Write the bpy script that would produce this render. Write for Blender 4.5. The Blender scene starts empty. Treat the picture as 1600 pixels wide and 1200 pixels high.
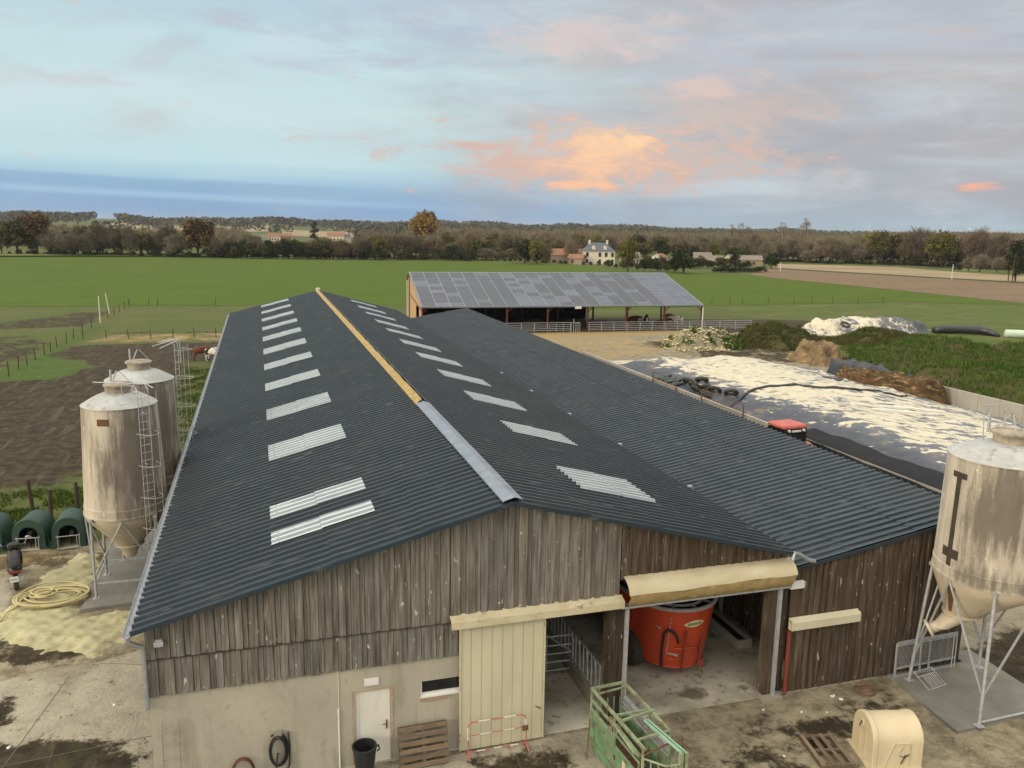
import bpy, bmesh, math, random
from mathutils import Vector, Matrix
R = math.radians
PI = math.pi
scene = bpy.context.scene
COL = scene.collection
rnd = random.Random(11)

# ------------------------------------------------------------------ camera
FPX, PITCH, ROLL, YAW = 1285.02, 0.1863, 0.0157, 0.2983
CAM = Vector((2.824, -19.019, 13.489))
_fw = Vector((math.sin(YAW)*math.cos(PITCH), math.cos(YAW)*math.cos(PITCH), -math.sin(PITCH)))
_r0 = Vector((math.cos(YAW), -math.sin(YAW), 0))
_u0 = _r0.cross(_fw)
_r = _r0*math.cos(ROLL)+_u0*math.sin(ROLL)
_u = -_r0*math.sin(ROLL)+_u0*math.cos(ROLL)
cd = bpy.data.cameras.new('camera')
cam = bpy.data.objects.new('camera', cd)
COL.objects.link(cam)
cd.sensor_fit = 'HORIZONTAL'; cd.sensor_width = 36; cd.lens = FPX/1600*36
cd.clip_start = .1; cd.clip_end = 20000
cam.matrix_world = Matrix(((_r.x, _u.x, -_fw.x, CAM.x), (_r.y, _u.y, -_fw.y, CAM.y), (_r.z, _u.z, -_fw.z, CAM.z), (0, 0, 0, 1)))
scene.camera = cam

def G(x, y, z=0.0):
    """photo pixel -> point on the level z"""
    d = _fw*FPX + _r*(x-800) - _u*(y-600)
    return CAM + d*((z-CAM.z)/d.z)
def AT(x, dist, z=0.0):
    """photo column -> ground point at a horizontal distance"""
    d = _fw*FPX + _r*(x-800) - _u*(352-600); d.z = 0
    d.normalize()
    return Vector((CAM.x+d.x*dist, CAM.y+d.y*dist, z))

# ------------------------------------------------------------------ light
SUN_EL, SUN_AZ = 18, 252       # azimuth clockwise from +Y: behind the camera, to the left
wd = bpy.data.worlds.new('World'); scene.world = wd; wd.use_nodes = True
def sky_world():
    nt = wd.node_tree; N = nt.nodes; L = nt.links; N.clear()
    def n(t, **k):
        o = N.new(t)
        for a, b in k.items(): setattr(o, a, b)
        return o
    def mt(op, a, b=None, c=None):
        o = n('ShaderNodeMath', operation=op)
        for i, v in enumerate((a, b, c)):
            if v is None: continue
            if isinstance(v, (int, float)): o.inputs[i].default_value = v
            else: L.new(v, o.inputs[i])
        return o.outputs[0]
    def mr(v, a, b, c=0., d=1., smooth=True):
        o = n('ShaderNodeMapRange'); o.interpolation_type = 'SMOOTHSTEP' if smooth else 'LINEAR'
        L.new(v, o.inputs[0])
        for i, q in enumerate((a, b, c, d)): o.inputs[i+1].default_value = q
        return o.outputs[0]
    def mixc(f, a, b):
        o = n('ShaderNodeMix', data_type='RGBA')
        if isinstance(f, (int, float)): o.inputs[0].default_value = f
        else: L.new(f, o.inputs[0])
        for i, v in ((6, a), (7, b)):
            if isinstance(v, tuple): o.inputs[i].default_value = (*lin(v), 1)
            else: L.new(v, o.inputs[i])
        return o.outputs[2]
    tc = n('ShaderNodeTexCoord')
    sp = n('ShaderNodeSeparateXYZ'); L.new(tc.outputs['Generated'], sp.inputs[0])
    x, y, z = sp.outputs
    az = mt('MULTIPLY', mt('ARCTAN2', x, y), 180/PI)          # degrees, 0 = +Y, positive to the right
    el = mt('MULTIPLY', mt('ARCSINE', z), 180/PI)
    elt = mt('ADD', el, mt('MULTIPLY', az, .025))              # cloud layers slope down to the right
    def noise(sx, sy, sc, det=6, rough=.55, off=0., dist=0.):
        c = n('ShaderNodeCombineXYZ')
        L.new(mt('MULTIPLY', az, sx), c.inputs[0]); L.new(mt('MULTIPLY', elt, sy), c.inputs[1]); c.inputs[2].default_value = off
        o = n('ShaderNodeTexNoise'); o.inputs['Scale'].default_value = sc; o.inputs['Detail'].default_value = det
        o.inputs['Roughness'].default_value = rough; o.inputs['Distortion'].default_value = dist
        L.new(c.outputs[0], o.inputs['Vector']); return o.outputs[0]
    def ramp(v, pts):
        o = n('ShaderNodeValToRGB'); e = o.color_ramp.elements
        while len(e) < len(pts): e.new(.5)
        for k, (p, c) in zip(e, pts): k.position = p; k.color = (*lin(c), 1)
        L.new(v, o.inputs[0]); return o.outputs[0]
    h = mt('DIVIDE', mt('MAXIMUM', el, 0.), 20.)
    left = ramp(h, [(0, (108, 150, 200)), (.07, (126, 166, 206)), (.13, (152, 188, 212)), (.2, (184, 214, 219)), (.36, (193, 216, 217)), (.55, (186, 213, 217)), (.75, (170, 194, 211)), (1, (163, 183, 208))])
    right = ramp(h, [(0, (150, 178, 196)), (.05, (158, 176, 188)), (.12, (164, 169, 178)), (.3, (166, 168, 174)), (.55, (176, 173, 174)), (.8, (176, 176, 181)), (1, (170, 174, 184))])
    cum = noise(.10, .34, 1., 9, .62, 91., .5)
    wob = mt('MULTIPLY', mt('SUBTRACT', noise(.05, .16, 1., 5, .6, 3.), .5), 34.)
    side = mr(mt('ADD', az, wob), 6., 34.)
    base = mixc(side, left, right)
    # soft pale and grey streaks
    s1 = mr(noise(.055, .32, 1., 7, .6, 7.3, .6), .42, .72)
    base = mixc(mt('MULTIPLY', s1, .55), base, (204, 218, 224))
    s0 = mt('MULTIPLY', mr(noise(.06, .28, 1., 8, .64, 71., .9), .48, .72), mr(az, -6., 8.))
    base = mixc(mt('MULTIPLY', mt('MULTIPLY', s0, mr(el, 4.5, 7.5)), .55), base, (172, 182, 200))
    gc = mt('MULTIPLY', mr(cum, .40, .66), mt('MULTIPLY', mr(az, -14., 6.), mr(el, 7.5, 12.)))
    base = mixc(mt('MULTIPLY', gc, .7), base, (168, 184, 202))
    gp = mt('MULTIPLY', mr(cum, .47, .70), mr(el, 3.5, 7.))
    base = mixc(mt('MULTIPLY', gp, .5), base, (190, 186, 190))
    gl = mt('MULTIPLY', mr(noise(.12, .42, 1., 9, .64, 131., .4), .52, .74), mr(az, 12., 26.))
    base = mixc(mt('MULTIPLY', gl, .55), base, (202, 202, 206))
    s2 = mr(noise(.05, .26, 1., 7, .62, 21.3, .8), .46, .74)
    s2 = mt('MULTIPLY', s2, mr(az, 0., 22.))
    base = mixc(mt('MULTIPLY', s2, .6), base, (158, 156, 163))
    s3 = mt('MULTIPLY', mr(noise(.07, .4, 1., 7, .62, 51., .8), .5, .76), mt('MULTIPLY', mr(az, 8., 24.), mr(el, 3., 7.)))
    base = mixc(mt('MULTIPLY', s3, .6), base, (192, 176, 172))
    # low blue bank on the left with one pale slit
    bank = mt('MULTIPLY', mr(mt('ADD', elt, mt('MULTIPLY', mt('SUBTRACT', noise(.06, .5, 1., 6, .6, 9.), .5), 1.0)), 2.78, 2.45), mr(az, 19., -3.))
    base = mixc(mt('MULTIPLY', bank, .62), base, (130, 162, 194))
    slit = mt('MULTIPLY', mt('MULTIPLY', mr(elt, 1.3, 1.6), mr(elt, 2.0, 1.65)), mr(az, 20., 0.))
    base = mixc(mt('MULTIPLY', slit, .55), base, (166, 198, 222))
    # sunlit pink and orange cloud, ahead and a little right
    def blob(a0, e0, sa, se, lo=.25, hi=.95):
        a = mt('DIVIDE', mt('SUBTRACT', az, a0), sa); e = mt('DIVIDE', mt('SUBTRACT', el, e0), se)
        g = mt('EXPONENT', mt('MULTIPLY', mt('ADD', mt('MULTIPLY', a, a), mt('MULTIPLY', e, e)), -1.))
        return g
    fine = noise(.22, .62, 1., 12, .74, 33., .6)
    def lit(g, lo, hi): return mr(mt('ADD', g, mt('MULTIPLY', mt('SUBTRACT', fine, .5), 2.5)), lo, hi)
    pink = blob(23., 4.7, 13.5, 2.4)
    base = mixc(mt('MULTIPLY', lit(pink, .30, .85), .95), base, (208, 176, 162))
    sweep = blob(30.5, 7.6, 9., 2.8)
    base = mixc(mt('MULTIPLY', lit(sweep, .35, 1.15), .6), base, (210, 184, 172))
    core = blob(23.2, 5.0, 7.4, 2.2)
    base = mixc(mt('MULTIPLY', lit(core, .42, 1.15), .92), base, (244, 196, 158))
    core2 = blob(21.3, 3.0, 3.2, .4)
    base = mixc(mt('MULTIPLY', lit(core2, .35, 1.0), .85), base, (246, 190, 150))
    hot = blob(23.2, 5.7, 5.0, 1.3)
    base = mixc(mt('MULTIPLY', lit(hot, .50, 1.45), .9), base, (252, 212, 160))
    up = blob(22., 12.4, 8.5, 1.9)
    up2 = blob(30., 9.2, 5., 1.1)
    base = mixc(mt('MULTIPLY', lit(up2, .45, 1.), .55), base, (222, 192, 184))
    base = mixc(mt('MULTIPLY', lit(up, .42, 1.05), .6), base, (218, 198, 192))
    r2 = blob(45.4, 2.85, 1.9, .42)
    base = mixc(mt('MULTIPLY', lit(r2, .30, .85), .9), base, (240, 172, 140))
    # out of the frame: the bright thin overcast overhead and the low-sun glow behind the camera
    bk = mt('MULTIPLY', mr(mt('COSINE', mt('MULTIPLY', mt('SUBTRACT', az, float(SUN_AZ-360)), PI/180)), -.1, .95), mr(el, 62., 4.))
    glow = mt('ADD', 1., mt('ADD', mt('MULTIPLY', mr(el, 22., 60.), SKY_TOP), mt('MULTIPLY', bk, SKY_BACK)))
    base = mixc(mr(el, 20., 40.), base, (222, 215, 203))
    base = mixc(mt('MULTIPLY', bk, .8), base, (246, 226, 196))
    st = n('ShaderNodeTexSky'); st.sky_type = 'NISHITA'; st.sun_disc = False
    st.sun_elevation = R(SUN_EL); st.sun_rotation = R(SUN_AZ)
    b0 = n('ShaderNodeBackground'); L.new(st.outputs[0], b0.inputs[0]); b0.inputs[1].default_value = .05
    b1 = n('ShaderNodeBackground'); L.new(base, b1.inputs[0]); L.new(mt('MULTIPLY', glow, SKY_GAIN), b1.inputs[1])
    ad = n('ShaderNodeMixShader'); ad.inputs[0].default_value = .93
    L.new(b0.outputs[0], ad.inputs[1]); L.new(b1.outputs[0], ad.inputs[2])
    out = n('ShaderNodeOutputWorld'); L.new(ad.outputs[0], out.inputs[0])
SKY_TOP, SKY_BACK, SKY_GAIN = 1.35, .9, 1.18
def lin(c):
    """8-bit display colour -> linear"""
    return tuple(((v/255)/12.92 if v/255 <= .04045 else ((v/255+.055)/1.055)**2.4) for v in c)
sky_world()
sl = bpy.data.lights.new('sun', 'SUN'); sl.energy = 1.5; sl.angle = R(12); sl.color = (1, .86, .68)
sun = bpy.data.objects.new('sun', sl); COL.objects.link(sun)
_sd = Vector((math.sin(R(SUN_AZ))*math.cos(R(SUN_EL)), math.cos(R(SUN_AZ))*math.cos(R(SUN_EL)), math.sin(R(SUN_EL))))
sun.rotation_euler = (-_sd).to_track_quat('-Z', 'Y').to_euler()
vs = scene.view_settings
vs.view_transform = 'Standard'; vs.look = 'None'; vs.exposure = 0; vs.gamma = 1; vs.use_curve_mapping = False

# ------------------------------------------------------------------ object helpers
def tag(o, label=None, cat=None, group=None, kind=None):
    if label: o['label'] = label
    if cat: o['category'] = cat
    if group: o['group'] = group
    if kind: o['kind'] = kind
    return o
def thing(name, label, cat, loc=(0, 0, 0), rz=0, group=None):
    o = bpy.data.objects.new(name, None); COL.objects.link(o)
    o.empty_display_size = .3
    o.location = loc; o.rotation_euler = (0, 0, rz)
    return tag(o, label, cat, group)
def copy_tree(o, parent=None):
    c = o.copy(); COL.objects.link(c)
    if parent: c.parent = parent
    for ch in list(o.children): copy_tree(ch, c)
    return c

class MB:
    """collects faces; build() links them as one mesh object"""
    def __init__(s): s.v = []; s.f = []; s.c = []; s.cur = None; s.off = Vector((0, 0, 0))
    def add(s, vs, fs, c=None):
        b = len(s.v); s.v += [tuple(p) for p in vs]; s.f += [tuple(b+i for i in f) for f in fs]
        s.c += [(s.cur if c is None else c)]*len(fs); return s
    def quad(s, a, b, c, d, col=None): return s.add([a, b, c, d], [(0, 1, 2, 3)], col)
    def box(s, x0, x1, y0, y1, z0, z1, col=None):
        P = [(x0, y0, z0), (x1, y0, z0), (x1, y1, z0), (x0, y1, z0), (x0, y0, z1), (x1, y0, z1), (x1, y1, z1), (x0, y1, z1)]
        return s.add(P, [(0, 3, 2, 1), (4, 5, 6, 7), (0, 1, 5, 4), (1, 2, 6, 5), (2, 3, 7, 6), (3, 0, 4, 7)], col)
    def bar(s, a, b, w, h, up=(0, 0, 1), col=None):
        """rectangular bar from a to b, w across, h along up"""
        a = Vector(a); b = Vector(b); d = (b-a).normalized(); up = Vector(up)
        if abs(d.dot(up)) > .98: up = Vector((0, 1, 0))
        sx = d.cross(up).normalized(); uy = sx.cross(d).normalized()
        P = []
        for p in (a, b):
            for i, j in ((-1, -1), (1, -1), (1, 1), (-1, 1)): P.append(p+sx*i*w/2+uy*j*h/2)
        return s.add(P, [(3, 2, 1, 0), (4, 5, 6, 7), (0, 1, 5, 4), (1, 2, 6, 5), (2, 3, 7, 6), (3, 0, 4, 7)], col)
    def tube(s, pts, r, n=8, col=None, close=False, cap=True):
        pts = [Vector(p) for p in pts]; rs = r if isinstance(r, (list, tuple)) else [r]*len(pts)
        m = len(pts); rings = []; prev = None
        for i, p in enumerate(pts):
            if close: d = pts[(i+1) % m]-pts[i-1]
            else: d = pts[min(i+1, m-1)]-pts[max(i-1, 0)]
            if d.length < 1e-9: d = Vector((0, 0, 1))
            d.normalize()
            if prev is None:
                t = Vector((0, 0, 1)) if abs(d.z) < .9 else Vector((1, 0, 0))
                a = d.cross(t).normalized()
            else:
                a = prev-d*prev.dot(d)
                a = a.normalized() if a.length > 1e-6 else d.orthogonal().normalized()
            prev = a; b = d.cross(a)
            rings.append([p+(a*math.cos(2*PI*k/n)+b*math.sin(2*PI*k/n))*rs[i] for k in range(n)])
        V = [q for g in rings for q in g]; F = []
        for i in range(m if close else m-1):
            j = (i+1) % m
            for k in range(n): F.append((i*n+k, i*n+(k+1) % n, j*n+(k+1) % n, j*n+k))
        if cap and not close: F.append(tuple(range(n-1, -1, -1))); F.append(tuple((m-1)*n+k for k in range(n)))
        return s.add(V, F, col)
    def loft(s, rings, col=None, closed=True, cap0=False, cap1=False):
        n = len(rings[0]); V = [p for g in rings for p in g]; F = []
        for i in range(len(rings)-1):
            for k in range(n if closed else n-1): F.append((i*n+k, i*n+(k+1) % n, (i+1)*n+(k+1) % n, (i+1)*n+k))
        if cap0: F.append(tuple(range(n-1, -1, -1)))
        if cap1: F.append(tuple((len(rings)-1)*n+k for k in range(n)))
        return s.add(V, F, col)
    def lathe(s, prof, c=(0, 0, 0), n=32, col=None, a0=0., a1=2*PI, cap0=False, cap1=False):
        full = abs(a1-a0-2*PI) < 1e-6; m = n if full else n+1
        rings = [[(c[0]+r*math.cos(a0+(a1-a0)*k/n), c[1]+r*math.sin(a0+(a1-a0)*k/n), c[2]+z) for k in range(m)] for r, z in prof]
        return s.loft(rings, col, full, cap0, cap1)
    def ball(s, c, r, n=10, m=6, sc=(1, 1, 1), col=None):
        prof = [(max(1e-4, math.sin(PI*i/m)), -math.cos(PI*i/m)) for i in range(m+1)]
        V = [[(c[0]+r*sc[0]*q*math.cos(2*PI*k/n), c[1]+r*sc[1]*q*math.sin(2*PI*k/n), c[2]+r*sc[2]*z) for k in range(n)] for q, z in prof]
        return s.loft(V, col)
    def prism(s, poly, axis, a, b, col=None):
        """extrude a 2-D outline along axis from a to b; the outline is given in the other two axes in order"""
        def P(u, v, w): return {'x': (w, u, v), 'y': (u, w, v), 'z': (u, v, w)}[axis]
        n = len(poly); V = [P(u, v, a) for u, v in poly]+[P(u, v, b) for u, v in poly]
        F = [tuple(range(n)), tuple(range(2*n-1, n-1, -1))]+[(i, n+i, n+(i+1) % n, (i+1) % n) for i in range(n)]
        return s.add(V, F, col)
    def build(s, name, mat, parent=None, smooth=False, fix=True, bevel=0):
        me = bpy.data.meshes.new(name); me.from_pydata(s.v, [], s.f)
        if any(c is not None for c in s.c):
            at = me.attributes.new('col', 'FLOAT_COLOR', 'FACE'); buf = []
            for c in s.c:
                if c is None: c = 1.
                buf += [c, c, c, 1.] if isinstance(c, (int, float)) else [*c, 1.]
            at.data.foreach_set('color', buf)
        if fix:
            bm = bmesh.new(); bm.from_mesh(me); bmesh.ops.recalc_face_normals(bm, faces=bm.faces)
            if bevel: bmesh.ops.bevel(bm, geom=bm.edges[:], offset=bevel, segments=2, affect='EDGES', clamp_overlap=True)
            bm.to_mesh(me); bm.free()
        if smooth:
            me.polygons.foreach_set('use_smooth', [True]*len(me.polygons))
            if smooth != 'all':
                try: me.set_sharp_from_angle(angle=R(40))
                except Exception: pass
        me.materials.append(mat); me.update()
        o = bpy.data.objects.new(name, me); COL.objects.link(o)
        if parent: o.parent = parent
        return o

# ------------------------------------------------------------------ materials
def mat(name, c1, c2=None, scale=2., stretch=(1, 1, 1), rough=.75, spec=.4, metal=0., bump=0., bscale=20., layers=(), attr=0., det=6, lo=.35, hi=.65, objvar=0., bstretch=None, rrough=.55):
    """noise mix of c1 and c2, then layers = (colour, scale, lo, hi, stretch, strength)"""
    m = bpy.data.materials.new(name); m.use_nodes = True
    nt = m.node_tree; N = nt.nodes; L = nt.links
    b = N['Principled BSDF']
    b.inputs['Roughness'].default_value = rough; b.inputs['Metallic'].default_value = metal
    b.inputs['Specular IOR Level'].default_value = spec
    tc = N.new('ShaderNodeTexCoord')
    def noise(sc, st, off=0., d=det):
        mp = N.new('ShaderNodeMapping'); mp.inputs['Scale'].default_value = st; mp.inputs['Location'].default_value = (off, off*.7, off*1.3)
        L.new(tc.outputs['Object'], mp.inputs[0])
        t = N.new('ShaderNodeTexNoise'); t.inputs['Scale'].default_value = sc; t.inputs['Detail'].default_value = d; t.inputs['Roughness'].default_value = rrough
        L.new(mp.outputs[0], t.inputs[0]); return t.outputs[0]
    def mr(v, a, c, d=1.):
        o = N.new('ShaderNodeMapRange'); L.new(v, o.inputs[0]); o.inputs[1].default_value = a; o.inputs[2].default_value = c; o.inputs[4].default_value = d
        return o.outputs[0]
    def mx(f, a, bb, bt='MIX'):
        o = N.new('ShaderNodeMix'); o.data_type = 'RGBA'; o.blend_type = bt
        if isinstance(f, (int, float)): o.inputs[0].default_value = f
        else: L.new(f, o.inputs[0])
        for i, v in ((6, a), (7, bb)):
            if isinstance(v, tuple): o.inputs[i].default_value = (*v, 1)
            else: L.new(v, o.inputs[i])
        return o.outputs[2]
    col = c1
    if c2: col = mx(mr(noise(scale, stretch), lo, hi), c1, c2)
    if attr:
        a = N.new('ShaderNodeAttribute'); a.attribute_name = 'col'
        col = mx(attr, col, a.outputs['Color'], 'MULTIPLY')
    for i, ly in enumerate(layers):
        c, sc, l, h, st, k = ly
        col = mx(mr(noise(sc, st, 3.7*(i+1)), l, h, k), col, c)
    if objvar:
        oi = N.new('ShaderNodeObjectInfo'); hs = N.new('ShaderNodeHueSaturation')
        ad = N.new('ShaderNodeMapRange'); L.new(oi.outputs['Random'], ad.inputs[0]); ad.inputs[3].default_value = 1-objvar; ad.inputs[4].default_value = 1+objvar
        L.new(ad.outputs[0], hs.inputs['Value'])
        if isinstance(col, tuple): hs.inputs['Color'].default_value = (*col, 1)
        else: L.new(col, hs.inputs['Color'])
        col = hs.outputs[0]
    if isinstance(col, tuple): b.inputs['Base Color'].default_value = (*col, 1)
    else: L.new(col, b.inputs['Base Color'])
    if bump:
        bp = N.new('ShaderNodeBump'); bp.inputs['Strength'].default_value = bump; bp.inputs['Distance'].default_value = .05
        L.new(noise(bscale, bstretch or stretch, 9.), bp.inputs['Height']); L.new(bp.outputs[0], b.inputs['Normal'])
    return m
I1 = (1, 1, 1)
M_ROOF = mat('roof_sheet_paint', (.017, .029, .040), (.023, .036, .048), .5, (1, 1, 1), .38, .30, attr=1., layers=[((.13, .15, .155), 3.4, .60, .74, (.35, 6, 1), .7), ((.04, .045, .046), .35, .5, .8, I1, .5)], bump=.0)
M_SKYL = mat('translucent_sheet', (.32, .38, .41), (.42, .47, .49), 2., (.5, 3, 1), .35, .5, attr=1., layers=[((.20, .25, .27), 1.2, .56, .72, (.3, 3, 1), .6), ((.60, .64, .65), .9, .62, .75, (.8, 1.5, 1), .6)])
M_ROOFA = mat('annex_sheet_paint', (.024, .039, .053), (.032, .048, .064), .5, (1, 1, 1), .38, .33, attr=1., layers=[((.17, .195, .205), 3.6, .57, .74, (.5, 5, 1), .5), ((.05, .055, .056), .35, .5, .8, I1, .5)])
M_RIDGEMETAL = mat('ridge_metal', (.20, .24, .29), (.28, .32, .37), 2., I1, .4, .5, .3)
M_LICHEN = mat('lichen_ridge', (.42, .31, .13), (.30, .23, .11), 4., I1, .9, .2, layers=[((.55, .45, .22), 7., .55, .7, I1, .8), ((.09, .07, .045), 5., .62, .75, I1, .8)], bump=.6, bscale=15)
M_ZINC = mat('zinc', (.30, .33, .36), (.42, .44, .46), 6., I1, .45, .5, .5)
M_GALV = mat('galvanised_steel', (.36, .38, .40), (.50, .51, .52), 8., I1, .5, .5, .35, layers=[((.25, .17, .10), 6., .66, .8, I1, .5)])
M_WOOD = mat('weathered_boards', (.262, .245, .213), (.135, .124, .105), 1.6, (9, 1, .55), .9, .2, attr=1., bump=.5, bscale=6, bstretch=(20, 1, .6), layers=[((.100, .084, .064), 1.1, .52, .68, (5, 1, .7), .6), ((.42, .385, .335), 2.2, .58, .72, (9, 1, .45), .6), ((.56, .54, .49), 4.4, .665, .69, (2.2, 1, .9), .95)])
M_WOODR = mat('brown_boards', (.125, .095, .066), (.056, .042, .028), 1.6, (9, 1, .5), .9, .2, attr=1., bump=.5, bscale=6, bstretch=(20, 1, .6), layers=[((.30, .26, .21), 2.2, .58, .74, (8, 1, .4), .6), ((.46, .44, .40), 4.0, .67, .70, (2.4, 1, .7), .85)])
M_RENDER = mat('grey_render', (.45, .42, .34), (.365, .345, .28), .6, (1, 1, .6), .92, .2, layers=[((.47, .435, .345), .8, .48, .66, (1, 1, .5), .6), ((.25, .23, .18), 1.2, .54, .72, (1.8, 1, .3), .7), ((.30, .28, .22), 7., .56, .70, (1, 1, .6), .5)], bump=.15, bscale=30)
M_CREAM = mat('cream_steel', (.60, .56, .41), (.54, .50, .36), 1.2, (1, 1, .4), .5, .4, layers=[((.44, .38, .25), 2.5, .62, .8, (2, 1, .3), .5)])
M_CREAMD = mat('dirty_cream_steel', (.60, .54, .37), (.50, .44, .28), 2., (1, 1, 1), .6, .4, layers=[((.16, .14, .10), 5., .6, .7, (.7, 1, 1.6), .75)])
M_TARPC = mat('cream_canvas', (.58, .52, .36), (.50, .44, .29), 2., (.6, 1, 1), .75, .2, layers=[((.40, .33, .19), 3., .58, .75, (.5, 2, 1.5), .5)], bump=.3, bscale=5)
M_TARPB = mat('tan_canvas', (.36, .26, .12), (.46, .35, .17), 3., (1.5, 1, 1), .8, .2, bump=.6, bscale=6)
M_WHITE = mat('white_paint', (.74, .74, .71), (.68, .68, .65), 2., I1, .5, .4)
M_DOOR = mat('white_door_paint', (.72, .71, .64), (.66, .64, .56), 1.2, I1, .5, .4, layers=[((.42, .38, .28), 2., .58, .8, (1.5, 1, .5), .5)])
M_GLASS = mat('dark_glass', (.018, .020, .022), None, rough=.12, spec=.6)
M_CONC = mat('concrete', (.36, .335, .275), (.26, .24, .19), .6, I1, .9, .2, layers=[((.14, .125, .10), .9, .53, .68, I1, .8), ((.12, .10, .075), 5., .58, .68, I1, .6), ((.40, .38, .33), 4., .6, .75, I1, .4)], bump=.2, bscale=12)
M_CONCW = mat('wet_concrete', (.23, .225, .20), (.17, .165, .145), 1.2, I1, .7, .4, layers=[((.15, .15, .06), 1.2, .55, .75, I1, .7)], bump=.1, bscale=16)
M_CWALL = mat('concrete_wall', (.42, .40, .35), (.36, .34, .295), .8, (1, 1, .6), .9, .2, layers=[((.22, .21, .18), 1.6, .6, .8, (1, 1, .3), .5)], bump=.15, bscale=14)
M_DARK = mat('black_rubber', (.014, .014, .015), (.022, .022, .022), 9., I1, .7, .4)
M_TYRE = mat('tyre_rubber', (.045, .042, .038), (.07, .065, .055), 5., I1, .85, .3)
M_RED = mat('red_paint', (.52, .062, .018), (.43, .050, .016), 1.5, I1, .42, .5, layers=[((.25, .06, .03), 4., .62, .8, I1, .5), ((.38, .16, .09), 9., .68, .8, I1, .35)])
M_REDD = mat('dull_red_paint', (.30, .05, .03), (.22, .05, .035), 4., I1, .6, .4)
M_PINKR = mat('faded_red_paint', (.56, .16, .13), (.50, .12, .09), 3., I1, .45, .4)
M_GREEN = mat('pale_green_paint', (.17, .30, .17), (.105, .20, .115), 2.5, I1, .6, .4, layers=[((.14, .085, .045), 3.6, .54, .66, I1, .9), ((.22, .19, .12), 1.6, .54, .7, (1, 1, .5), .5), ((.28, .38, .24), 6., .6, .75, I1, .5)])
M_GREENL = mat('worn_green_rail', (.30, .36, .23), (.22, .28, .165), 5., I1, .6, .4, layers=[((.19, .15, .09), 4., .48, .62, I1, .85)])
M_HUTCH = mat('green_plastic', (.024, .058, .042), (.034, .070, .052), 2., I1, .55, .4, layers=[((.08, .11, .09), 4., .6, .8, I1, .4)])
M_HCREAM = mat('cream_plastic', (.60, .52, .35), (.53, .45, .30), 1.5, I1, .5, .4, layers=[((.30, .22, .11), 2.4, .6, .8, (1, 1, .5), .45)])
M_PALLET = mat('pallet_wood', (.23, .17, .115), (.16, .12, .085), 2., (1, 8, 8), .9, .2, attr=1., layers=[((.32, .27, .20), 3., .55, .75, (1, 8, 8), .5)])
M_RUST = mat('rust', (.13, .06, .035), (.20, .11, .07), 8., I1, .85, .3)
M_BURG = mat('dark_red_steel', (.085, .022, .020), (.11, .03, .025), 4., I1, .6, .4)
M_FIBRE = mat('stained_fibreglass', (.56, .50, .41), (.40, .35, .28), 1.1, (1, 1, .4), .7, .3, lo=.4, hi=.6, layers=[((.22, .19, .155), 1.1, .50, .66, (2.2, 2.2, .22), .6), ((.58, .52, .42), 1.5, .55, .72, (3.5, 3.5, .12), .75), ((.085, .073, .058), 1.9, .58, .72, (3.2, 3.2, .14), .6), ((.70, .67, .60), 9.5, .66, .69, I1, .95), ((.64, .60, .52), 2.6, .66, .69, (1, 1, .8), .8), ((.09, .08, .065), 14., .62, .72, I1, .5)], bump=.15, bscale=20)
def stain(m, col, strength=.85):
    """extra stain where the point attribute 'stain' says so, broken up by noise"""
    nt = m.node_tree; N = nt.nodes; L = nt.links; b = N['Principled BSDF']; src = b.inputs['Base Color'].links[0].from_socket
    a = N.new('ShaderNodeAttribute'); a.attribute_name = 'stain'; s = N.new('ShaderNodeSeparateColor'); L.new(a.outputs['Color'], s.inputs[0])
    tc = N.new('ShaderNodeTexCoord'); mp = N.new('ShaderNodeMapping'); mp.inputs['Scale'].default_value = (2.4, 2.4, .35); L.new(tc.outputs['Object'], mp.inputs[0])
    t = N.new('ShaderNodeTexNoise'); t.inputs['Scale'].default_value = 2.2; t.inputs['Detail'].default_value = 8; t.inputs['Roughness'].default_value = .68; L.new(mp.outputs[0], t.inputs[0])
    ad = N.new('ShaderNodeMath'); ad.operation = 'MULTIPLY_ADD'; L.new(t.outputs[0], ad.inputs[0]); ad.inputs[1].default_value = 1.6; L.new(s.outputs[0], ad.inputs[2])
    mr = N.new('ShaderNodeMapRange'); mr.interpolation_type = 'SMOOTHSTEP'; L.new(ad.outputs[0], mr.inputs[0]); mr.inputs[1].default_value = .95; mr.inputs[2].default_value = 1.55; mr.inputs[4].default_value = strength
    mx = N.new('ShaderNodeMix'); mx.data_type = 'RGBA'; L.new(mr.outputs[0], mx.inputs[0]); L.new(src, mx.inputs[6]); mx.inputs[7].default_value = (*col, 1); L.new(mx.outputs[2], b.inputs['Base Color'])
stain(M_FIBRE, (.125, .105, .085))
M_FIBRED = mat('stained_dome', (.46, .49, .49), (.36, .37, .35), 1.6, I1, .7, .3, layers=[((.24, .21, .16), 3., .56, .7, I1, .7), ((.45, .30, .08), 2.6, .68, .74, I1, .8), ((.72, .72, .69), 8., .63, .7, I1, .7)])
M_HOPPER = mat('cream_hopper', (.52, .45, .34), (.45, .39, .30), 1.2, I1, .5, .4, layers=[((.26, .20, .14), 1.7, .6, .78, (3, 3, .4), .7)])
M_PATCH = mat('dark_stain_strip', (.045, .034, .025), (.065, .05, .036), 5., I1, .7, .3)
M_PATCHB = mat('brown_strip', (.15, .08, .035), (.11, .06, .03), 5., I1, .7, .3)
M_MEAL = mat('yellow_meal', (.53, .505, .31), (.42, .395, .24), 2.2, I1, .95, .1, layers=[((.66, .62, .43), 26., .55, .66, I1, .8), ((.24, .19, .10), 1.6, .56, .74, I1, .7), ((.20, .16, .09), 9., .64, .72, I1, .7)], bump=.9, bscale=34)
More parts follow.
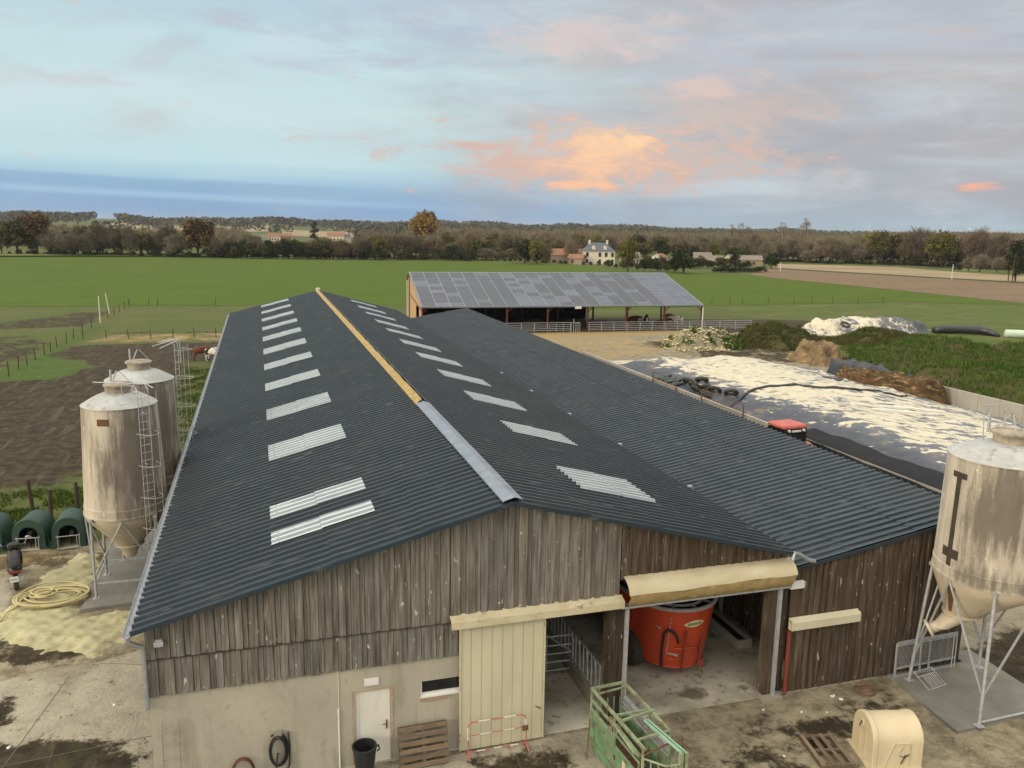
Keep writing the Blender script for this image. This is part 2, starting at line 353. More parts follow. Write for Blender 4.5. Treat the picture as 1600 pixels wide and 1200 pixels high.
M_HOSE = mat('pale_yellow_hose', (.52, .46, .25), (.44, .38, .19), 3., I1, .6, .4)
M_BARK = mat('bark', (.075, .06, .048), (.05, .042, .034), 3., (3, 3, .6), .95, .1)
M_POST = mat('fence_post_wood', (.085, .068, .052), (.055, .044, .034), 6., (4, 4, .6), .95, .1)
M_WPOLE = mat('white_pole', (.66, .62, .55), (.58, .54, .46), 2., I1, .6, .3)
# ------------------------------------------------------------------ ground
import numpy as np
def poly_sd(P, poly):
    """signed distance (positive inside) of the points P to a polygon"""
    poly = np.array([(p[0], p[1]) for p in poly], float); d = np.full(len(P), 1e9); ins = np.zeros(len(P), bool); n = len(poly)
    for i in range(n):
        a = poly[i]; b = poly[(i+1) % n]; e = b-a; w = P-a
        t = np.clip((w@e)/(e@e), 0, 1); q = w-t[:, None]*e; d = np.minimum(d, np.hypot(q[:, 0], q[:, 1]))
        c = (a[1] > P[:, 1]) != (b[1] > P[:, 1])
        with np.errstate(divide='ignore', invalid='ignore'):
            xx = (b[0]-a[0])*(P[:, 1]-a[1])/(b[1]-a[1])+a[0]
        ins ^= c & (P[:, 0] < xx)
    return np.where(ins, d, -d)
def smooth(x, a, b):
    t = np.clip((x-a)/(b-a), 0, 1); return t*t*(3-2*t)

def ground_material():
    m = bpy.data.materials.new('farm_ground'); m.use_nodes = True
    nt = m.node_tree; N = nt.nodes; L = nt.links; b = N['Principled BSDF']
    b.inputs['Roughness'].default_value = .93; b.inputs['Specular IOR Level'].default_value = .2
    tc = N.new('ShaderNodeTexCoord')
    def noise(sc, d=7, rg=.6, st=(1, 1, 1), off=0):
        mp = N.new('ShaderNodeMapping'); mp.inputs['Scale'].default_value = st; mp.inputs['Location'].default_value = (off, off, 0)
        L.new(tc.outputs['Object'], mp.inputs[0])
        t = N.new('ShaderNodeTexNoise'); t.inputs['Scale'].default_value = sc; t.inputs['Detail'].default_value = d; t.inputs['Roughness'].default_value = rg
        L.new(mp.outputs[0], t.inputs[0]); return t.outputs[0]
    def mth(op, a, c):
        o = N.new('ShaderNodeMath'); o.operation = op
        for i, v in enumerate((a, c)):
            if isinstance(v, (int, float)): o.inputs[i].default_value = v
            else: L.new(v, o.inputs[i])
        return o.outputs[0]
    def mr(v, a, c, d0=0., d=1.):
        o = N.new('ShaderNodeMapRange'); o.interpolation_type = 'SMOOTHSTEP'; L.new(v, o.inputs[0]); o.inputs[1].default_value = a; o.inputs[2].default_value = c; o.inputs[3].default_value = d0; o.inputs[4].default_value = d
        return o.outputs[0]
    def mx(f, a, bb):
        o = N.new('ShaderNodeMix'); o.data_type = 'RGBA'
        if isinstance(f, (int, float)): o.inputs[0].default_value = f
        else: L.new(f, o.inputs[0])
        for i, v in ((6, a), (7, bb)):
            if isinstance(v, tuple): o.inputs[i].default_value = (*v, 1)
            else: L.new(v, o.inputs[i])
        return o.outputs[2]
    a1 = N.new('ShaderNodeAttribute'); a1.attribute_name = 'cover'
    s = N.new('ShaderNodeSeparateColor'); L.new(a1.outputs['Color'], s.inputs[0])
    a2 = N.new('ShaderNodeAttribute'); a2.attribute_name = 'litter'
    s2 = N.new('ShaderNodeSeparateColor'); L.new(a2.outputs['Color'], s2.inputs[0])
    n1 = noise(.35, 9, .65); n2 = noise(1.4, 8, .65, off=5); n3 = noise(7., 6, .7, off=9); n4 = noise(.11, 5, .5, off=3)
    brk = mth('ADD', mth('MULTIPLY', n1, .5), mth('ADD', mth('MULTIPLY', n2, .32), mth('MULTIPLY', n3, .18)))
    def thr(mask, k=2.4, w=.09):
        v = mth('ADD', mask, mth('MULTIPLY', mth('SUBTRACT', brk, .5), k)); return mr(v, .5-w, .5+w)
    grass = mx(mr(n2, .35, .65), (.060, .088, .022), (.100, .126, .034))
    grass = mx(mr(n4, .35, .65), grass, mx(.55, grass, (.118, .118, .046)))
    grass = mx(mr(n3, .52, .7, 0, .5), grass, (.12, .15, .045))
    grass = mx(s2.outputs['Green'], grass, mx(mr(n2, .3, .7), (.052, .092, .016), (.082, .122, .026)))
    mud = mx(mr(n2, .36, .62), (.072, .058, .034), (.032, .026, .016))
    mud = mx(mr(n3, .54, .70, 0, .6), mud, (.10, .088, .050))
    mud = mx(mr(noise(.9, 8, .7, (.35, 1, 1), 31), .54, .64, 0, .7), mud, (.036, .028, .021))
    trk = noise(1.1, 6, .6, (1.9, .16, 1), 55)
    mud = mx(mr(trk, .56, .63, 0, .55), mud, (.125, .102, .066))
    mud = mx(mr(noise(.55, 8, .7, (1, 1, 1), 41), .58, .68, 0, .6), mud, (.075, .095, .030))
    dirt = mx(mr(n2, .36, .64), (.33, .295, .205), (.165, .142, .096))
    dirt = mx(mr(n3, .52, .68, 0, .7), dirt, (.40, .36, .255))
    dirt = mx(mr(noise(3.1, 8, .72, off=23), .57, .64, 0, .8), dirt, (.10, .080, .058))
    conc = mx(mr(n2, .3, .7), (.43, .40, .31), (.33, .305, .235))
    conc = mx(mr(n3, .56, .70, 0, .7), conc, (.25, .22, .165))
    conc = mx(mr(n1, .5, .60, 0, .6), conc, (.20, .172, .128))
    conc = mx(mr(noise(2.6, 8, .72, off=17), .585, .64, 0, .85), conc, (.115, .092, .066))
    straw = mx(mr(n3, .35, .65), (.40, .30, .14), (.27, .20, .10))
    c = mx(thr(s.outputs['Red'], 1.9), dirt, grass)
    c = mx(thr(s.outputs['Green'], .7, .05), c, conc)
    c = mx(thr(s.outputs['Blue'], 2.8, .10), c, mud)
    c = mx(thr(s2.outputs['Red'], 1.7, .16), c, straw)
    L.new(c, b.inputs['Base Color'])
    bp = N.new('ShaderNodeBump'); bp.inputs['Strength'].default_value = .55; bp.inputs['Distance'].default_value = .12
    L.new(mth('ADD', n3, n2), bp.inputs['Height']); L.new(bp.outputs[0], b.inputs['Normal'])
    return m

def hill(x, y):
    """terrain height: flat farm land, a low rise far away, higher to the left"""
    d = np.hypot(x-CAM.x, y-CAM.y); az = np.degrees(np.arctan2(x-CAM.x, y-CAM.y))
    top = np.interp(az, [-60, -14, 0, 17, 34, 48, 90], [22, 21, 17, 17, 9.5, 7, 6])
    roll = 1+.18*np.sin(az*.55+1)+.10*np.sin(az*1.3)
    return top*roll*smooth(d, 430, 2300)

def build_ground():
    # one sheet: a fine grid on the farm, coarser rings out to the horizon
    def axis(lo, hi, st, far):
        a = list(np.arange(lo, hi+1e-6, st)); s = st
        x = hi
        while x < far: s *= 1.22; x += s; a.append(x)
        s = st; x = lo; pre = []
        while x > -far: s *= 1.22; x -= s; pre.append(x)
        return np.array(pre[::-1]+a)
    xs = axis(-34, 92, .5, 9000); ys = axis(-14, 132, .5, 9000)
    X, Y = np.meshgrid(xs, ys); nx, ny = len(xs), len(ys)
    P = np.stack([X.ravel(), Y.ravel()], 1)
    Z = hill(P[:, 0], P[:, 1])
    # small real unevenness off the yard
    bump = .05*np.sin(P[:, 0]*.9+np.sin(P[:, 1]*.7)*1.3)*np.sin(P[:, 1]*.8+1.2*np.sin(P[:, 0]*.45))
    mudsd = poly_sd(P, [(-40, 20), (-4, 20), (-1, 30), (-1, 84), (-40, 95)])
    Z = Z+bump*smooth(mudsd, 0, 4)*1.2
    Z -= .10*smooth(np.hypot(P[:, 0]-100, P[:, 1]-150), 5000, 9000)*60
    def reg(poly, w=1.): return smooth(poly_sd(P, poly), -w, w)
    one = np.ones(len(P)); grass = one.copy(); conc = one*0; mud = one*0; straw = one*0; lush = one*0
    # the yard round the sheds
    yard = reg([(-60, -60), (-60, 13.5), (-9.5, 17.2), (-3.2, 18.6), (-1.2, 21), (-.6, 72), (24, 76), (28, 84), (62, 83), (70, 80), (69, 66), (62, 58), (62, -60)], .9)
    grass = grass*(1-yard)
    conc = np.maximum(conc, reg([(-11.5, -40), (-11.5, 6.0), (-5.2, 6.9), (-2.6, 7.3), (-.4, 7.9), (.3, 0), (12.2, -.2), (10.5, -40)], .25))
    conc = np.maximum(conc, .40*reg([(9.6, .4), (17.5, .4), (21, -1.2), (20, -12), (8, -12)], 1.6))
    conc = np.maximum(conc, .72*reg([(-12, 10.2), (-6.0, 11.6), (-6.2, 15.4), (-12, 14.5)], .8))
    conc = np.maximum(conc, .5*reg([(24, -4), (24, 56), (34, 56), (34, -4)], 1.))
    mud = np.maximum(mud, .62*reg([(-8, 7.4), (-2.4, 7.6), (-2.8, 9.2), (-5.2, 9.6), (-8.5, 9.4)], .5))
    mud = np.maximum(mud, .95*reg([(-14, 4.6), (-8, 4.4), (-5.0, 3.4), (-2.6, 3.6), (-.5, 2.2), (-.5, -3), (-14, -4)], 1.6))
    mud = np.maximum(mud, .66*reg([(-8, 6.4), (-4.4, 6.2), (-3.4, 4.6), (-5, 3.4), (-8.5, 3.6)], .8))
    mud = np.maximum(mud, .5*reg([(5, -.2), (9.4, -.1), (11, -2), (9, -4), (4.5, -3.4)], .7))
    mud = np.maximum(mud, .50*reg([(12.2, -.8), (17.5, -.4), (21, -.3), (20.8, -2.4), (17.6, -3), (12.5, -4.2)], 1.6))
    mud = np.maximum(mud, .7*reg([(23.4, .2), (28, 2), (30, -3), (24, -3.2)], .8))
    mud = np.maximum(mud, .58*reg([(-10, 15.2), (-3, 15.6), (-3.4, 17.4), (-10, 17.8)], .6))
    straw = np.maximum(straw, .42*reg([(-10, 15.0), (-3.4, 15.4), (-3.0, 18.2), (-10, 18.0)], .8))
    # trodden field behind the silos
    field = reg([(-1.2, 81), (-17.6, 81.5), (-18.2, 70), (-19.5, 60), (-26, 50), (-40, 44), (-40, 28), (-19, 24.4), (-12, 25.2), (-7.4, 26.5), (-4.6, 34), (-3.4, 46), (-4.0, 60), (-3.4, 68), (-.6, 68)], 3.2)
    mud = np.maximum(mud, .80*field)
    mud = np.maximum(mud, 1.05*reg([(-18, 76), (-.5, 76.5), (-.5, 82), (-17, 81.8)], 1.))
    mud = np.maximum(mud, 1.0*reg([(-16, 27), (-8, 27), (-7, 33), (-14, 34.5), (-24, 31)], 2))
    mud = mud*(1-.95*reg([(-18.4, 60), (-14.5, 60), (-12.5, 66), (-14.2, 70.5), (-18.2, 72)], 1.2))
    lush = np.maximum(lush, reg([(-19.6, 40), (-17.4, 56), (-12.8, 61), (-12.5, 66), (-14.4, 70), (-17.4, 76), (-17.2, 100), (-18.8, 100), (-19.4, 70), (-24, 50)], 1.5))
    grass = np.maximum(grass, lush)
    mud = np.maximum(mud, .55*reg([(-19.4, 66), (-19, 84), (-24, 92), (-34, 92), (-26, 80), (-24, 70)], 2))
    mud = np.maximum(mud, .60*reg([(-18.6, 100), (-18.5, 122), (-23, 120), (-33, 104), (-30, 98)], 2))
    straw = np.maximum(straw, .50*reg([(-17, 83), (-.4, 83), (-.4, 91), (-15.5, 92)], 1.2))
    mud = np.maximum(mud, .48*reg([(-17, 83), (-.4, 83), (-.4, 93), (-15.5, 94)], 1.5))
    # straw yard in front of the open barn, the dark ground beside it
    straw = np.maximum(straw, .50*reg([(26, 84), (24.5, 62), (36, 58), (49, 66), (49, 83)], 2.))
    straw = np.maximum(straw, .80*reg([(30, 84), (30, 79.5), (62, 78.5), (62, 83)], 1.5))
    mud = np.maximum(mud, .62*reg([(44, 72), (50, 58), (60, 52), (72, 60), (60, 66), (52, 74)], 2.))
    mud = np.maximum(mud, .95*reg([(61, 80), (64, 97), (84, 92), (92, 84), (86, 76), (72, 78)], 2.5))
    grass = np.where(P[:, 0] > 200, 1, grass)
    base = np.stack([grass, conc, mud, one], 1).astype(np.float32); lit = np.stack([straw, lush, one*0, one], 1).astype(np.float32)
    me = bpy.data.meshes.new('ground')
    idx = np.arange(nx*ny).reshape(ny, nx)
    F = np.stack([idx[:-1, :-1], idx[:-1, 1:], idx[1:, 1:], idx[1:, :-1]], -1).reshape(-1, 4)
    me.vertices.add(nx*ny); me.vertices.foreach_set('co', np.stack([P[:, 0], P[:, 1], Z], 1).astype(np.float32).ravel())
    me.loops.add(F.size); me.loops.foreach_set('vertex_index', F.ravel().astype(np.int32))
    me.polygons.add(len(F)); me.polygons.foreach_set('loop_start', np.arange(0, F.size, 4, dtype=np.int32)); me.polygons.foreach_set('loop_total', np.full(len(F), 4, np.int32))
    me.update(calc_edges=True); me.validate()
    for nm, arr in (('cover', base), ('litter', lit)):
        at = me.attributes.new(nm, 'FLOAT_COLOR', 'POINT'); at.data.foreach_set('color', arr.ravel())
    me.polygons.foreach_set('use_smooth', [True]*len(me.polygons))
    me.materials.append(ground_material())
    o = bpy.data.objects.new('ground', me); COL.objects.link(o); o['kind'] = 'structure'
build_ground()

def sheet(name, pts, z, m):
    mb = MB(); P = [(p[0], p[1], z) for p in pts]
    mb.add(P, [tuple(range(len(P)))])
    o = mb.build(name, m, fix=False); o['kind'] = 'structure'
    if o.data.polygons[0].normal.z < 0: o.data.flip_normals()
    return o
M_FIELD = mat('young_cereal_field', (.080, .124, .017), (.070, .110, .015), .05, (1, 2.5, 1), .95, .1, layers=[((.125, .160, .034), .5, .55, .75, (.35, 1.6, 1), .6), ((.075, .12, .018), .022, .5, .75, (1, 1, 1), .5), ((.085, .115, .03), .6, .60, .68, (.012, 1, 1), .45), ((.13, .16, .05), 2.2, .6, .75, I1, .45)])
M_PLOUGH = mat('ploughed_field', (.205, .150, .100), (.17, .125, .082), .12, (.3, 1, 1), .95, .1, layers=[((.15, .13, .065), .3, .55, .75, (.3, 1, 1), .5), ((.26, .20, .14), 1.2, .55, .7, I1, .5)])
M_STUB = mat('stubble_field', (.34, .28, .18), (.27, .21, .135), .05, (.3, 1, 1), .95, .1, layers=[((.20, .19, .09), .06, .55, .75, (.3, 1, 1), .6)])
M_MEAD = mat('far_meadow', (.11, .15, .045), (.15, .165, .06), .05, I1, .95, .1)
M_DITCH = mat('ditch_grass', (.055, .062, .025), (.085, .085, .04), .4, I1, .95, .1)
M_GRASSR = mat('rough_grass', (.082, .118, .030), (.115, .135, .045), .25, I1, .95, .1, layers=[((.20, .16, .10), .13, .56, .72, (1, 2, 1), .7), ((.058, .088, .02), .9, .5, .7, I1, .6)])
g = lambda x, y: G(x, y)
# the cereal field from the left edge of the view round behind the open barn
sheet('green_field', [(-330, 131.5), (-60, 131.5), (-18, 129.2), (8, 128), (30, 122), (66, 112), (80, 116), g(1200, 476), g(1400, 472), g(1600, 476.5), g(1590, 473.6), g(1400, 453.5), g(1205, 434.5), g(1170, 429), g(1100, 427), g(1010, 425), g(900, 414.5), g(760, 409.5), g(650, 408), g(400, 405), g(200, 402), g(0, 400), (-330, 410)], .03, M_FIELD)
sheet('ploughed_field', [g(1170, 428.7), g(1206, 434.2), g(1400, 453.2), g(1592, 473.4), g(1820, 500), g(1820, 458), g(1600, 443), g(1400, 431.5), g(1255, 423), g(1205, 419)], .035, M_PLOUGH)
sheet('ditch_bank', [g(1205, 419), g(1255, 423), g(1400, 431.5), g(1600, 443), g(1820, 458), g(1820, 455.5), g(1600, 441), g(1400, 429.5), g(1255, 421.2), g(1205, 417.8)], .04, M_DITCH)
sheet('stubble_field', [g(1205, 417.8), g(1255, 421.2), g(1400, 429.5), g(1600, 441), g(1820, 455.5), g(1820, 440), g(1600, 431.5), g(1490, 425), g(1400, 417.5), g(1215, 412.5)], .045, M_STUB)
sheet('far_meadow', [g(1490, 424.6), g(1600, 431), g(1820, 439.5), g(1820, 428), g(1600, 422), g(1500, 417)], .05, M_MEAD)
sheet('rough_grass', [g(1240, 545), g(1290, 570), g(1420, 605), g(1700, 660), g(1760, 560), g(1700, 505), g(1600, 479), g(1400, 474.5), g(1200, 478.5), g(1130, 482), g(1180, 492), g(1250, 497), g(1300, 505), g(1250, 520)], .02, M_GRASSR)
# yard slabs: joints in the front concrete
mj = MB()
for a, b in (((-3.15, 6.6), (-3.85, 2.2)), ((-3.85, 2.2), (-4.6, -3)), ((-8, 2.0), (.0, 2.8)), ((-2.4, 7.2), (-.4, 6.5))):
    d = (Vector((*b, 0))-Vector((*a, 0))).normalized(); q = Vector((-d.y, d.x, 0))*.012
    A = Vector((*a, .006)); B = Vector((*b, .006)); mj.quad(A-q, B-q, B+q, A+q)
o = mj.build('slab_joints', mat('joint_dirt', (.15, .13, .10), None, rough=.95), fix=False); o['kind'] = 'structure'
def slab(name, pts, h, m, lab):
    mb = MB(); mb.prism([(p[0], p[1]) for p in pts], 'z', -.05, h); o = mb.build(name, m, bevel=.015); tag(o, lab, 'concrete slab'); return o
slab('concrete_slab', [(-3.65, 11.05), (-.35, 11.35), (-.35, 18.6), (-3.55, 18.3)], .14, M_CONCW, 'damp concrete slab under the two silos left of the shed')
slab('concrete_slab', [(20.72, -3.05), (24.6, -2.85), (24.8, .5), (23.95, .6), (23.9, -.05), (21.0, -.05)], .08, M_CONCW, 'damp grey concrete slab under the stained silo on the right')
# ------------------------------------------------------------------ the long cattle shed
EX, EZ = -.225, 4.521; RX, RZ = 8.662, 6.824; VX, VZ = 17.008, 4.601
AX0, AZ0, AX1, AZ1 = 16.75, 3.92, 23.89, 5.085
shed = thing('cattle_shed', 'long timber clad cattle shed with dark corrugated roofs and rows of pale skylights', 'shed')
PITCH_W = 1/3
PROFILE = ((0, 0), (.165, 0), (.215, .060), (.285, .060))   # trapezoidal rib
def corr(mb, x0, z0, x1, z1, y0, y1, off=0., flank_shade=.42):
    """corrugated sheet running down the slope from (x0,z0) to (x1,z1), waves along y"""
    d = Vector((x1-x0, 0, z1-z0)); n = Vector((-d.z, 0, d.x)).normalized()
    if n.z < 0: n = -n
    V = []; F = []; pts = []
    for k in range(int(y0/PITCH_W)-2, int(y1/PITCH_W)+2):
        pts += [(k*PITCH_W+a, b) for a, b in PROFILE]
    ph = lambda y: next((b0+(b1-b0)*(y-a0)/(a1-a0) for (a0, b0), (a1, b1) in zip(pts, pts[1:]) if a0 <= y <= a1), 0)
    pts = [(y0, ph(y0))]+[q for q in pts if y0 < q[0] < y1]+[(y1, ph(y1))]; k0, k1 = 0, len(pts)-1
    for y, h in pts:
        h += off
        for x, z, e in ((x0, z0, 0), (x1, z1, 0)):
            V.append((x+n.x*h, y, z+n.z*h))
    for i in range(k1-k0):
        ha, hb = pts[i][1], pts[i+1][1]
        c = flank_shade if abs(ha-hb) > .005 else (1.55 if ha > .03 else 1.25)      # rib light and shade painted in: pans and tops lighter, flanks darker
        mb.add([V[2*i], V[2*i+1], V[2*i+3], V[2*i+2]], [(0, 1, 2, 3)], c)
def slope(name, ex, ez, rx, rz, y0, y1, courses, m=M_ROOF):
    mb = MB()
    for i in range(courses):
        a, b = i/courses, min(1, (i+1)/courses+.012)
        lift = .012*(i % 2)+.0
        P = lambda t: (ex+(rx-ex)*t, ez+(rz-ez)*t)
        # each upper course lies on the one below
        (xa, za), (xb, zb) = P(a), P(b)
        corr(mb, xa, za+.012*i/courses+(.010 if i else 0), xb, zb+.0, y0, y1)
    o = mb.build(name, m, shed, fix=False)
    return o
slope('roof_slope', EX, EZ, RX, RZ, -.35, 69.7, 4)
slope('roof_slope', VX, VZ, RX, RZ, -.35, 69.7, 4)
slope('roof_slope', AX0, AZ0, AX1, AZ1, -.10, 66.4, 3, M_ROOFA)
def skylight(side, y0, y1, xa, xb):
    t = lambda x: (EZ+(RZ-EZ)*(x-EX)/(RX-EX)) if side < 0 else (VZ+(RZ-VZ)*(VX-x)/(VX-RX))
    xm = (xa+xb)/2
    mb = MB(); corr(mb, xa, t(xa)+.030, xm, t(xm)+.024, y0, y1, 0., .66); corr(mb, xm-.06*side*-1, t(xm)+.034, xb, t(xb)+.032, y0, y1, 0., .66)  # skylight ribs get the same painted shading, with weaker dark flanks
    bo = mb; bo.cur = .03
    for xx in (xa+(.18 if side < 0 else -.18), xm+(.03 if side < 0 else -.03)):
        y = math.ceil(y0/PITCH_W-.8)*PITCH_W+.259
        while y < y1: 
            bo.box(xx-.016, xx+.016, y-.016, y+.016, t(xx)+.07, t(xx)+.095); y += PITCH_W
    mb.build('skylight', M_SKYL, shed, fix=False)
    if side < 0 and 8 < y0 < 12:   # two panes have slipped white battens seen through them
        pass
for y in (1.90, 4.05): skylight(-1, y, y+.96, 2.86, 5.53)
for k in range(10): skylight(-1, 10.05+6.28*k, 12.15+6.28*k, 2.9, 5.58)
skylight(1, 2.4, 4.6, 14.05, 11.58)
for k in range(10): skylight(1, 9.75+6.15*k-.55, 11.75+6.15*k-.55, 14.15, 11.64)
# ridge: plain metal capping in front, the rest an open vent ridge grown over with lichen
mb = MB()
for s in (-1, 1):
    w = .29 if s < 0 else .22
    mb.quad((RX, -.40, RZ+.13), (RX, 11.5, RZ+.13), (RX+s*w, 11.5, RZ+.13-w*.30), (RX+s*w, -.40, RZ+.13-w*.30))
    mb.quad((RX+s*w, -.40, RZ+.13-w*.30), (RX+s*w, 11.5, RZ+.13-w*.30), (RX+s*w, 11.5, RZ+.09-w*.30), (RX+s*w, -.40, RZ+.09-w*.30))
for y in (2.2, 5.2, 8.2): mb.box(RX-.02, RX+.02, y-.02, y+.02, RZ+.125, RZ+.137)
mb.build('ridge_cap', M_RIDGEMETAL, shed, fix=False)
mb = MB(); N_ = 190
def ridge_strip(x0, z0, x1, z1, wav):
    V = []; F = []
    for i in range(N_+1):
        y = 11.55+(69.5-11.55)*i/N_; w = wav*math.sin(y*2.1)*math.sin(y*.7)
        V += [(x0, y, z0), ((x0+x1)/2, y, (z0+z1)/2+.02), (x1, y, z1+w), (x1+(.02 if x1 > x0 else -.02), y, z1+w-.03)]
    for i in range(N_):
        for k in range(3): F.append((i*4+k, i*4+k+1, i*4+k+5, i*4+k+4))
    mb.add(V, F)
ridge_strip(RX-.28, RZ-.01, RX-.05, RZ+.21, .025)
mb.build('vent_ridge', M_LICHEN, shed, smooth='all', fix=False)
mb = MB(); mb.cur = 1.1; ridge_strip(RX+.30, RZ-.03, RX+.10, RZ+.15, .02)
mb.build('vent_ridge_flap', M_ROOF, shed, smooth='all', fix=False)
mb = MB(); mb.box(RX-.05, RX+.09, 11.6, 69.4, RZ-.02, RZ+.04); mb.build('ridge_gap', M_DARK, shed)
mb = MB(); mb.box(RX-.22, RX+.18, 69.3, 69.75, RZ-.02, RZ+.30); mb.build('ridge_end_cap', M_WHITE, shed, bevel=.04)
# verge trims along the front edges
mb = MB(); mb.cur = 1.25
for a, b in (((EX-.02, EZ+.0), (RX, RZ)), ((RX, RZ), (VX, VZ))):
    mb.bar((a[0], -.36, a[1]-.03), (b[0], -.36, b[1]-.03), .05, .11, (0, 0, 1))
mb.bar((AX0+.3, -.12, AZ0+.02), (AX1, -.12, AZ1-.03), .05, .10, (0, 0, 1))
mb.build('verge_trim', M_ROOF, shed)
# gutter with its brackets on the left eave
mb = MB(); rings = []
for y in (-.42, 69.8):
    rings.append([(EX-.09+.085*math.cos(a), y, EZ-.02+.085*math.sin(a)) for a in [PI+PI*k/8 for k in range(9)]]+[(EX-.09+.075*math.cos(a), y, EZ-.02+.075*math.sin(a)) for a in [2*PI-PI*k/8 for k in range(9)]])
mb.loft(rings, closed=True, cap0=True, cap1=True); gut = mb.build('gutter', M_ZINC, shed, smooth=True)
br0 = None
for k in range(70):
    if br0 is None:
        mb = MB(); mb.prism([(-.02, -.03), (0, -.03), (0, .05), (.07, .062), (.07, .075), (-.02, .065)], 'y', -.015, .015); br0 = mb.build('gutter_bracket', M_GALV, gut); o = br0
    else: o = br0.copy(); COL.objects.link(o)
    o.location = (EX, .35+k, EZ)
mb = MB(); mb.tube([(EX-.09, -.22, EZ-.08), (EX-.09, -.22, EZ-.28), (EX+.05, -.16, EZ-.42), (EX+.17, -.10, EZ-.50), (EX+.19, -.09, EZ-.6), (EX+.19, -.09, 2.45)], .055, 10)
for z in (3.75, 3.0): mb.tube([(EX+.19, -.09, z), (EX+.19, -.09, z+.05)], .068, 10)
mb.build('downpipe', M_ZINC, shed, smooth=True)
# ---- the timber gable: individual boards, wide boards over narrow ones
def roofz(x): return (EZ+(RZ-EZ)*(x-EX)/(RX-EX) if x < RX else VZ+(RZ-VZ)*(VX-x)/(VX-RX))-.05
def annz(x): return AZ0+(AZ1-AZ0)*(x-AX0)/(AX1-AX0)-.05
def boards(name, x0, x1, zb, zt, y, m, wmin=.17, wmax=.26, step=.028):
    mb = MB(); x = x0; k = 0
    while x < x1-.02:
        w = rnd.uniform(wmin, wmax) if k % 2 == 0 else rnd.uniform(wmin*.7, wmax*.6); xe = min(x+w, x1)
        yo = y-(step if k % 2 == 0 else 0)-rnd.uniform(0, .006); c = rnd.uniform(.80, 1.15); wr = rnd.uniform(.97, 1.04)
        b0, b1 = zb(x), zb(xe); t0, t1 = zt(x), zt(xe); jz = rnd.uniform(-.012, .012)
        a, b = x+.006, xe-.006
        P = [(a, yo, b0+jz), (b, yo, b1+jz), (b, y+.03, b1+jz), (a, y+.03, b0+jz), (a, yo, t0), (b, yo, t1), (b, y+.03, t1), (a, y+.03, t0)]
        mb.add(P, [(0, 3, 2, 1), (4, 5, 6, 7), (0, 1, 5, 4), (1, 2, 6, 5), (2, 3, 7, 6), (3, 0, 4, 7)], (c*wr, c, c/wr))
        x = xe; k += 1
    return mb.build(name, m, shed, fix=False)
boards('gable_boards', 0, 7.12, lambda x: 3.66, roofz, -.05, M_WOOD)
boards('gable_boards', 7.12, 11.8, lambda x: 3.78, roofz, -.05, M_WOOD)
boards('gable_boards', 11.8, 17.0, lambda x: 4.28, roofz, -.05, M_WOODR, .14, .22)
boards('lower_boards', 0, 7.36, lambda x: 2.72, lambda x: 3.645, -.035, M_WOOD)
mb = MB(); mb.box(0, 7.12, -.10, -.02, 3.645, 3.66); mb.build('drip_strip', M_POST, shed)
boards('annex_boards', 17.24, 23.76, lambda x: .06, annz, -.03, M_WOODR, .11, .22)
boards('annex_boards', 16.95, 17.24, lambda x: .06, lambda x: 3.9, .10, M_WOODR, .11, .2)
mb = MB(); mb.box(0, 17, .0, .04, 4.25, 4.27)
mb.add([(0, .02, 2.7), (7.4, .02, 2.7), (7.4, .02, 3.7), (11.8, .02, 3.7), (11.8, .02, 4.28), (17, .02, 4.28), (17, .02, 4.5), (RX, .02, RZ-.1), (0, .02, 4.45)], [tuple(range(9))])
mb.add([(17.3, .06, .05), (23.7, .06, .05), (23.7, .06, 5.05), (17.3, .06, 3.95)], [(0, 1, 2, 3)])
mb.build('lining', M_DARK, shed)
# unseen long sides and back keep the inside dark
mb = MB(); mb.box(-.0, .18, .25, 69.3, 0, 4.42); mb.box(0, 17.2, 69.1, 69.28, 0, 4.42); mb.box(23.6, 23.74, .1, 66.2, 0, 4.9); mb.box(17.2, 23.6, 66.0, 66.14, 0, 4.0)
mb.prism([(0, 4.42), (17.2, 4.42), (RX, RZ-.1)], 'y', 69.1, 69.28)
mb.build('side_wall', M_WOODR, shed)
# ---- rendered block wall with the door and the little window: butt-jointed panels round the openings
mb = MB()
DX0, DX1, DZ1 = 4.66, 5.58, 2.06; WX0, WX1, WZ0, WZ1 = 6.35, 7.40, 1.64, 2.10
mb.box(0, DX0, 0, .25, -.3, 2.74); mb.box(DX0, DX1, 0, .25, DZ1, 2.74); mb.box(DX1, WX0, 0, .25, -.3, 2.74)
mb.box(WX0, WX1, 0, .25, -.3, WZ0); mb.box(WX0, WX1, 0, .25, WZ1, 2.74)
mb.build('block_wall', M_RENDER, shed)
mb = MB(); mb.box(4.62, 4.66, -.012, .0, 0, DZ1+.04); mb.box(5.58, 5.64, -.012, 0, 0, DZ1+.04); mb.box(4.66, 5.58, -.012, 0, DZ1, DZ1+.04)
dfr = mb.build('door_frame', mat('door_frame_wood', (.38, .24, .15), (.46, .36, .25), 3., I1, .8), shed)
mb = MB(); mb.box(4.665, 5.575, .04, .09, .02, DZ1-.01); 
for z in (.02,): pass
door = mb.build('door', M_DOOR, shed, bevel=.006)
mb = MB(); mb.box(5.46, 5.50, .02, .04, .92, 1.16); mb.tube([(5.48, .03, 1.07), (5.48, -.02, 1.07), (5.37, -.02, 1.07)], .011, 6); mb.build('door_handle', M_RUST, door)
mb = MB(); mb.box(4.70, 4.72, .035, .04, .1, 1.98); mb.box(4.8, 4.805, .036, .04, .05, 2.0); mb.build('door_edge', M_GALV, door)
mb = MB(); fr = .045
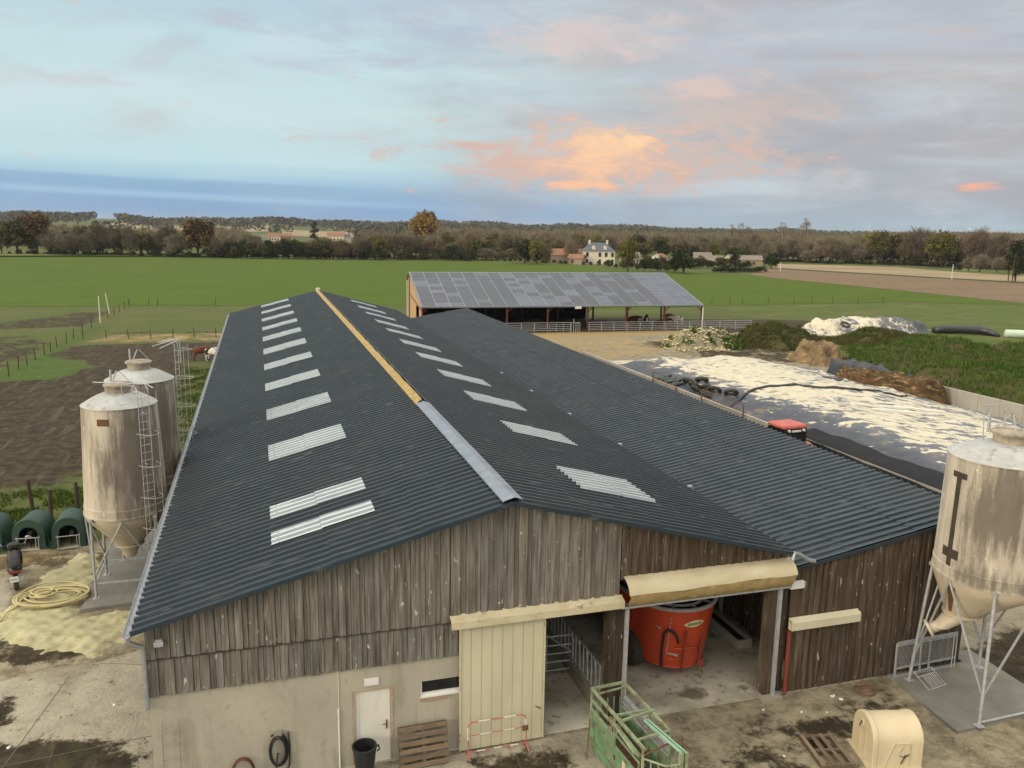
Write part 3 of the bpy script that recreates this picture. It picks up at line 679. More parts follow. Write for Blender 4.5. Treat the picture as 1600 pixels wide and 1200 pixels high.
mb.box(WX0, WX1, .03, .10, WZ0, WZ0+.11); mb.box(WX0, WX1, .03, .10, WZ1-.025, WZ1); mb.box(WX0, WX0+fr, .03, .10, WZ0+.11, WZ1-.025); mb.box(WX0, WX1, -.03, .03, WZ0, WZ0+.03)
win = mb.build('window', M_WHITE, shed)
mb = MB(); mb.box(WX0+fr, WX1, .07, .08, WZ0+.11, WZ1-.025); mb.build('pane', M_GLASS, win)
mb = MB(); mb.box(WX0, WX1-.35, -.035, -.002, WZ0-.09, WZ0-.005); mb.build('window_sill', mat('broken_brick_sill', (.34, .20, .13), (.36, .30, .22), 6., I1, .9), win)
mb = MB(); mb.box(4.93, 5.29, -.02, -.004, 2.20, 2.40); mb.build('blank_sign', M_WHITE, shed)
mb = MB(); mb.tube([(4.29, -.02, -.1), (4.285, -.02, 1.65), (4.30, -.02, 1.68)], .022, 8); mb.build('conduit', M_WHITE, shed)
mb = MB(); mb.tube([(4.30, -.012, 1.68), (4.285, -.012, 1.8), (4.30, -.012, 2.0), (4.295, -.012, 2.72)], .008, 6); mb.build('cable', M_DOOR, shed)
mb = MB(); mb.box(.22, .38, -.16, -.08, 4.10, 4.17); mb.box(.20, .40, -.20, -.15, 4.02, 4.14); mb.build('flood_lamp', M_GALV, shed)
# ---- sliding door, its rail cover, the canvas roller over the big opening
mb = MB(); x = 7.38; W_ = 2.24/8
for k in range(8):
    a = 7.38+k*W_
    mb.box(a, a+W_-.03, -.15, -.12, .04, 3.58); mb.box(a+W_-.03, a+W_, -.135, -.12, .04, 3.58)
sd = mb.build('sliding_door', M_CREAM, shed)
mb = MB(); mb.box(9.62, 9.66, -.17, -.10, .04, 3.58); mb.box(7.34, 7.38, -.17, -.10, .04, 3.58); mb.build('door_edge', M_CREAMD, sd)
mb = MB(); mb.tube([(9.42, -.16, 1.0), (9.56, -.20, .92)], .014, 6); mb.build('door_handle', M_RUST, sd)
mb = MB(); mb.prism([(-.06, 3.84), (-.30, 3.74), (-.30, 3.55), (-.27, 3.55), (-.27, 3.71), (-.06, 3.80)], 'x', 7.10, 11.84); mb.build('door_rail_cover', M_CREAMD, shed)
mb = MB()
for k in range(22): x = 7.2+k*.21; mb.box(x, x+.09, -.075, -.055, 3.80, 3.86)
mb.build('rail_clips', M_CREAM, shed)
awn = None
mb = MB(); prof = [(-.06, 4.36)]
prof = [(-.06, 4.36), (-.16, 4.345), (-.27, 4.31), (-.37, 4.25), (-.45, 4.17), (-.50, 4.08), (-.52, 4.00)]
n_ = 26; rings = []
for i in range(n_+1):
    x = 11.86+(17.06-11.86)*i/n_; s = .018*math.sin(x*1.3)+.010*math.sin(x*4.1)
    rings.append([(x, p[0]*(1+.0)+s*(j > 2), p[1]+s*.6*(j > 2)) for j, p in enumerate(prof)])
mb.loft(rings, closed=False)
awn = mb.build('roller_canvas', M_TARPC, shed, smooth='all', fix=False)
mb = MB(); rings = []; n_ = 80
for i in range(n_+1):
    x = 11.90+(17.03-11.90)*i/n_; w = .022*math.sin(x*9+math.sin(x*3.1)*2)+.012*math.sin(x*23)
    rings.append([(x, -.515, 4.02), (x, -.485+w, 3.90), (x, -.44-w, 3.78+w*.4), (x, -.37+w, 3.66), (x, -.27, 3.57), (x, -.16, 3.555)])
mb.loft(rings, closed=False); mb.build('canvas_skirt', M_TARPB, awn, smooth='all', fix=False)
mb = MB(); mb.box(11.8, 17.1, -.24, -.02, 3.49, 3.55); mb.build('lintel_beam', M_GALV, shed)
mb = MB(); mb.box(17.10, 17.58, -.20, -.06, 3.40, 3.62); mb.build('rail_end_box', M_WHITE, shed, bevel=.02)
mb = MB(); mb.prism([(-.07, 2.46), (-.24, 2.36), (-.24, 2.12), (-.21, 2.12), (-.21, 2.33), (-.07, 2.42)], 'x', 17.22, 19.62); mb.box(17.22, 17.23, -.22, -.07, 2.12, 2.42); mb.box(19.61, 19.62, -.22, -.07, 2.12, 2.42); mb.build('side_rail_cover', M_CREAM, shed)
mb = MB(); mb.box(17.22, 17.30, -.12, -.05, .05, 2.05); mb.build('red_door_edge', M_REDD, shed)
mb = MB(); mb.tube([(16.9, -.42, 4.42), (17.0, -.36, 4.60), (17.25, -.30, 4.50), (17.55, -.26, 4.30), (17.8, -.24, 4.22)], .06, 8); mb.build('valley_spout', M_ZINC, shed, smooth=True)
# ---- posts
mb = MB()
for k in range(3): mb.box(11.50+k*.15, 11.50+k*.15+.143, -.06-.012*(k % 2), .30, .0, 3.5, (rnd.uniform(.5, .8),)*3)
mb.build('timber_post', M_WOODR, shed)
for x, z in ((11.96, 0), (16.78, .1)): mb = MB(); mb.box(x, x+.09, -.16, -.06, z, 3.49); mb.build('roller_guide', M_GALV, shed)
mb = MB(); mb.box(16.52, 16.77, -.06, .25, .08, 3.5, (.9,)*3); mb.build('timber_post', M_WOODR, shed)
mb = MB(); mb.prism([(16.35, -.35), (17.05, -.35), (17.0, .8), (16.45, .8)], 'z', -.02, .10); mb.build('kerb_stone', M_CONC, shed, bevel=.02)
for y in range(6, 36, 6):
    for x in (11.7, 17.2): mb = MB(); mb.box(x-.08, x+.08, y-.08, y+.08, 0, 4.6); mb.build('inner_post', M_GALV, shed)
    mb = MB()
    for a, b in (((.3, 4.4), (RX, RZ-.2)), ((RX, RZ-.2), (16.9, 4.4))): mb.bar((a[0], y, a[1]), (b[0], y, b[1]), .14, .22)
    mb.build('rafter', M_GALV, shed)
# inside floor, slatted partition and solid wall on the right of the bay
mb = MB(); mb.box(.2, 23.5, -.02, 66, -.2, .035); o = mb.build('shed_floor', mat('floor_concrete', (.56, .54, .44), (.45, .43, .345), .6, I1, .9, .2, layers=[((.10, .085, .06), 1.1, .60, .69, I1, .85), ((.20, .18, .13), .5, .46, .64, I1, .7), ((.15, .13, .095), 4., .56, .66, I1, .6), ((.50, .47, .39), 6., .58, .7, I1, .5)]), shed)
mb = MB()
for k in range(44): y = .5+k*.26; mb.box(18.35, 18.41, y, y+.14, .1, 2.6, (rnd.uniform(.6, 1.1),)*3)
mb.box(18.42, 18.5, .4, 12, 2.0, 2.16, .9); mb.box(18.42, 18.5, .4, 12, .5, .66, .9); mb.box(18.9, 19.0, .3, 66, 0, 3.6, .5)
mb.build('slatted_partition', M_WOODR, shed)
for y in (1.8, 4.9): mb = MB(); mb.box(18.05, 18.17, y, y+.12, 0, 3.4); mb.build('partition_post', M_GALV, shed)

# ---- things inside the opening
t = thing('feed_trough', 'long white feed trough on the floor along the slatted partition inside the shed', 'trough', (17.62, 2.6, .04))
mb = MB(); mb.box(-.28, .28, 0, .08, 0, .30); mb.box(-.28, -.20, .08, 7.5, 0, .30); mb.box(.20, .28, .08, 7.5, 0, .30); mb.box(-.20, .20, .08, 7.5, 0, .05); mb.build('trough_shell', M_CWALL, t, bevel=.015)
mb = MB(); mb.box(-.19, .19, .1, 7.4, .05, .16); mb.build('feed', M_DARK, t)
t = thing('steel_gate', 'grey five bar steel gate closing the passage behind the sliding door', 'gate', (9.5, 2.65, .035), R(-2))
mb = MB()
for z in (.25, .52, .79, 1.06, 1.36): mb.tube([(0, 0, z), (1.98, 0, z)], .026, 8)
mb.tube([(0, 0, .25), (0, 0, 1.36)], .026, 8); mb.tube([(1.98, 0, .25), (2.05, 0, .4), (2.05, 0, 1.2), (1.98, 0, 1.36)], .026, 8); mb.tube([(1.2, 0, .25), (1.2, 0, 1.36)], .024, 8)
mb.build('gate_frame', M_GALV, t, smooth=True)
t = thing('feed_barrier', 'grey steel feed barrier of upright bars on a low concrete wall inside the shed', 'feed barrier', (11.55, .35, .035))
mb = MB(); mb.box(-.10, .10, 0, 14, 0, .42); mb.build('low_wall', M_CONC, t, bevel=.02)
mb = MB()
for z in (.52, 1.45): mb = MB(); mb.tube([(0, .1, z), (0, 14, z)], .028, 8); mb.build('rail', M_GALV, t)
mb = MB(); y = .15
while y < 13.8:
    mb.tube([(0, y, .42), (0, y, 1.45)], .02, 6); mb.tube([(0, y+.22, .52), (0, y+.40, 1.45)], .017, 6); mb.tube([(0, y+.30, .52), (0, y+.30, 1.45)], .017, 6); y += .62
mb.build('bars', M_GALV, t)
t = thing('steel_gate', 'slanting steel brace gate against the dark pen deep inside the shed', 'gate', (10.0, 6.4, .035), R(4))
mb = MB()
for z in (.3, .7, 1.1, 1.5): mb.tube([(-2, 0, z), (1.45, 0, z)], .026, 8)
mb.tube([(-2, 0, .3), (-2, 0, 1.5)], .026, 8); mb.tube([(1.45, 0, .3), (1.45, 0, 1.5)], .026, 8); mb.tube([(-2, 0, 2.6), (1.4, -3.6, .6)], .035, 8)
mb.build('gate_frame', M_GALV, t, smooth=True)
# ------------------------------------------------------------------ feed silos
def cyl_patch(mb, r, a0, a1, z0, z1, n=6, rz=None):
    """thin curved patch standing just proud of a cylinder; rz(z) gives the radius"""
    V = []
    for z in (z0, z1):
        rr = (rz(z) if rz else r)+.006
        V.append([(rr*math.cos(a0+(a1-a0)*k/n), rr*math.sin(a0+(a1-a0)*k/n), z) for k in range(n+1)])
    mb.loft(V, closed=False)
def silo(label, loc, zr, zt, r0, r1, leg_angles, rleg, hop, boot, rz=0, ladder=None, patches=(), legs_top=None, dome=.40, frame=1, zb=0., splay=1., stains=((290, 34, .55, .7, .75), (330, 25, .6, .9, .45), (245, 22, .45, .3, .35), (60, 60, .5, .8, .6))):
    t = thing('feed_silo', label, 'silo', loc, rz, 'weathered feed silos on steel legs')
    rad = lambda z: r0+(r1-r0)*(z-zr)/(zt-zr)
    mb = MB(); prof = [(r0*1.0, zr-.0), (r0+.035, zr), (r0+.035, zr+.06), (r0+.01, zr+.07)]
    prof += [(rad(zr+.3)+.02, zr+.34), (rad(zr+.3), zr+.36)]
    for k in range(1, 9): z = zr+.36+(zt-zr-.36)*k/8; prof.append((rad(z), z))
    prof += [(r1+.02, zt+.01), (r1+.02, zt+.05)]
    mb.lathe(prof, n=64); bo = mb.build('body', M_FIBRE, t, smooth=True)
    at = bo.data.attributes.new('stain', 'FLOAT_COLOR', 'POINT'); buf = []
    for v in bo.data.vertices:
        a = math.degrees(math.atan2(v.co.y, v.co.x)+rz) % 360; z = (v.co.z-zr)/(zt-zr); s_ = 0.
        for a0, wa, z0, wz, k in stains: da = (a-a0+180) % 360-180; s_ += k*math.exp(-(da/wa)**2-((z-z0)/wz)**2)
        buf += [s_, 0, 0, 1]
    at.data.foreach_set('color', buf)
    mb = MB(); pr = [(r1+.02, zt+.05)]
    for k in range(1, 9): u = k/8; pr.append((r1+(.42-r1)*u, zt+.05+dome*math.sin(u*PI/2*.92)))
    mb.lathe(pr, n=48); mb.build('dome', M_FIBRED, t, smooth='all')
    zc = zt+.05+dome*.985
    mb = MB(); mb.lathe([(.42, zc-.05), (.42, zc+.24), (.50, zc+.25), (.50, zc+.31), (.44, zc+.34), (.0001, zc+.37)], n=28); hat = mb.build('hatch', mat('hatch_fibreglass', (.42, .36, .27), (.22, .20, .16), 4., I1, .8, layers=[((.35, .25, .06), 5., .6, .72, I1, .7)]), t, smooth=True)
    mb = MB(); 
    for a in (0, 2.1, 4.2): mb.tube([(.42*math.cos(a), .42*math.sin(a), zc+.33), (.05*math.cos(a), .05*math.sin(a), zc+.78)], .014, 6)
    mb.tube([(-.30, .48, zc+.2), (-.30, .48, zc+.75)], .035, 8); mb.build('lifting_frame', M_GALV, hat)
    # hopper: loft from the rim to the outlet
    (hx, hy, hz, hr), (bx, by, bz, br) = hop, boot
    def ring(cx, cy, z, r, n=40): return [(cx+r*math.cos(2*PI*k/n), cy+r*math.sin(2*PI*k/n), z) for k in range(n)]
    mb = MB(); mb.loft([ring(0, 0, zr, r0-.01), ring(0, 0, zr-.16, r0-.03)]+[ring(hx*u, hy*u, zr-.16+(hz-zr+.16)*u, (r0-.03)+(hr-r0+.03)*u) for u in (.25, .5, .75, 1)])
    h = mb.build('hopper', M_HOPPER, t, smooth=True)
    mb = MB(); mb.loft([ring(hx, hy, hz+.03, hr), ring(hx, hy, hz+.03, hr+.07), ring(hx, hy, hz-.04, hr+.07), ring(hx, hy, hz-.04, hr-.02)]); mb.build('flange', M_HOPPER, h, smooth=True)
    mb = MB(); mb.loft([ring(hx, hy, hz-.04, hr-.02), ring((hx+bx)/2, (hy+by)/2, (hz+bz)/2, (hr+br)/2*.95), ring(bx, by, bz, br)], cap1=True); mb.build('outlet', M_HOPPER, h, smooth=True)
    ztop = zr-.02 if legs_top is None else legs_top
    pos = [(rleg*math.cos(a), rleg*math.sin(a)) for a in leg_angles]
    for x, y in pos:
        X, Y = x*splay, y*splay
        mb = MB(); mb.tube([(X, Y, zb), (x, y, ztop)], .048, 10); mb.box(X-.11, X+.11, Y-.11, Y+.11, zb-.0, zb+.02); mb.box(x-.07, x+.07, y-.07, y+.07, ztop-.05, ztop+.05)
        mb.build('leg', M_GALV, t, smooth=True)
    n = len(pos)
    for i in range(n):
        a, b = pos[i], pos[(i+1) % n]; m_ = ((a[0]+b[0])/2, (a[1]+b[1])/2); ml = math.hypot(*m_); k = (r0+.02)/ml; tp = (m_[0]*k, m_[1]*k, ztop-.04)
        mb = MB()
        for q in (a, b): s_ = 1+(splay-1)*.75; mb.bar((q[0]*s_, q[1]*s_, zb+.85), tp, .045, .045)
        if frame: mb.bar((a[0], a[1], zb+.55), (b[0], b[1], zb+.55), .05, .05)
        mb.build('brace', M_GALV, t)
    if ladder is not None:
        a, zl = ladder; c, s = math.cos(a), math.sin(a); P = lambda u, v, z: (c*u-s*v, s*u+c*v, z)
        mb = MB()
        for v in (-.2, .2): mb.tube([P(r0+.14, v, zb+.4), P(r0+.14, v, zl), P(r0-.05, v, zl+.18), P(r0-.5, v, zl+.1)], .014, 6)
        z = zb+.6
        while z < zl: mb.tube([P(r0+.14, -.2, z), P(r0+.14, .2, z)], .011, 5); z += .28
        for z in (zr+.1, (zr+zt)/2, zt-.1): mb.bar(P(r0-.02, 0, z), P(r0+.14, 0, z), .03, .03)
        lad = mb.build('ladder', M_GALV, t)
        mb = MB(); z = zr-.3
        while z < zl+.1:
            mb.tube([P(r0+.14+.0+.62*math.sin(PI*k/10), .34*math.cos(PI*k/10), z) for k in range(11)], .011, 5); z += 1.15
        for k in (2, 8): mb.tube([P(r0+.14+.62*math.sin(PI*k/10), .34*math.cos(PI*k/10), zr-.3) , P(r0+.14+.62*math.sin(PI*k/10), .34*math.cos(PI*k/10), zl)], .010, 5)
        mb.build('ladder_cage', M_GALV, lad)
    for (nm, m, a0, a1, z0, z1, on_hop) in patches:
        mb = MB()
        if on_hop:
            V = []
            for z in (z0, z1):
                u = (zr-.16-z)/(zr-.16-hz); rr = (r0-.03)+(hr-r0+.03)*u+.008
                V.append([(hx*u+rr*math.cos(a0+(a1-a0)*k/5), hy*u+rr*math.sin(a0+(a1-a0)*k/5), z) for k in range(6)])
            mb.loft(V, closed=False)
        else: cyl_patch(mb, 0, a0, a1, z0, z1, 6, rad)
        mb.build(nm, m, t, smooth='all', fix=False)
    return t
LA = [R(225), R(315), R(45), R(135)]
s1 = silo('stained cream silo with lichen flecks, the nearer of the two left of the shed', (-2.2, 12.95, .14), 2.95, 6.9, 1.42, 1.26, LA, 1.50, (.0, 0, 1.62, .44), (0, 0, 1.12, .20), 0, (R(-52), 7.6),
          [('brown_patch', M_PATCHB, R(243), R(262), 6.38, 6.62, 0)])
s2 = silo('paler grey silo standing just behind the nearer left silo', (-1.95, 16.5, .14), 2.95, 7.15, 1.38, 1.28, LA, 1.46, (.0, 0, 1.62, .44), (0, 0, 1.12, .20), R(8), (R(-22), 8.6))
A0 = R(176)
s3 = silo('big streaked silo with dark strip at the right edge beside the brown annex', (22.78, -1.70, .08), 3.85, 7.30, 1.56, 1.50, [R(226), R(318), R(42), R(138)], 1.54, (-.68, .24, 2.62, .46), (-1.15, .46, 2.12, .24), 0, None,
          [('dark_strip', M_PATCH, A0-.055, A0+.055, 4.15, 6.95, 0), ('dark_strip', M_PATCH, A0-.17, A0-.057, 6.78, 6.95, 0), ('dark_strip', M_PATCH, A0+.057, A0+.17, 6.78, 6.95, 0), ('dark_strip', M_PATCH, A0-.19, A0-.057, 4.45, 4.72, 0), ('dark_strip', M_PATCH, A0+.057, A0+.19, 4.45, 4.72, 0), ('brown_strip', M_PATCHB, R(178), R(188), 2.72, 3.62, 1)], zb=0., frame=0, splay=1.18, stains=((226, 20, .70, .42, .95), (205, 8, .45, .5, .55), (268, 20, .6, .4, .7), (240, 60, .06, .05, 1.0), (190, 7, .5, .5, .5)))
mb = MB(); mb.tube([(-1.1, .44, 2.2), (-1.4, .60, 2.02)], .16, 12); mb.tube([(-1.40, .60, 2.02), (-1.46, .635, 1.98)], .27, 16); mb.build('auger_boot', M_HOPPER, s3, smooth=True)
mb = MB(); mb.tube([(-1.15, -1.25, .05), (1.15, -1.2, .05)], .035, 8); mb.build('floor_bar', M_GALV, s3)
mb = MB()
zc = 7.30+.55
mb.tube([(-.35, .55, zc-.2), (-.38, .62, zc+.85), (.42, .62, zc+.85), (.38, .55, zc-.2)], .016, 6); mb.tube([(-.1, .58, zc), (-.12, .62, zc+.85)], .012, 5); mb.build('hatch_rail', M_GALV, s3)
mb = MB(); mb.tube([(.45, -.25, 7.85), (1.1, -.75, 7.62), (1.5, -.95, 7.2)], .075, 8); mb.build('fill_pipe', M_WHITE, s3, smooth=True)
# guard rails on the tops of the left silos
for s, zc, sg in ((s1, 7.45, 1), (s2, 7.7, 1)):
    mb = MB(); z = zc+.35
    mb.tube([(-.75, -.35, z), (.2, -.75, z), (1.05, -.85, z-.05), (1.3, -1.1, z-.15)] if s is s1 else [(.55, -.15, z+.45), (1.45, -.35, z+.75), (1.55, -.55, z+.75), (1.55, -.6, z-.2)], .02, 6)
    mb.tube([(.2, -.75, z), (.25, -.78, zc-.1)] if s is s1 else [(.8, -.45, z+.40), (1.45, -.75, z+.72), (1.55, -.6, z+.75)], .018, 6)
    mb.build('top_rail', M_GALV, s)

# ------------------------------------------------------------------ red mixer wagon
mx_ = thing('mixer_wagon', 'red vertical mixer wagon parked in the open bay of the shed', 'feed mixer', (14.78, 2.42, .035), R(9))
def tub(phi_n=28, rb=.98, rt=1.30, Ls=2.1, z0=.38, z1=2.42, u=0.):
    """oval tub outline at height fraction u; the near end is a half circle, -y faces the yard"""
    r = rb+(rt-rb)*u; z = z0+(z1-z0)*u; P = []
    for k in range(phi_n+1): a = PI+PI*k/phi_n; P.append((r*math.cos(a), r*math.sin(a), z))
    for k in range(phi_n+1): a = PI*k/phi_n; P.append((r*math.cos(a), Ls+r*math.sin(a), z))
    return P
mb = MB(); mb.loft([tub(u=u/6) for u in range(7)], cap0=True); body = mb.build('tub', M_RED, mx_, smooth=True)
mb = MB(); mb.loft([[(x*.97, y*.97+.03, z) for x, y, z in tub(u=u/6)] for u in range(1, 7)], cap0=True); mb.build('tub_inside', M_DARK, mx_, fix=False)
M_RIM = mat('grey_rim', (.30, .28, .26), (.40, .37, .34), 5., I1, .7)
mb = MB(); mb.tube(tub(u=1.0), .06, 8, close=True); mb.tube([(x*.74, (y-1.05)*.84+1.05, z-.02) for x, y, z in tub(u=1.)], .045, 8, close=True)
for a in (205, 235, 268, 300, 330):
    c, s = math.cos(R(a)), math.sin(R(a)); mb.bar((1.30*c, 1.30*s, 2.42), (.96*c, 1.0*s+.12, 2.40), .09, .03)
mb.build('rim', M_RIM, mx_, smooth=True)
mb = MB(); mb.tube(tub(u=.02), .03, 6, close=True); mb.build('base_hoop', M_RED, mx_)
def on_tub(a, z, out=0.):
    u = (z-.38)/2.04; r = .98+.32*u+out; return (r*math.cos(R(a)), r*math.sin(R(a)), z)
mb = MB()
for z in (.72, .92): mb.tube([on_tub(a, z, .02) for a in range(228, 268, 4)], .022, 6)
mb.tube([on_tub(a, 1.12, .05) for a in range(238, 272, 4)], .03, 6); mb.build('tub_ribs', M_RED, mx_)
mb = MB(); mb.tube([on_tub(252, .30, .10), on_tub(252, 1.0, .10), on_tub(253, 1.75, .10)], .035, 6); mb.box(*[v for q in zip(on_tub(252, 1.7, .06), on_tub(252, 1.7, .12)) for v in sorted((q[0]-.05, q[1]+.05))]); mb.build('door_ram', M_REDD, mx_)
mb = MB(); mb.tube([on_tub(218, .42, .05), on_tub(219, 1.0, .06), on_tub(222, 1.62, .08), on_tub(228, 1.80, .14), on_tub(236, 1.72, .14), on_tub(241, 1.50, .10), on_tub(243, 1.32, .06)], .042, 8); mb.build('hydraulic_hose', M_DARK, mx_, smooth=True)
mb = MB()
for k in range(6): a = on_tub(231-k*.5, 2.15-k*.13, .03); b = on_tub(231-k*.5, 2.08-k*.13, .03); mb.bar(a, b, .035, .02)
mb.tube([on_tub(229, 1.4, .03), on_tub(226, .9, .05)], .012, 5); mb.tube([on_tub(228, .95, .06), on_tub(244, .88, .08)], .03, 6); mb.build('scale_marks', M_RIM, mx_)
mb = MB(); mb.tube([on_tub(284, 1.45, .04), on_tub(284, .75, .06)], .022, 6); mb.box(*[v for q in zip(on_tub(284, .95, .02), on_tub(284, 1.2, .10)) for v in sorted((q[0]-.06, q[1]+.06))]); mb.build('lamp_bracket', M_REDD, mx_)
mb = MB(); c = on_tub(285, .52, .14); mb.tube([(c[0], c[1], c[2]-.02), (c[0], c[1]-.05, c[2]+.0)], .13, 14); mb.tube([(c[0]+.02, c[1]-.04, c[2]-.1), (c[0]+.06, c[1]-.08, .18), (c[0]-.02, c[1]-.06, .1)], .012, 5); mb.build('lamp_housing', M_REDD, mx_)
# the pale lens-shaped badge with olive lettering strokes
mb = MB(); n_ = 24; top = []; bot = []
for k in range(n_+1):
    f = k/n_; a = 249+33*f; hh = .115*math.sin(PI*f)**.8; zc = 1.93+.02*f; top.append(on_tub(a, zc+hh, .012)); bot.append(on_tub(a, zc-hh, .012))
mb.loft([bot, top], closed=False); badge = mb.build('badge', mat('badge_cream', (.68, .62, .40), None, rough=.5), mx_, fix=False)
mb = MB()
for k in range(9):
    a0 = 254.5+2.5*k; z = 1.885+.0016*k
    if k == 3: z += .0
    mb.quad(on_tub(a0, z, .018), on_tub(a0+1.8, z, .018), on_tub(a0+2.2, z+.09, .018), on_tub(a0+.4, z+.09, .018))
mb.build('badge_lettering', mat('badge_olive', (.20, .22, .07), None, rough=.6), badge, fix=False)
for sx in (-1, 1):
    mb = MB(); c = (sx*1.12, .55, .52)
    pr = [(.27, -.17), (.44, -.19), (.52, -.15), (.535, 0), (.52, .15), (.44, .19), (.27, .17)]
    n_ = 32; mb.loft([[(c[0]+z, c[1]+r*math.cos(2*PI*k/n_), c[2]+r*math.sin(2*PI*k/n_)) for k in range(n_)] for r, z in pr])
    for k in range(26):
        a = 2*PI*k/26; ca, sa = math.cos(a), math.sin(a); mb.bar((c[0]-.14, c[1]+.535*ca, c[2]+.535*sa), (c[0]+.14, c[1]+.535*ca, c[2]+.535*sa), .035, .03, (0, ca, sa))
    w = mb.build('wheel', M_TYRE, mx_, smooth=True)
    mb = MB(); mb.tube([(c[0]-.10, c[1], c[2]), (c[0]+.10, c[1], c[2])], .27, 20); mb.build('hub', M_REDD, w, smooth=True)
mb = MB(); mb.box(-.95, .95, .45, .65, .44, .60); mb.box(-.3, .3, 2.9, 5.2, .42, .58); mb.build('chassis', M_REDD, mx_)
mb = MB(); mb.bar((-1.12, .25, 2.05), (-1.0, -.75, 1.75), .04, .04); mb.build('stay', M_RIM, mx_)

# ------------------------------------------------------------------ green cattle crush
cr = thing('cattle_crush', 'rusty pale green cattle crush standing outside the shed opening', 'cattle crush', (10.73, -.86, .0), R(4))
W_, H_ = .94, 1.70
mb = MB()
for x, y in ((0, 0), (W_, 0), (0, -1.28), (0, -2.66), (W_, -1.35), (W_, -2.3)): mb.tube([(x, y, 0), (x, y, H_)], .034, 8)
for x, ye in ((0, -2.75), (W_, -2.3)): mb.bar((x, .02, H_), (x, ye, H_), .065, .065)
mb.bar((0, 0, H_), (W_, 0, H_), .06, .06); mb.bar((0, -1.28, H_+.0), (W_, -1.35, H_), .05, .05); mb.bar((0.02, -2.35, H_), (W_, -2.28, H_), .05, .05)
mb.bar((0, -1.62, H_+.06), (W_+.05, -1.48, H_+.06), .06, .05); mb.bar((.08, -.1, H_-.12), (W_-.02, -.04, H_-.12), .04, .04)
mb.build('frame', M_GREENL, cr)
mb = MB(); mb.bar((-.02, -.02, 1.42), (-.02, -1.28, 1.42), .05, .05); mb.bar((-.02, -1.05, 1.50), (-.02, -2.55, 1.42), .07, .07); mb.bar((-.02, 0, 1.16), (-.02, -1.28, 1.16), .05, .05); mb.tube([(-.02, -1.2, 1.5), (-.05, -2.4, 1.40)], .045, 8); mb.build('side_rail', M_GREENL, cr)
mb = MB(); mb.box(-.03, -.015, -1.26, -.03, .34, 1.14); mb.box(-.035, -.02, -1.26, -.03, .05, .32); mb.build('side_panel', M_GREEN, cr)
mb = MB(); mb.box(-.04, -.02, -2.60, -1.32, .12, .98); mb.box(-.04, -.02, -2.60, -2.52, .98, 1.30); mb.box(-.04, -.02, -1.40, -1.32, .98, 1.30); mb.box(-.04, -.02, -2.52, -1.40, 1.22, 1.30); pd = mb.build('side_door', M_GREEN, cr)
mb = MB(); mb.box(-.05, -.041, -1.95, -1.80, .62, .82); mb.build('pale_sticker', M_CREAM, pd)
mb = MB(); mb.box(-.045, -.041, -2.0, -1.78, .60, .615); mb.tube([(-.05, -1.42, .6), (-.09, -1.42, .72)], .02, 6); mb.build('latch', M_RUST, pd)
mb = MB(); mb.box(W_-.01, W_+.01, -2.28, -.03, .12, .95); mb.build('side_panel', M_GREEN, cr)
mb = MB(); mb.bar((W_, 0, 1.15), (W_, -2.3, 1.15), .05, .05); mb.bar((W_+.04, 0, 1.28), (W_+.04, -2.2, 1.24), .09, .05); mb.bar((W_, 0, 1.0), (W_, -2.3, 1.0), .04, .04); mb.build('side_rail', M_GALV, cr)
mb = MB(); mb.box(.03, W_-.03, -2.6, -.03, .06, .10); mb.build('floor', M_RUST, cr)
mb = MB()
for dx in (0, .09): mb.bar((.55+dx, -1.75, H_+.03), (.72+dx, -3.15, H_+.03), .04, .05)
mb.build('head_bar', mat('mint_paint', (.30, .50, .36), (.24, .42, .30), 4., I1, .6), cr)
mb = MB()
for x0, y0, x1, y1 in ((0, -2.70, .35, -3.12), (.35, -3.12, .75, -3.18), (.75, -3.18, 1.04, -2.95), (1.04, -2.95, W_+.04, -2.3)):
    for z in (.12, .85, 1.45): mb.tube([(x0, y0, z), (x1, y1, z)], .024, 6)
    for k in range(4): f = k/3; mb.tube([(x0+(x1-x0)*f, y0+(y1-y0)*f, .12), (x0+(x1-x0)*f, y0+(y1-y0)*f, 1.45)], .02, 6)
for k in (0, 1): mb.box(.66+.13*k, .74+.13*k, -3.22, -3.14, .1, 1.74)
mb.build('head_gate', M_GREENL, cr)
mb = MB(); mb.tube([(.02, -2.62, 1.46), (.7, -2.5, 1.52), (1.22, -2.42, 1.52)], .022, 6); mb.tube([(1.22, -2.42, 1.52), (1.24, -2.44, 1.28), (1.38, -2.46, 1.28)], .016, 6); mb.build('crank', M_RUST, cr)
mb = MB(); mb.tube([(-.16, -.25, 1.02), (-.30, -.42, .02)], .018, 6); mb.build('prop_rod', M_RUST, cr)
mb = MB()
for k in range(5): mb.tube([(W_*.2*k+.09, -.02, .15), (W_*.2*k+.09, -.02, H_-.35)], .022, 6)
mb.build('rear_bars', M_GREEN, cr)

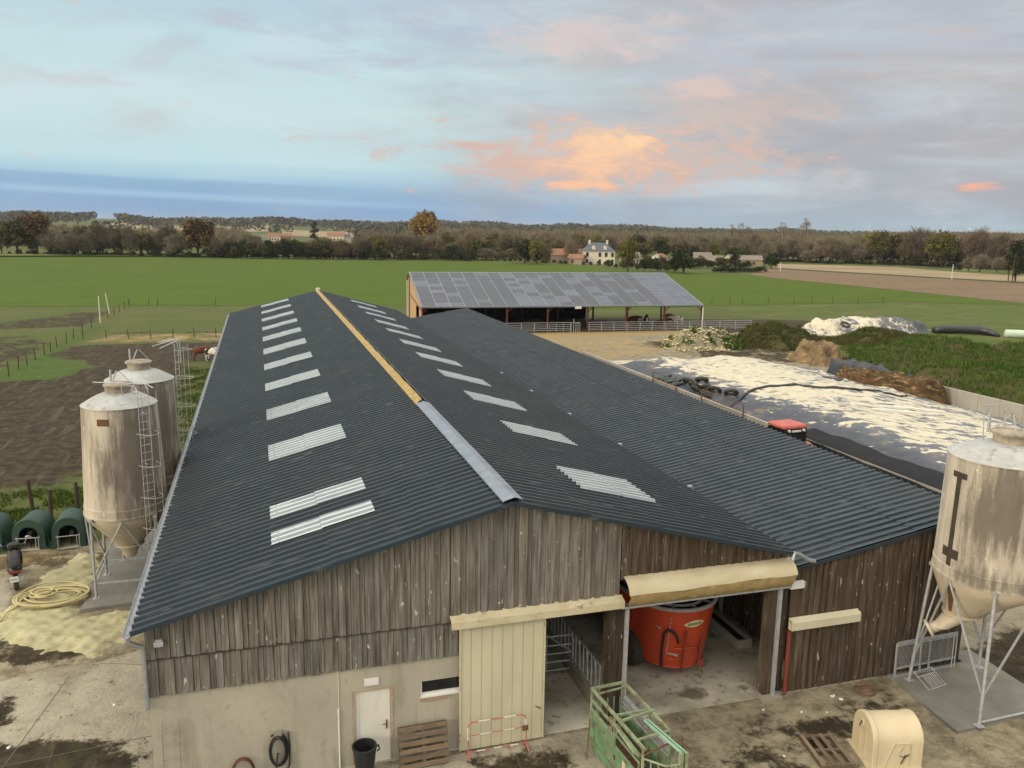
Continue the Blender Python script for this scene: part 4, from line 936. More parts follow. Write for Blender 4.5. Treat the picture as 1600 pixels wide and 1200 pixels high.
# ------------------------------------------------------------------ calf hutches
def arch(w, h, n=14, r=None):
    """outline of a round-topped hutch section"""
    r = r or w/2; P = [(-w/2, 0), (-w/2*.97, h-r)]
    for k in range(1, n): a = PI-PI*k/n; P.append((w/2*.97*math.cos(a), h-r+r*math.sin(a)))
    return P+[(w/2*.97, h-r), (w/2, 0)]
def green_hutch(loc, rz, label, w=1.26, h=1.32, d=1.55):
    t = thing('calf_hutch', label, 'calf hutch', loc, rz, 'green calf hutches by the fence')
    n = 14; A = arch(w, h, n, .60); Bk = arch(w*.94, h*.95, n, .56); op = arch(w*.56, h*.74, n, .30)
    mb = MB(); mb.loft([[(x, 0, z) for x, z in A], [(x*1.02, .10, z*1.02) for x, z in A], [(x*1.0, .16, z) for x, z in A], [(x, d, z) for x, z in Bk]], closed=False)
    mb.loft([[(x, 0, z) for x, z in A], [(x, .0, z+.02) for x, z in op]], closed=False)
    mb.add([(x, d, z) for x, z in Bk], [tuple(range(len(Bk)))])
    mb.box(-w/2-.07, -w/2, .0, d, 0, .06); mb.box(w/2, w/2+.07, .0, d, 0, .06)
    mb.prism([(w/2, 0), (w/2+.2, 0), (w/2, .42)], 'y', .25, .33); mb.prism([(-w/2, 0), (-w/2-.2, 0), (-w/2, .42)], 'y', .25, .33)
    mb.build('shell', M_HUTCH, t, smooth=True)
    mb = MB(); e = w*.30
    for z in (.08, .60): mb.tube([(-e-.06, -.22, z), (e+.08, -.22, z)], .018, 6)
    for x in (-e, e-.05, e+.05): mb.tube([(x, -.22, .06), (x, -.22, .62)], .016, 6)
    for x in (-e-.05, e+.06): mb.tube([(x, -.22, .6), (x, .0, .6)], .014, 6)
    mb.build('front_rack', M_GALV, t)
    mb = MB(); mb.box(-w/2+.05, w/2-.05, .05, d-.05, .0, .03); mb.build('bedding', M_MEAL, t)
    return t
green_hutch((-6.80, 17.85, 0), R(-3), 'green hutch behind the black scooter with a calf looking out')
green_hutch((-5.28, 17.72, 0), R(4), 'green hutch nearest the cream silo with a calf at the rack')
green_hutch((-8.42, 17.95, 0), R(-4), 'green hutch cut off by the left edge of the photo')
t = thing('calf_hutch', 'cream plastic calf hutch on the dirt beside a flat pallet', 'calf hutch', (18.12, -3.28, 0), R(-15))
n = 14; A = arch(1.16, 1.20, n, .50); mb = MB(); L_ = 1.30
mb.loft([[(-L_/2, y, z) for y, z in A], [(-L_/2+.02, y*1.03, z*1.02) for y, z in A], [(-L_/2+.12, y*1.03, z*1.02) for y, z in A], [(-L_/2+.14, y, z) for y, z in A], [(L_/2-.2, y, z) for y, z in A], [(L_/2-.17, y*1.03, z*1.02) for y, z in A], [(L_/2, y*1.03, z*1.02) for y, z in A]], closed=False)
mb.add([(-L_/2, y, z) for y, z in A], [tuple(range(len(A)))]); mb.add([(L_/2-.1, y, z) for y, z in A], [tuple(range(len(A)))])
mb.box(-L_/2-.10, L_/2+.04, -.66, -.58, 0, .05); mb.box(-L_/2-.10, L_/2+.04, .58, .66, 0, .05); mb.box(-L_/2-.1, -L_/2, -.6, .6, 0, .05)
mb.box(-L_/2-.03, -L_/2, .10, .16, .1, .95); mb.box(-L_/2-.03, -L_/2, -.2, -.14, .1, .95)
mb.build('shell', M_HCREAM, t, smooth=True)
mb = MB()
F_ = lambda x, z: (x, -.5815-.0, z)
for a, b in ((( -.32, .05), (-.10, .72)), ((-.10, .72), (.30, .72)), ((.30, .72), (.34, .05)), ((.02, .48), (.14, .66))): mb.bar((a[0], -.578-.004, a[1]), (b[0], -.57, b[1]), .03, .022)
mb.build('moulded_frame', M_HCREAM, t)
mb = MB(); mb.tube([(-L_/2-.001, .10, .88), (-L_/2-.03, .10, .88)], .13, 18); vent = mb.build('vent_cap', M_HCREAM, t, smooth=True)
mb = MB()
for y, z in ((.06, .94), (.14, .82)): mb.box(-L_/2-.04, -L_/2-.03, y-.02, y+.02, z-.04, z+.04)
mb.build('vent_hole', M_DARK, vent)
mb = MB(); mb.tube([(.1, -.595, .16), (.16, -.60, .30), (.20, -.60, .42)], .014, 5); mb.tube([(.16, -.60, .32), (.30, -.60, .44)], .012, 5); mb.tube([(.17, -.60, .34), (.05, -.60, .40)], .01, 5); mb.build('mud_splash', M_POST, t)
# ------------------------------------------------------------------ animals: one continuous skinned body each
def skin_mesh(name, verts, edges, root=0, sub=2):
    me = bpy.data.meshes.new(name); me.from_pydata([v[:3] for v in verts], edges, [])
    o = bpy.data.objects.new(name, me); COL.objects.link(o)
    m = o.modifiers.new('skin', 'SKIN'); m.use_smooth_shade = True
    if not me.skin_vertices: 
        with bpy.context.temp_override(object=o, active_object=o): bpy.ops.mesh.customdata_skin_add()
    for i, v in enumerate(verts):
        sv = me.skin_vertices[0].data[i]; r = v[3]; sv.radius = r if isinstance(r, tuple) else (r, r); sv.use_root = i == root
    s = o.modifiers.new('sub', 'SUBSURF'); s.levels = sub; s.render_levels = sub
    dg = bpy.context.evaluated_depsgraph_get(); dg.update()
    out = bpy.data.meshes.new_from_object(o.evaluated_get(dg)); out.name = name
    bpy.data.objects.remove(o, do_unlink=True); return out
def hide_mat(name, c1, c2, sc=1.1, lo=.49, hi=.53):
    return mat(name, c1, c2, sc, I1, .8, .2, lo=lo, hi=hi, det=2)
M_HOL = hide_mat('black_and_white_hide', (.72, .69, .62), (.02, .018, .017), 1.3)
M_HOLD = hide_mat('mostly_black_hide', (.022, .02, .018), (.70, .67, .60), 1.2, .56, .6)
M_BRO = hide_mat('brown_hide', (.10, .035, .018), (.16, .06, .03), 2., .3, .7)
def cow(label, loc, rz, m, sc=1., head='up', lying=False, group=None, name='cow', cat='cow'):
    hd = {'up': [(.80, 0, 1.32, .17), (1.02, 0, 1.50, .14), (1.22, 0, 1.46, .115), (1.42, 0, 1.36, .085)],
          'down': [(.78, 0, 1.06, .18), (.98, 0, .78, .14), (1.10, 0, .52, .115), (1.18, 0, .30, .085)],
          'level': [(.80, 0, 1.22, .18), (1.05, 0, 1.24, .14), (1.26, 0, 1.16, .115), (1.46, 0, 1.04, .085)]}[head]
    V = [(-.62, 0, 1.10, (.30, .34)), (-.15, 0, 1.06, (.36, .40)), (.38, 0, 1.06, (.33, .38))]+hd
    E = [(0, 1), (1, 2), (2, 3), (3, 4), (4, 5), (5, 6)]
    def chain(a, pts):
        for p in pts: V.append(p); E.append((a, len(V)-1)); a = len(V)-1
    if not lying:
        for s in (-1, 1):
            chain(0, [(-.66, s*.20, .86, .15), (-.58, s*.22, .66, .10), (-.80, s*.21, .42, .06), (-.74, s*.21, .10, .045), (-.70, s*.21, .02, .055)])
            chain(2, [(.42, s*.19, .78, .12), (.42, s*.19, .42, .065), (.44, s*.19, .10, .045), (.47, s*.19, .02, .055)])
    else:
        for s in (-1, 1):
            chain(0, [(-.40, s*.42, .76, .12), (-.10, s*.48, .72, .06)]); chain(2, [(.55, s*.30, .74, .09), (.75, s*.22, .72, .05)])
    chain(0, [(-.95, 0, 1.12, .05), (-1.0, 0, .80, .025), (-1.0, 0, .5, .035)])
    for s in (-1, 1): chain(4, [(hd[1][0]-.03, s*.17, hd[1][2]+.04, .03), (hd[1][0]-.05, s*.27, hd[1][2]+.02, .025)])
    if lying: V = [(x, y, z-.66, r) for x, y, z, r in V]
    me = skin_mesh(name, V, E); me.transform(Matrix.Scale(sc, 4)); me.materials.append(m)
    o = bpy.data.objects.new(name, me); COL.objects.link(o); o.location = loc; o.rotation_euler = (0, 0, rz)
    return tag(o, label, cat, group)
cow('dark brown cow standing in the muddy paddock beyond the left silos', (-3.0, 68.3, .0), R(12), M_BRO, 1.0, 'level')
cow('white cow with black patches grazing against the shed in the muddy paddock', (-1.75, 67.4, .0), R(-28), M_HOL, 1.05, 'down')
cow('black and white calf standing in the doorway of the hutch behind the scooter', (-6.70, 18.30, .03), R(-88), M_HOLD, .50, 'up', name='calf', cat='calf')
cow('black calf with a white face in the hutch nearest the cream silo', (-5.20, 18.22, .03), R(-80), M_HOLD, .50, 'level', name='calf', cat='calf')

# ------------------------------------------------------------------ scooter, meal heap, hose on the left
t = thing('scooter', 'black scooter parked on the dirt beside the yellow meal heap', 'scooter', (-6.28, 13.75, 0), R(14))
t.scale = (1.22, 1.22, 1.22)
M_BLK = mat('black_bodywork', (.010, .010, .012), (.016, .016, .018), 6., I1, .25, .6)
def wheel(y, r, w):
    mb = MB(); n = 28; mb.loft([[(x, y+rr*math.cos(2*PI*k/n), r+rr*math.sin(2*PI*k/n)) for k in range(n)] for rr, x in ((r*.62, -w*.4), (r*.9, -w*.5), (r, -w*.2), (r, w*.2), (r*.9, w*.5), (r*.62, w*.4))]); o = mb.build('wheel', M_TYRE, t, smooth=True)
    mb = MB(); mb.tube([(-w*.3, y, r), (w*.3, y, r)], r*.60, 18); mb.build('rim', M_BLK, o, smooth=True)
wheel(0, .27, .13); wheel(1.38, .26, .12)
def ring_x(y, z, w, h, n=16): return [(w*math.cos(2*PI*k/n), y, z+h*math.sin(2*PI*k/n)) for k in range(n)]
mb = MB(); mb.loft([ring_x(-.32, .72, .06, .05), ring_x(-.22, .66, .15, .12), ring_x(.10, .60, .20, .17), ring_x(.45, .55, .20, .20), ring_x(.75, .42, .19, .13), ring_x(1.0, .42, .20, .14), ring_x(1.12, .60, .22, .26), ring_x(1.28, .70, .20, .24), ring_x(1.42, .74, .10, .12)], cap0=True, cap1=True); bod = mb.build('bodywork', M_BLK, t, smooth='all')
mb = MB(); mb.loft([ring_x(-.34, .84, .08, .04), ring_x(-.2, .85, .15, .07), ring_x(.1, .84, .17, .08), ring_x(.35, .79, .16, .08), ring_x(.62, .76, .13, .06)], cap0=True, cap1=True); mb.build('seat', M_DARK, t, smooth='all')
mb = MB(); mb.loft([ring_x(1.15, .92, .16, .10), ring_x(1.22, 1.0, .20, .12), ring_x(1.35, .98, .14, .10)], cap0=True, cap1=True); mb.build('cowl', M_BLK, t, smooth='all')
mb = MB(); mb.tube([(-.36, 1.05, 1.06), (-.15, 1.15, 1.03), (.15, 1.15, 1.03), (.36, 1.05, 1.06)], .018, 8); hb = mb.build('handlebar', M_BLK, t)
mb = MB(); mb.tube([(-.30, 1.08, 1.05), (-.42, 1.14, 1.24)], .009, 5); mb.ball((-.44, 1.14, 1.26), .07, sc=(1, .4, .7)); mb.tube([(.30, 1.08, 1.05), (.38, 1.14, 1.22)], .009, 5); mb.ball((.40, 1.14, 1.24), .07, sc=(1, .4, .7)); mb.build('mirror', M_GALV, hb, smooth=True)
mb = MB(); mb.box(-.17, .17, -.355, -.30, .66, .72); mb.build('tail_light', M_REDD, t, bevel=.015)
mb = MB(); mb.quad((-.14, -.40, .40), (.08, -.40, .40), (.08, -.36, .56), (-.14, -.36, .56)); pl = mb.build('number_plate', M_WHITE, t, fix=False)
mb = MB()
for k in range(5): mb.quad((-.115+.036*k, -.399, .45), (-.093+.036*k, -.399, .45), (-.093+.036*k, -.382, .51), (-.115+.036*k, -.382, .51))
mb.build('plate_characters', mat('plate_grey', (.30, .30, .30)), pl, fix=False)
mb = MB(); mb.tube([(.17, -.36, .44), (.17, -.20, .42), (.16, .25, .30)], [.055, .075, .05], 12); mb.build('exhaust', M_GALV, t, smooth=True)
mb = MB(); mb.loft([ring_x(1.30, .50, .08, .05), ring_x(1.40, .55, .09, .05), ring_x(1.58, .44, .07, .04)], cap0=True, cap1=True); mb.build('front_mudguard', M_BLK, t, smooth='all')

def vnoise(seed):
    r = random.Random(seed); ph = [(r.uniform(0, 6.28), r.uniform(0, 6.28), r.uniform(.6, 1.4), r.uniform(-.6, .6)) for _ in range(5)]
    def f(x, y, s=1.):
        v = 0; a = 1; k = s
        for p, q, b, c in ph: v += a*math.sin(k*(b*x+c*y)+p)*math.sin(k*(b*y-c*x)+q); a *= .62; k *= 1.9
        return v
    return f
def mound(name, poly, h, m, step=.25, edge=1.2, rough=.12, rs=1.6, seed=1, z0=-.03, top=None, prof=None):
    """heap over an outline: height grows inwards from the edge"""
    P = np.array([(p[0], p[1]) for p in poly]); lo = P.min(0); hi = P.max(0)
    xs = np.arange(lo[0], hi[0]+step, step); ys = np.arange(lo[1], hi[1]+step, step); X, Y = np.meshgrid(xs, ys); Q = np.stack([X.ravel(), Y.ravel()], 1)
    sd = poly_sd(Q, poly); f = vnoise(seed)
    nz = np.array([f(x, y, rs) for x, y in Q])
    sdn = sd+nz*.16*edge
    z = h*smooth(sdn, 0, edge)*(1+rough*nz)
    if prof is not None: z = prof(Q, sdn, z, nz)
    z = z+z0; nx = len(xs); mb = MB(); mb.v = [(float(a), float(b), float(c)) for (a, b), c in zip(Q, z)]
    keep = sdn > -step*1.5
    for j in range(len(ys)-1):
        for i in range(nx-1):
            q = (j*nx+i, j*nx+i+1, (j+1)*nx+i+1, (j+1)*nx+i)
            if any(keep[k] for k in q): mb.f.append(q); mb.c.append(None)
    o = mb.build(name, m, None, smooth='all', fix=False)
    return o, (lambda: (Q, z, sdn))
heap, hf = mound('meal_heap', [(-6.5, 9.9), (-6.5, 11.8), (-6.1, 13.4), (-5.6, 15.4), (-4.7, 17.2), (-3.62, 16.6), (-3.64, 11.02), (-1.9, 11.0), (-.5, 11.2), (-.55, 9.4), (-1.5, 8.4), (-2.6, 7.4), (-3.4, 7.9), (-4.8, 8.6)], .19, M_MEAL, .09, .9, .26, 3.4, 4)
tag(heap, 'spread heap of pale yellow meal on the ground in front of the left silo', 'meal heap')
mb = MB(); r_ = random.Random(5)
for loop in range(9):
    rx = r_.uniform(.65, 1.22); ry = rx*r_.uniform(.62, .9); cx = r_.uniform(-.12, .12); cy = r_.uniform(-.15, .15); ph = r_.uniform(0, 6); hz = .31+.018*loop
    mb.tube([(cx+rx*math.cos(a)*(1+.05*math.sin(3*a+ph)), cy+ry*math.sin(a)*(1+.07*math.sin(2*a+ph)), hz+.02*math.sin(a*2+ph)) for a in [2*PI*k/40 for k in range(40)]], .034, 7, close=True)
for loop in range(4):
    rr = r_.uniform(.28, .5); cx = r_.uniform(-.6, -.1); cy = r_.uniform(-.4, .2); mb.tube([(cx+rr*math.cos(a), cy+rr*.8*math.sin(a), .52+.03*loop) for a in [2*PI*k/30 for k in range(30)]], .034, 7, close=True)
mb.tube([(-.9, -.5, .42), (-1.3, -.8, .30), (-1.42, -1.3, .18), (-1.38, -1.6, .06), (-1.45, -1.8, .05)], .034, 7)
o = mb.build('coiled_hose', M_HOSE, None, smooth='all'); o.location = (-4.72, 12.25, -.15); tag(o, 'pale yellow hose coiled in loose loops on the meal heap', 'hose')

# ------------------------------------------------------------------ small things along the front wall
def make_pallet(label, loc, rot, w=1.2, d=1.0, n=6, slat=.11):
    t = thing('pallet', label, 'pallet', loc, 0); t.rotation_euler = rot
    mb = MB()
    for k in range(n): y = slat/2+(d-slat)*k/(n-1); c = rnd.uniform(.75, 1.2); mb.box(0, w, y-slat/2, y+slat/2, .115, .138, c)
    for y in (0, d/2-slat/2, d-slat): mb.box(0, w, y, y+slat, 0, .02, .8)
    mb.build('deck_boards', M_PALLET, t)
    mb = MB()
    for x in (0, w/2-.05, w-.10): mb.box(x, x+.10, 0.002, d-.002, .02, .115, .7)
    mb.build('bearers', M_PALLET, t)
    return t
make_pallet('grey timber pallet leaning on the rendered wall beside the white door', (5.74, -.40, .0), (R(72), 0, R(1)), 1.26, 1.02, 6, .115)
make_pallet('weathered pallet lying flat on the dirt beside the cream calf hutch', (16.98, -3.52, .0), (0, 0, R(79)), 1.32, .90, 4, .10)
t = thing('dustbin', 'black plastic dustbin standing in front of the white door', 'dustbin', (4.86, -.42, 0))
mb = MB(); mb.lathe([(.0001, .01), (.21, .01), (.25, .45), (.262, .47), (.268, .62), (.28, .63), (.285, .78), (.31, .79), (.31, .85), (.27, .85), (.265, .5), (.20, .05), (.0001, .05)], n=32); mb.build('bin_body', mat('black_plastic', (.016, .018, .02), (.026, .028, .03), 5., I1, .45), t, smooth=True)
mb = MB(); mb.tube([(.29, -.09, .70), (.36, -.09, .74), (.36, .09, .74), (.29, .09, .70)], .02, 6); mb.build('bin_handle', M_DARK, t)
t = thing('crowd_barrier', 'red and white tubular barrier leaning on the cream sliding door', 'barrier', (7.52, -.42, 0), R(0))
t.rotation_euler = (R(-6), 0, 0)
M_BAND = mat('painted_bands', (.8, .8, .8), (.6, .6, .6), 9., I1, .6, attr=1., layers=[((.25, .15, .10), 7., .64, .75, I1, .7)])
def striped(name, pts, r, n_s, par):
    L_ = [(Vector(b)-Vector(a)).length for a, b in zip(pts, pts[1:])]; tot = sum(L_)
    def at(s):
        for (a, b), l in zip(zip(pts, pts[1:]), L_):
            if s <= l+1e-6: return Vector(a).lerp(Vector(b), s/l)
            s -= l
        return Vector(pts[-1])
    A, B = MB(), MB()
    for k in range(n_s):
        seg = [at(tot*(k+q/4)/n_s) for q in range(5)]; A.tube(seg, r, 8, (.62, .20, .16) if k % 2 == 0 else (.92, .9, .86))
    A.build(name, M_BAND, par, smooth=True)
striped('rail', [(0, 0, .12), (0, 0, .82), (.07, 0, .93), (1.50, 0, .93), (1.58, 0, .82), (1.58, 0, .12)], .017, 9, t)
striped('rail', [(0, 0, .58), (1.58, 0, .58)], .013, 5, t)
striped('rail', [(0, 0, .14), (1.58, 0, .14)], .015, 7, t)
mb = MB()
for x in (0.0, 1.58): mb.tube([(x, -.22, .01), (x, 0, .12), (x, .2, .03)], .018, 6)
mb.build('foot', M_PINKR, t); mb = MB(); mb.box(1.46, 1.62, -.06, -.03, .50, .64); mb.build('hook_plate', M_RUST, t)
mb = MB(); pts = []
for k in range(61):
    a = 2*PI*k/24; pts.append((2.82+(.24-.0015*k)*math.sin(a), -.06-.0012*k, .86+(.45-.002*k)*math.cos(a)))
mb.tube(pts, .022, 7); mb.tube([(3.06, -.05, 1.30), (3.09, -.06, .9), (3.06, -.08, .4), (2.9, -.10, .2), (2.74, -.1, .35), (2.8, -.1, .8)], .022, 7); mb.tube([(2.65, -.05, 1.25), (2.82, -.05, 1.33), (2.95, -.05, 1.22)], .022, 7)
o = mb.build('wall_hose', M_DARK, None, smooth='all'); tag(o, 'black hose looped on its bracket against the rendered wall', 'hose')
mb = MB(); mb.box(2.72, 2.92, -.10, -.003, 1.12, 1.36); o = mb.build('hose_bracket', M_CONC, None, bevel=.02); tag(o, 'pale block bracket behind the black hose on the wall', 'bracket')
mb = MB()
for k in range(3): mb.tube([(1.98+(.27-.02*k)*math.sin(a), -.07-.02*k, .42+(.40-.02*k)*math.cos(a)) for a in [2*PI*j/24 for j in range(24)]], .013, 6, close=True)
o = mb.build('wall_hose', mat('dull_red_hose', (.16, .055, .045), (.12, .045, .04), 4.), None, smooth='all'); tag(o, 'thin dull red hose coil on the wall at the bottom edge', 'hose')
t = thing('wall_ladder', 'thin grey metal rod frame leaning on the rendered wall near the shed corner', 'ladder', (.22, -.05, 0))
mb = MB()
for x in (0, .37): mb.tube([(x, -.06, .0), (x+.01, -.03, 1.98), (x+.03, -.01, 2.08)], .013, 6)

for z in (.35, .72, 1.09, 1.46, 1.78): mb.tube([(0, -.06, z), (.37, -.06, z+.02)], .010, 5)
mb.build('frame', M_CONC, t)
# right-hand corner: mesh panels, small rack, wire coil, stones
t = thing('mesh_panels', 'grey mesh gate panels stacked against the brown boards behind the silo legs', 'mesh panel', (21.02, -.30, .08), R(1))
for k, (dy, dx) in enumerate(((0, 0), (.07, .12))):
    mb = MB(); x0, x1 = dx, 2.36+dx*.6
    for z in (.03, .30, 1.06, 1.14): mb.tube([(x0, dy, z), (x1, dy+.02, z)], .017, 6)
    for x in (x0, x0+.95, x0+1.3, x1-.12, x1): mb.tube([(x, dy, .0), (x, dy+.02, 1.14)], .017, 6)
    mb.build('panel_frame', M_GALV, t)
mb = MB()
for i in range(46): x = .04+i*.05; mb.bar((x, .035, .30), (x, .035, 1.05), .006, .006)
for i in range(15): z = .32+i*.05; mb.bar((.03, .036, z), (2.32, .036, z), .006, .006)
mb.build('mesh', M_GALV, t)
t = thing('steel_rack', 'small steel slatted rack lying against the silo leg', 'rack', (21.55, -1.15, .09), R(8)); t.rotation_euler = (R(28), 0, R(8))
mb = MB(); mb.tube([(0, 0, 0), (.75, 0, 0), (.75, .62, 0), (0, .62, 0)], .018, 6, close=True)
for k in range(7): mb.tube([(.2+.075*k, 0, 0), (.2+.075*k, .45, 0)], .010, 5)
mb.tube([(0, .45, 0), (.75, .45, 0)], .014, 6); mb.build('rack_frame', M_GALV, t)
mb = MB(); r_ = random.Random(9)
for k in range(8): rr = r_.uniform(.14, .28); cx, cy = r_.uniform(-.1, .1), r_.uniform(-.08, .08); mb.tube([(cx+rr*1.2*math.cos(a), cy+rr*math.sin(a), .03+.02*k+.04*math.sin(a*2+k)) for a in [2*PI*j/22 for j in range(22)]], .008, 5, close=True)
o = mb.build('wire_coil', M_RUST, None); o.location = (19.75, -.62, .02); tag(o, 'tangled coil of wire on the dirt in front of the brown boards', 'wire')
r_ = random.Random(21); stones = None
def stone(loc, s, label, group=None):
    bm = bmesh.new(); bmesh.ops.create_icosphere(bm, subdivisions=2, radius=1)
    for v in bm.verts: v.co *= r_.uniform(.82, 1.12)
    bmesh.ops.scale(bm, vec=(s*1.3, s*.9, s*.55), verts=bm.verts); me = bpy.data.meshes.new('stone'); bm.to_mesh(me); bm.free(); me.materials.append(M_WHITE if s < .07 else M_CWALL)
    o = bpy.data.objects.new('stone', me); COL.objects.link(o); o.location = (loc[0], loc[1], s*.3); o.rotation_euler = (0, 0, r_.uniform(0, 3)); tag(o, label, 'stone', group)
stone((18.90, -1.80), .12, 'flat pale stone on the dirt above the cream hutch')
for x, y in ((18.6, -.55), (18.75, -.75), (18.7, -.5), (17.9, -1.2), (18.2, -2.0), (21.15, -1.35), (21.05, -1.5), (21.2, -1.42), (17.2, -1.0), (16.2, -.6), (23.6, -3.2), (24.0, -3.5), (15.5, -2.6), (-3.9, 3.2), (-1.6, 4.6)):
    stone((x, y), r_.uniform(.03, .055), 'small white stone chip scattered on the yard', 'white chips on the yard')
# ------------------------------------------------------------------ silage clamp under black sheet
def tarp_mat(name, amount, side_x=None, axis=0, seedoff=0.):
    m = bpy.data.materials.new(name); m.use_nodes = True; nt = m.node_tree; N = nt.nodes; L = nt.links; b = N['Principled BSDF']
    tc = N.new('ShaderNodeTexCoord')
    def noise(sc, st, d, off):
        mp = N.new('ShaderNodeMapping'); mp.inputs['Scale'].default_value = st; mp.inputs['Location'].default_value = (off, off, 0); mp.inputs['Scale'].default_value = (1, 1, 1); mp.inputs['Rotation'].default_value = (0, 0, R(58)); m2 = N.new('ShaderNodeMapping'); m2.inputs['Scale'].default_value = st
        L.new(tc.outputs['Object'], mp.inputs[0]); L.new(mp.outputs[0], m2.inputs[0]); t = N.new('ShaderNodeTexNoise'); t.inputs['Scale'].default_value = sc; t.inputs['Detail'].default_value = d; t.inputs['Roughness'].default_value = .66; L.new(m2.outputs[0], t.inputs[0]); return t.outputs[0]
    def mth(op, a, c):
        o = N.new('ShaderNodeMath'); o.operation = op
        for i, v in enumerate((a, c)):
            if isinstance(v, (int, float)): o.inputs[i].default_value = v
            else: L.new(v, o.inputs[i])
        return o.outputs[0]
    def mr(v, a, c, d=1.):
        o = N.new('ShaderNodeMapRange'); o.interpolation_type = 'SMOOTHSTEP'; L.new(v, o.inputs[0]); o.inputs[1].default_value = a; o.inputs[2].default_value = c; o.inputs[4].default_value = d; return o.outputs[0]
    def mx(f, a, bb):
        o = N.new('ShaderNodeMix'); o.data_type = 'RGBA'; L.new(f, o.inputs[0])
        for i, v in ((6, a), (7, bb)):
            if isinstance(v, tuple): o.inputs[i].default_value = (*v, 1)
            else: L.new(v, o.inputs[i])
        return o.outputs[2]
    at = N.new('ShaderNodeAttribute'); at.attribute_name = 'cover'; s = N.new('ShaderNodeSeparateColor'); L.new(at.outputs['Color'], s.inputs[0])
    n1 = noise(1.3, (.62, 1.5, 1), 9, seedoff); n2 = noise(.22, (1, 1, 1), 4, 5+seedoff); n3 = noise(.8, (1, 1.6, 1), 6, 11+seedoff)
    v = mth('ADD', mth('MULTIPLY', mth('SUBTRACT', n1, .5), 1.9), mth('ADD', s.outputs['Red'], mth('MULTIPLY', mth('SUBTRACT', n2, .5), .9)))
    pale = mr(v, .44, .52)
    col = mx(mr(n3, .3, .7), (.036, .045, .062), (.072, .083, .105))
    col = mx(mr(s.outputs['Red'], .15, .6), col, mx(mr(n3, .3, .7), (.10, .115, .14), (.17, .185, .21)))
    col = mx(pale, col, mx(mr(n3, .35, .65), (.56, .52, .38), (.64, .61, .50)))
    col = mx(mr(mth('ADD', n3, mth('MULTIPLY', n2, .35)), .76, .84, .75), col, (.22, .16, .055))
    L.new(col, b.inputs['Base Color'])
    rg = N.new('ShaderNodeMapRange'); L.new(pale, rg.inputs[0]); rg.inputs[3].default_value = .46; rg.inputs[4].default_value = .9; L.new(rg.outputs[0], b.inputs['Roughness'])
    bp = N.new('ShaderNodeBump'); bp.inputs['Strength'].default_value = .6; bp.inputs['Distance'].default_value = .12
    L.new(mth('ADD', n3, mth('MULTIPLY', n1, .5)), bp.inputs['Height']); L.new(bp.outputs[0], b.inputs['Normal'])
    return m
def cover_attr(o, vals):
    at = o.data.attributes.new('cover', 'FLOAT_COLOR', 'POINT'); buf = []
    for v in vals: buf += [float(v), 0., 0., 1.]
    at.data.foreach_set('color', buf)
M_TARP = tarp_mat('silage_sheet', .5)
M_BSHEET = mat('black_sheet', (.022, .024, .028), (.035, .037, .042), 3., I1, .35, .5, bump=.5, bscale=3)
f1 = vnoise(31)
def tprof(Q, sd, z, nz):
    x, y = Q[:, 0], Q[:, 1]
    base = 1.55+.75*smooth(x, 33, 37.5)-1.25*smooth(x, 44, 51.5)
    base = base*(1-smooth(y, 45.5, 58.5-.22*np.abs(x-41)*.6))
    n = np.array([f1(a, b*.5, .55) for a, b in Q])
    fold = np.array([math.sin(b*1.4+.6*math.sin(a*.5)) for a, b in Q])*.07*smooth(x, 33.2, 34.5)*(1-smooth(x, 36.5, 39))
    return np.maximum(base+.15*n*smooth(base, 0, .8)+fold+.05*np.array([math.sin(a*2.1+1.7*math.sin(b*.8))*math.sin(b*1.3+math.sin(a)) for a, b in Q])*smooth(base, .2, .9), .0)
tp, tf = mound('silage_heap', [(33.35, -6), (33.35, 56), (36, 58.5), (43, 59.5), (50, 53), (51.3, 44), (51.5, -6)], 1, M_TARP, .4, .5, .0, 1., 31, .02, prof=tprof)
Q, z, sd = tf()
dark = smooth(Q[:, 0], 33.8, 38.4)
cover_attr(tp, .09+.50*dark+.05*np.sin(Q[:, 1]*.2)+.06*smooth(Q[:, 1], 30, 8)*dark-.15*(Q[:, 0] > 50.6))
tag(tp, 'wide silage heap under black sheet mottled with pale cream film', 'silage heap')
# drooping dark edge of the sheet along the left wall
mb = MB(); rings = []
for i in range(90):
    y = 22-i*.33; s = math.sin(y*1.1)*.06+math.sin(y*2.7)*.03; d = .35+.5*min(1, i/30)
    rings.append([(34.6, y, 1.96+s), (34.0, y, 1.86+s), (33.55, y, 1.80+s*.6), (33.10, y, 1.75), (32.98, y, 1.74-d*.35+s), (33.02+s*.6, y, 1.74-d*.75), (32.92, y, 1.74-d*1.25+s)])
mb.loft(rings, closed=False); mb.build('sheet_edge', mat('matt_black_sheet', (.016, .018, .022), (.024, .026, .03), 3., I1, .75, .2, bump=.4, bscale=3), tp, smooth='all', fix=False)
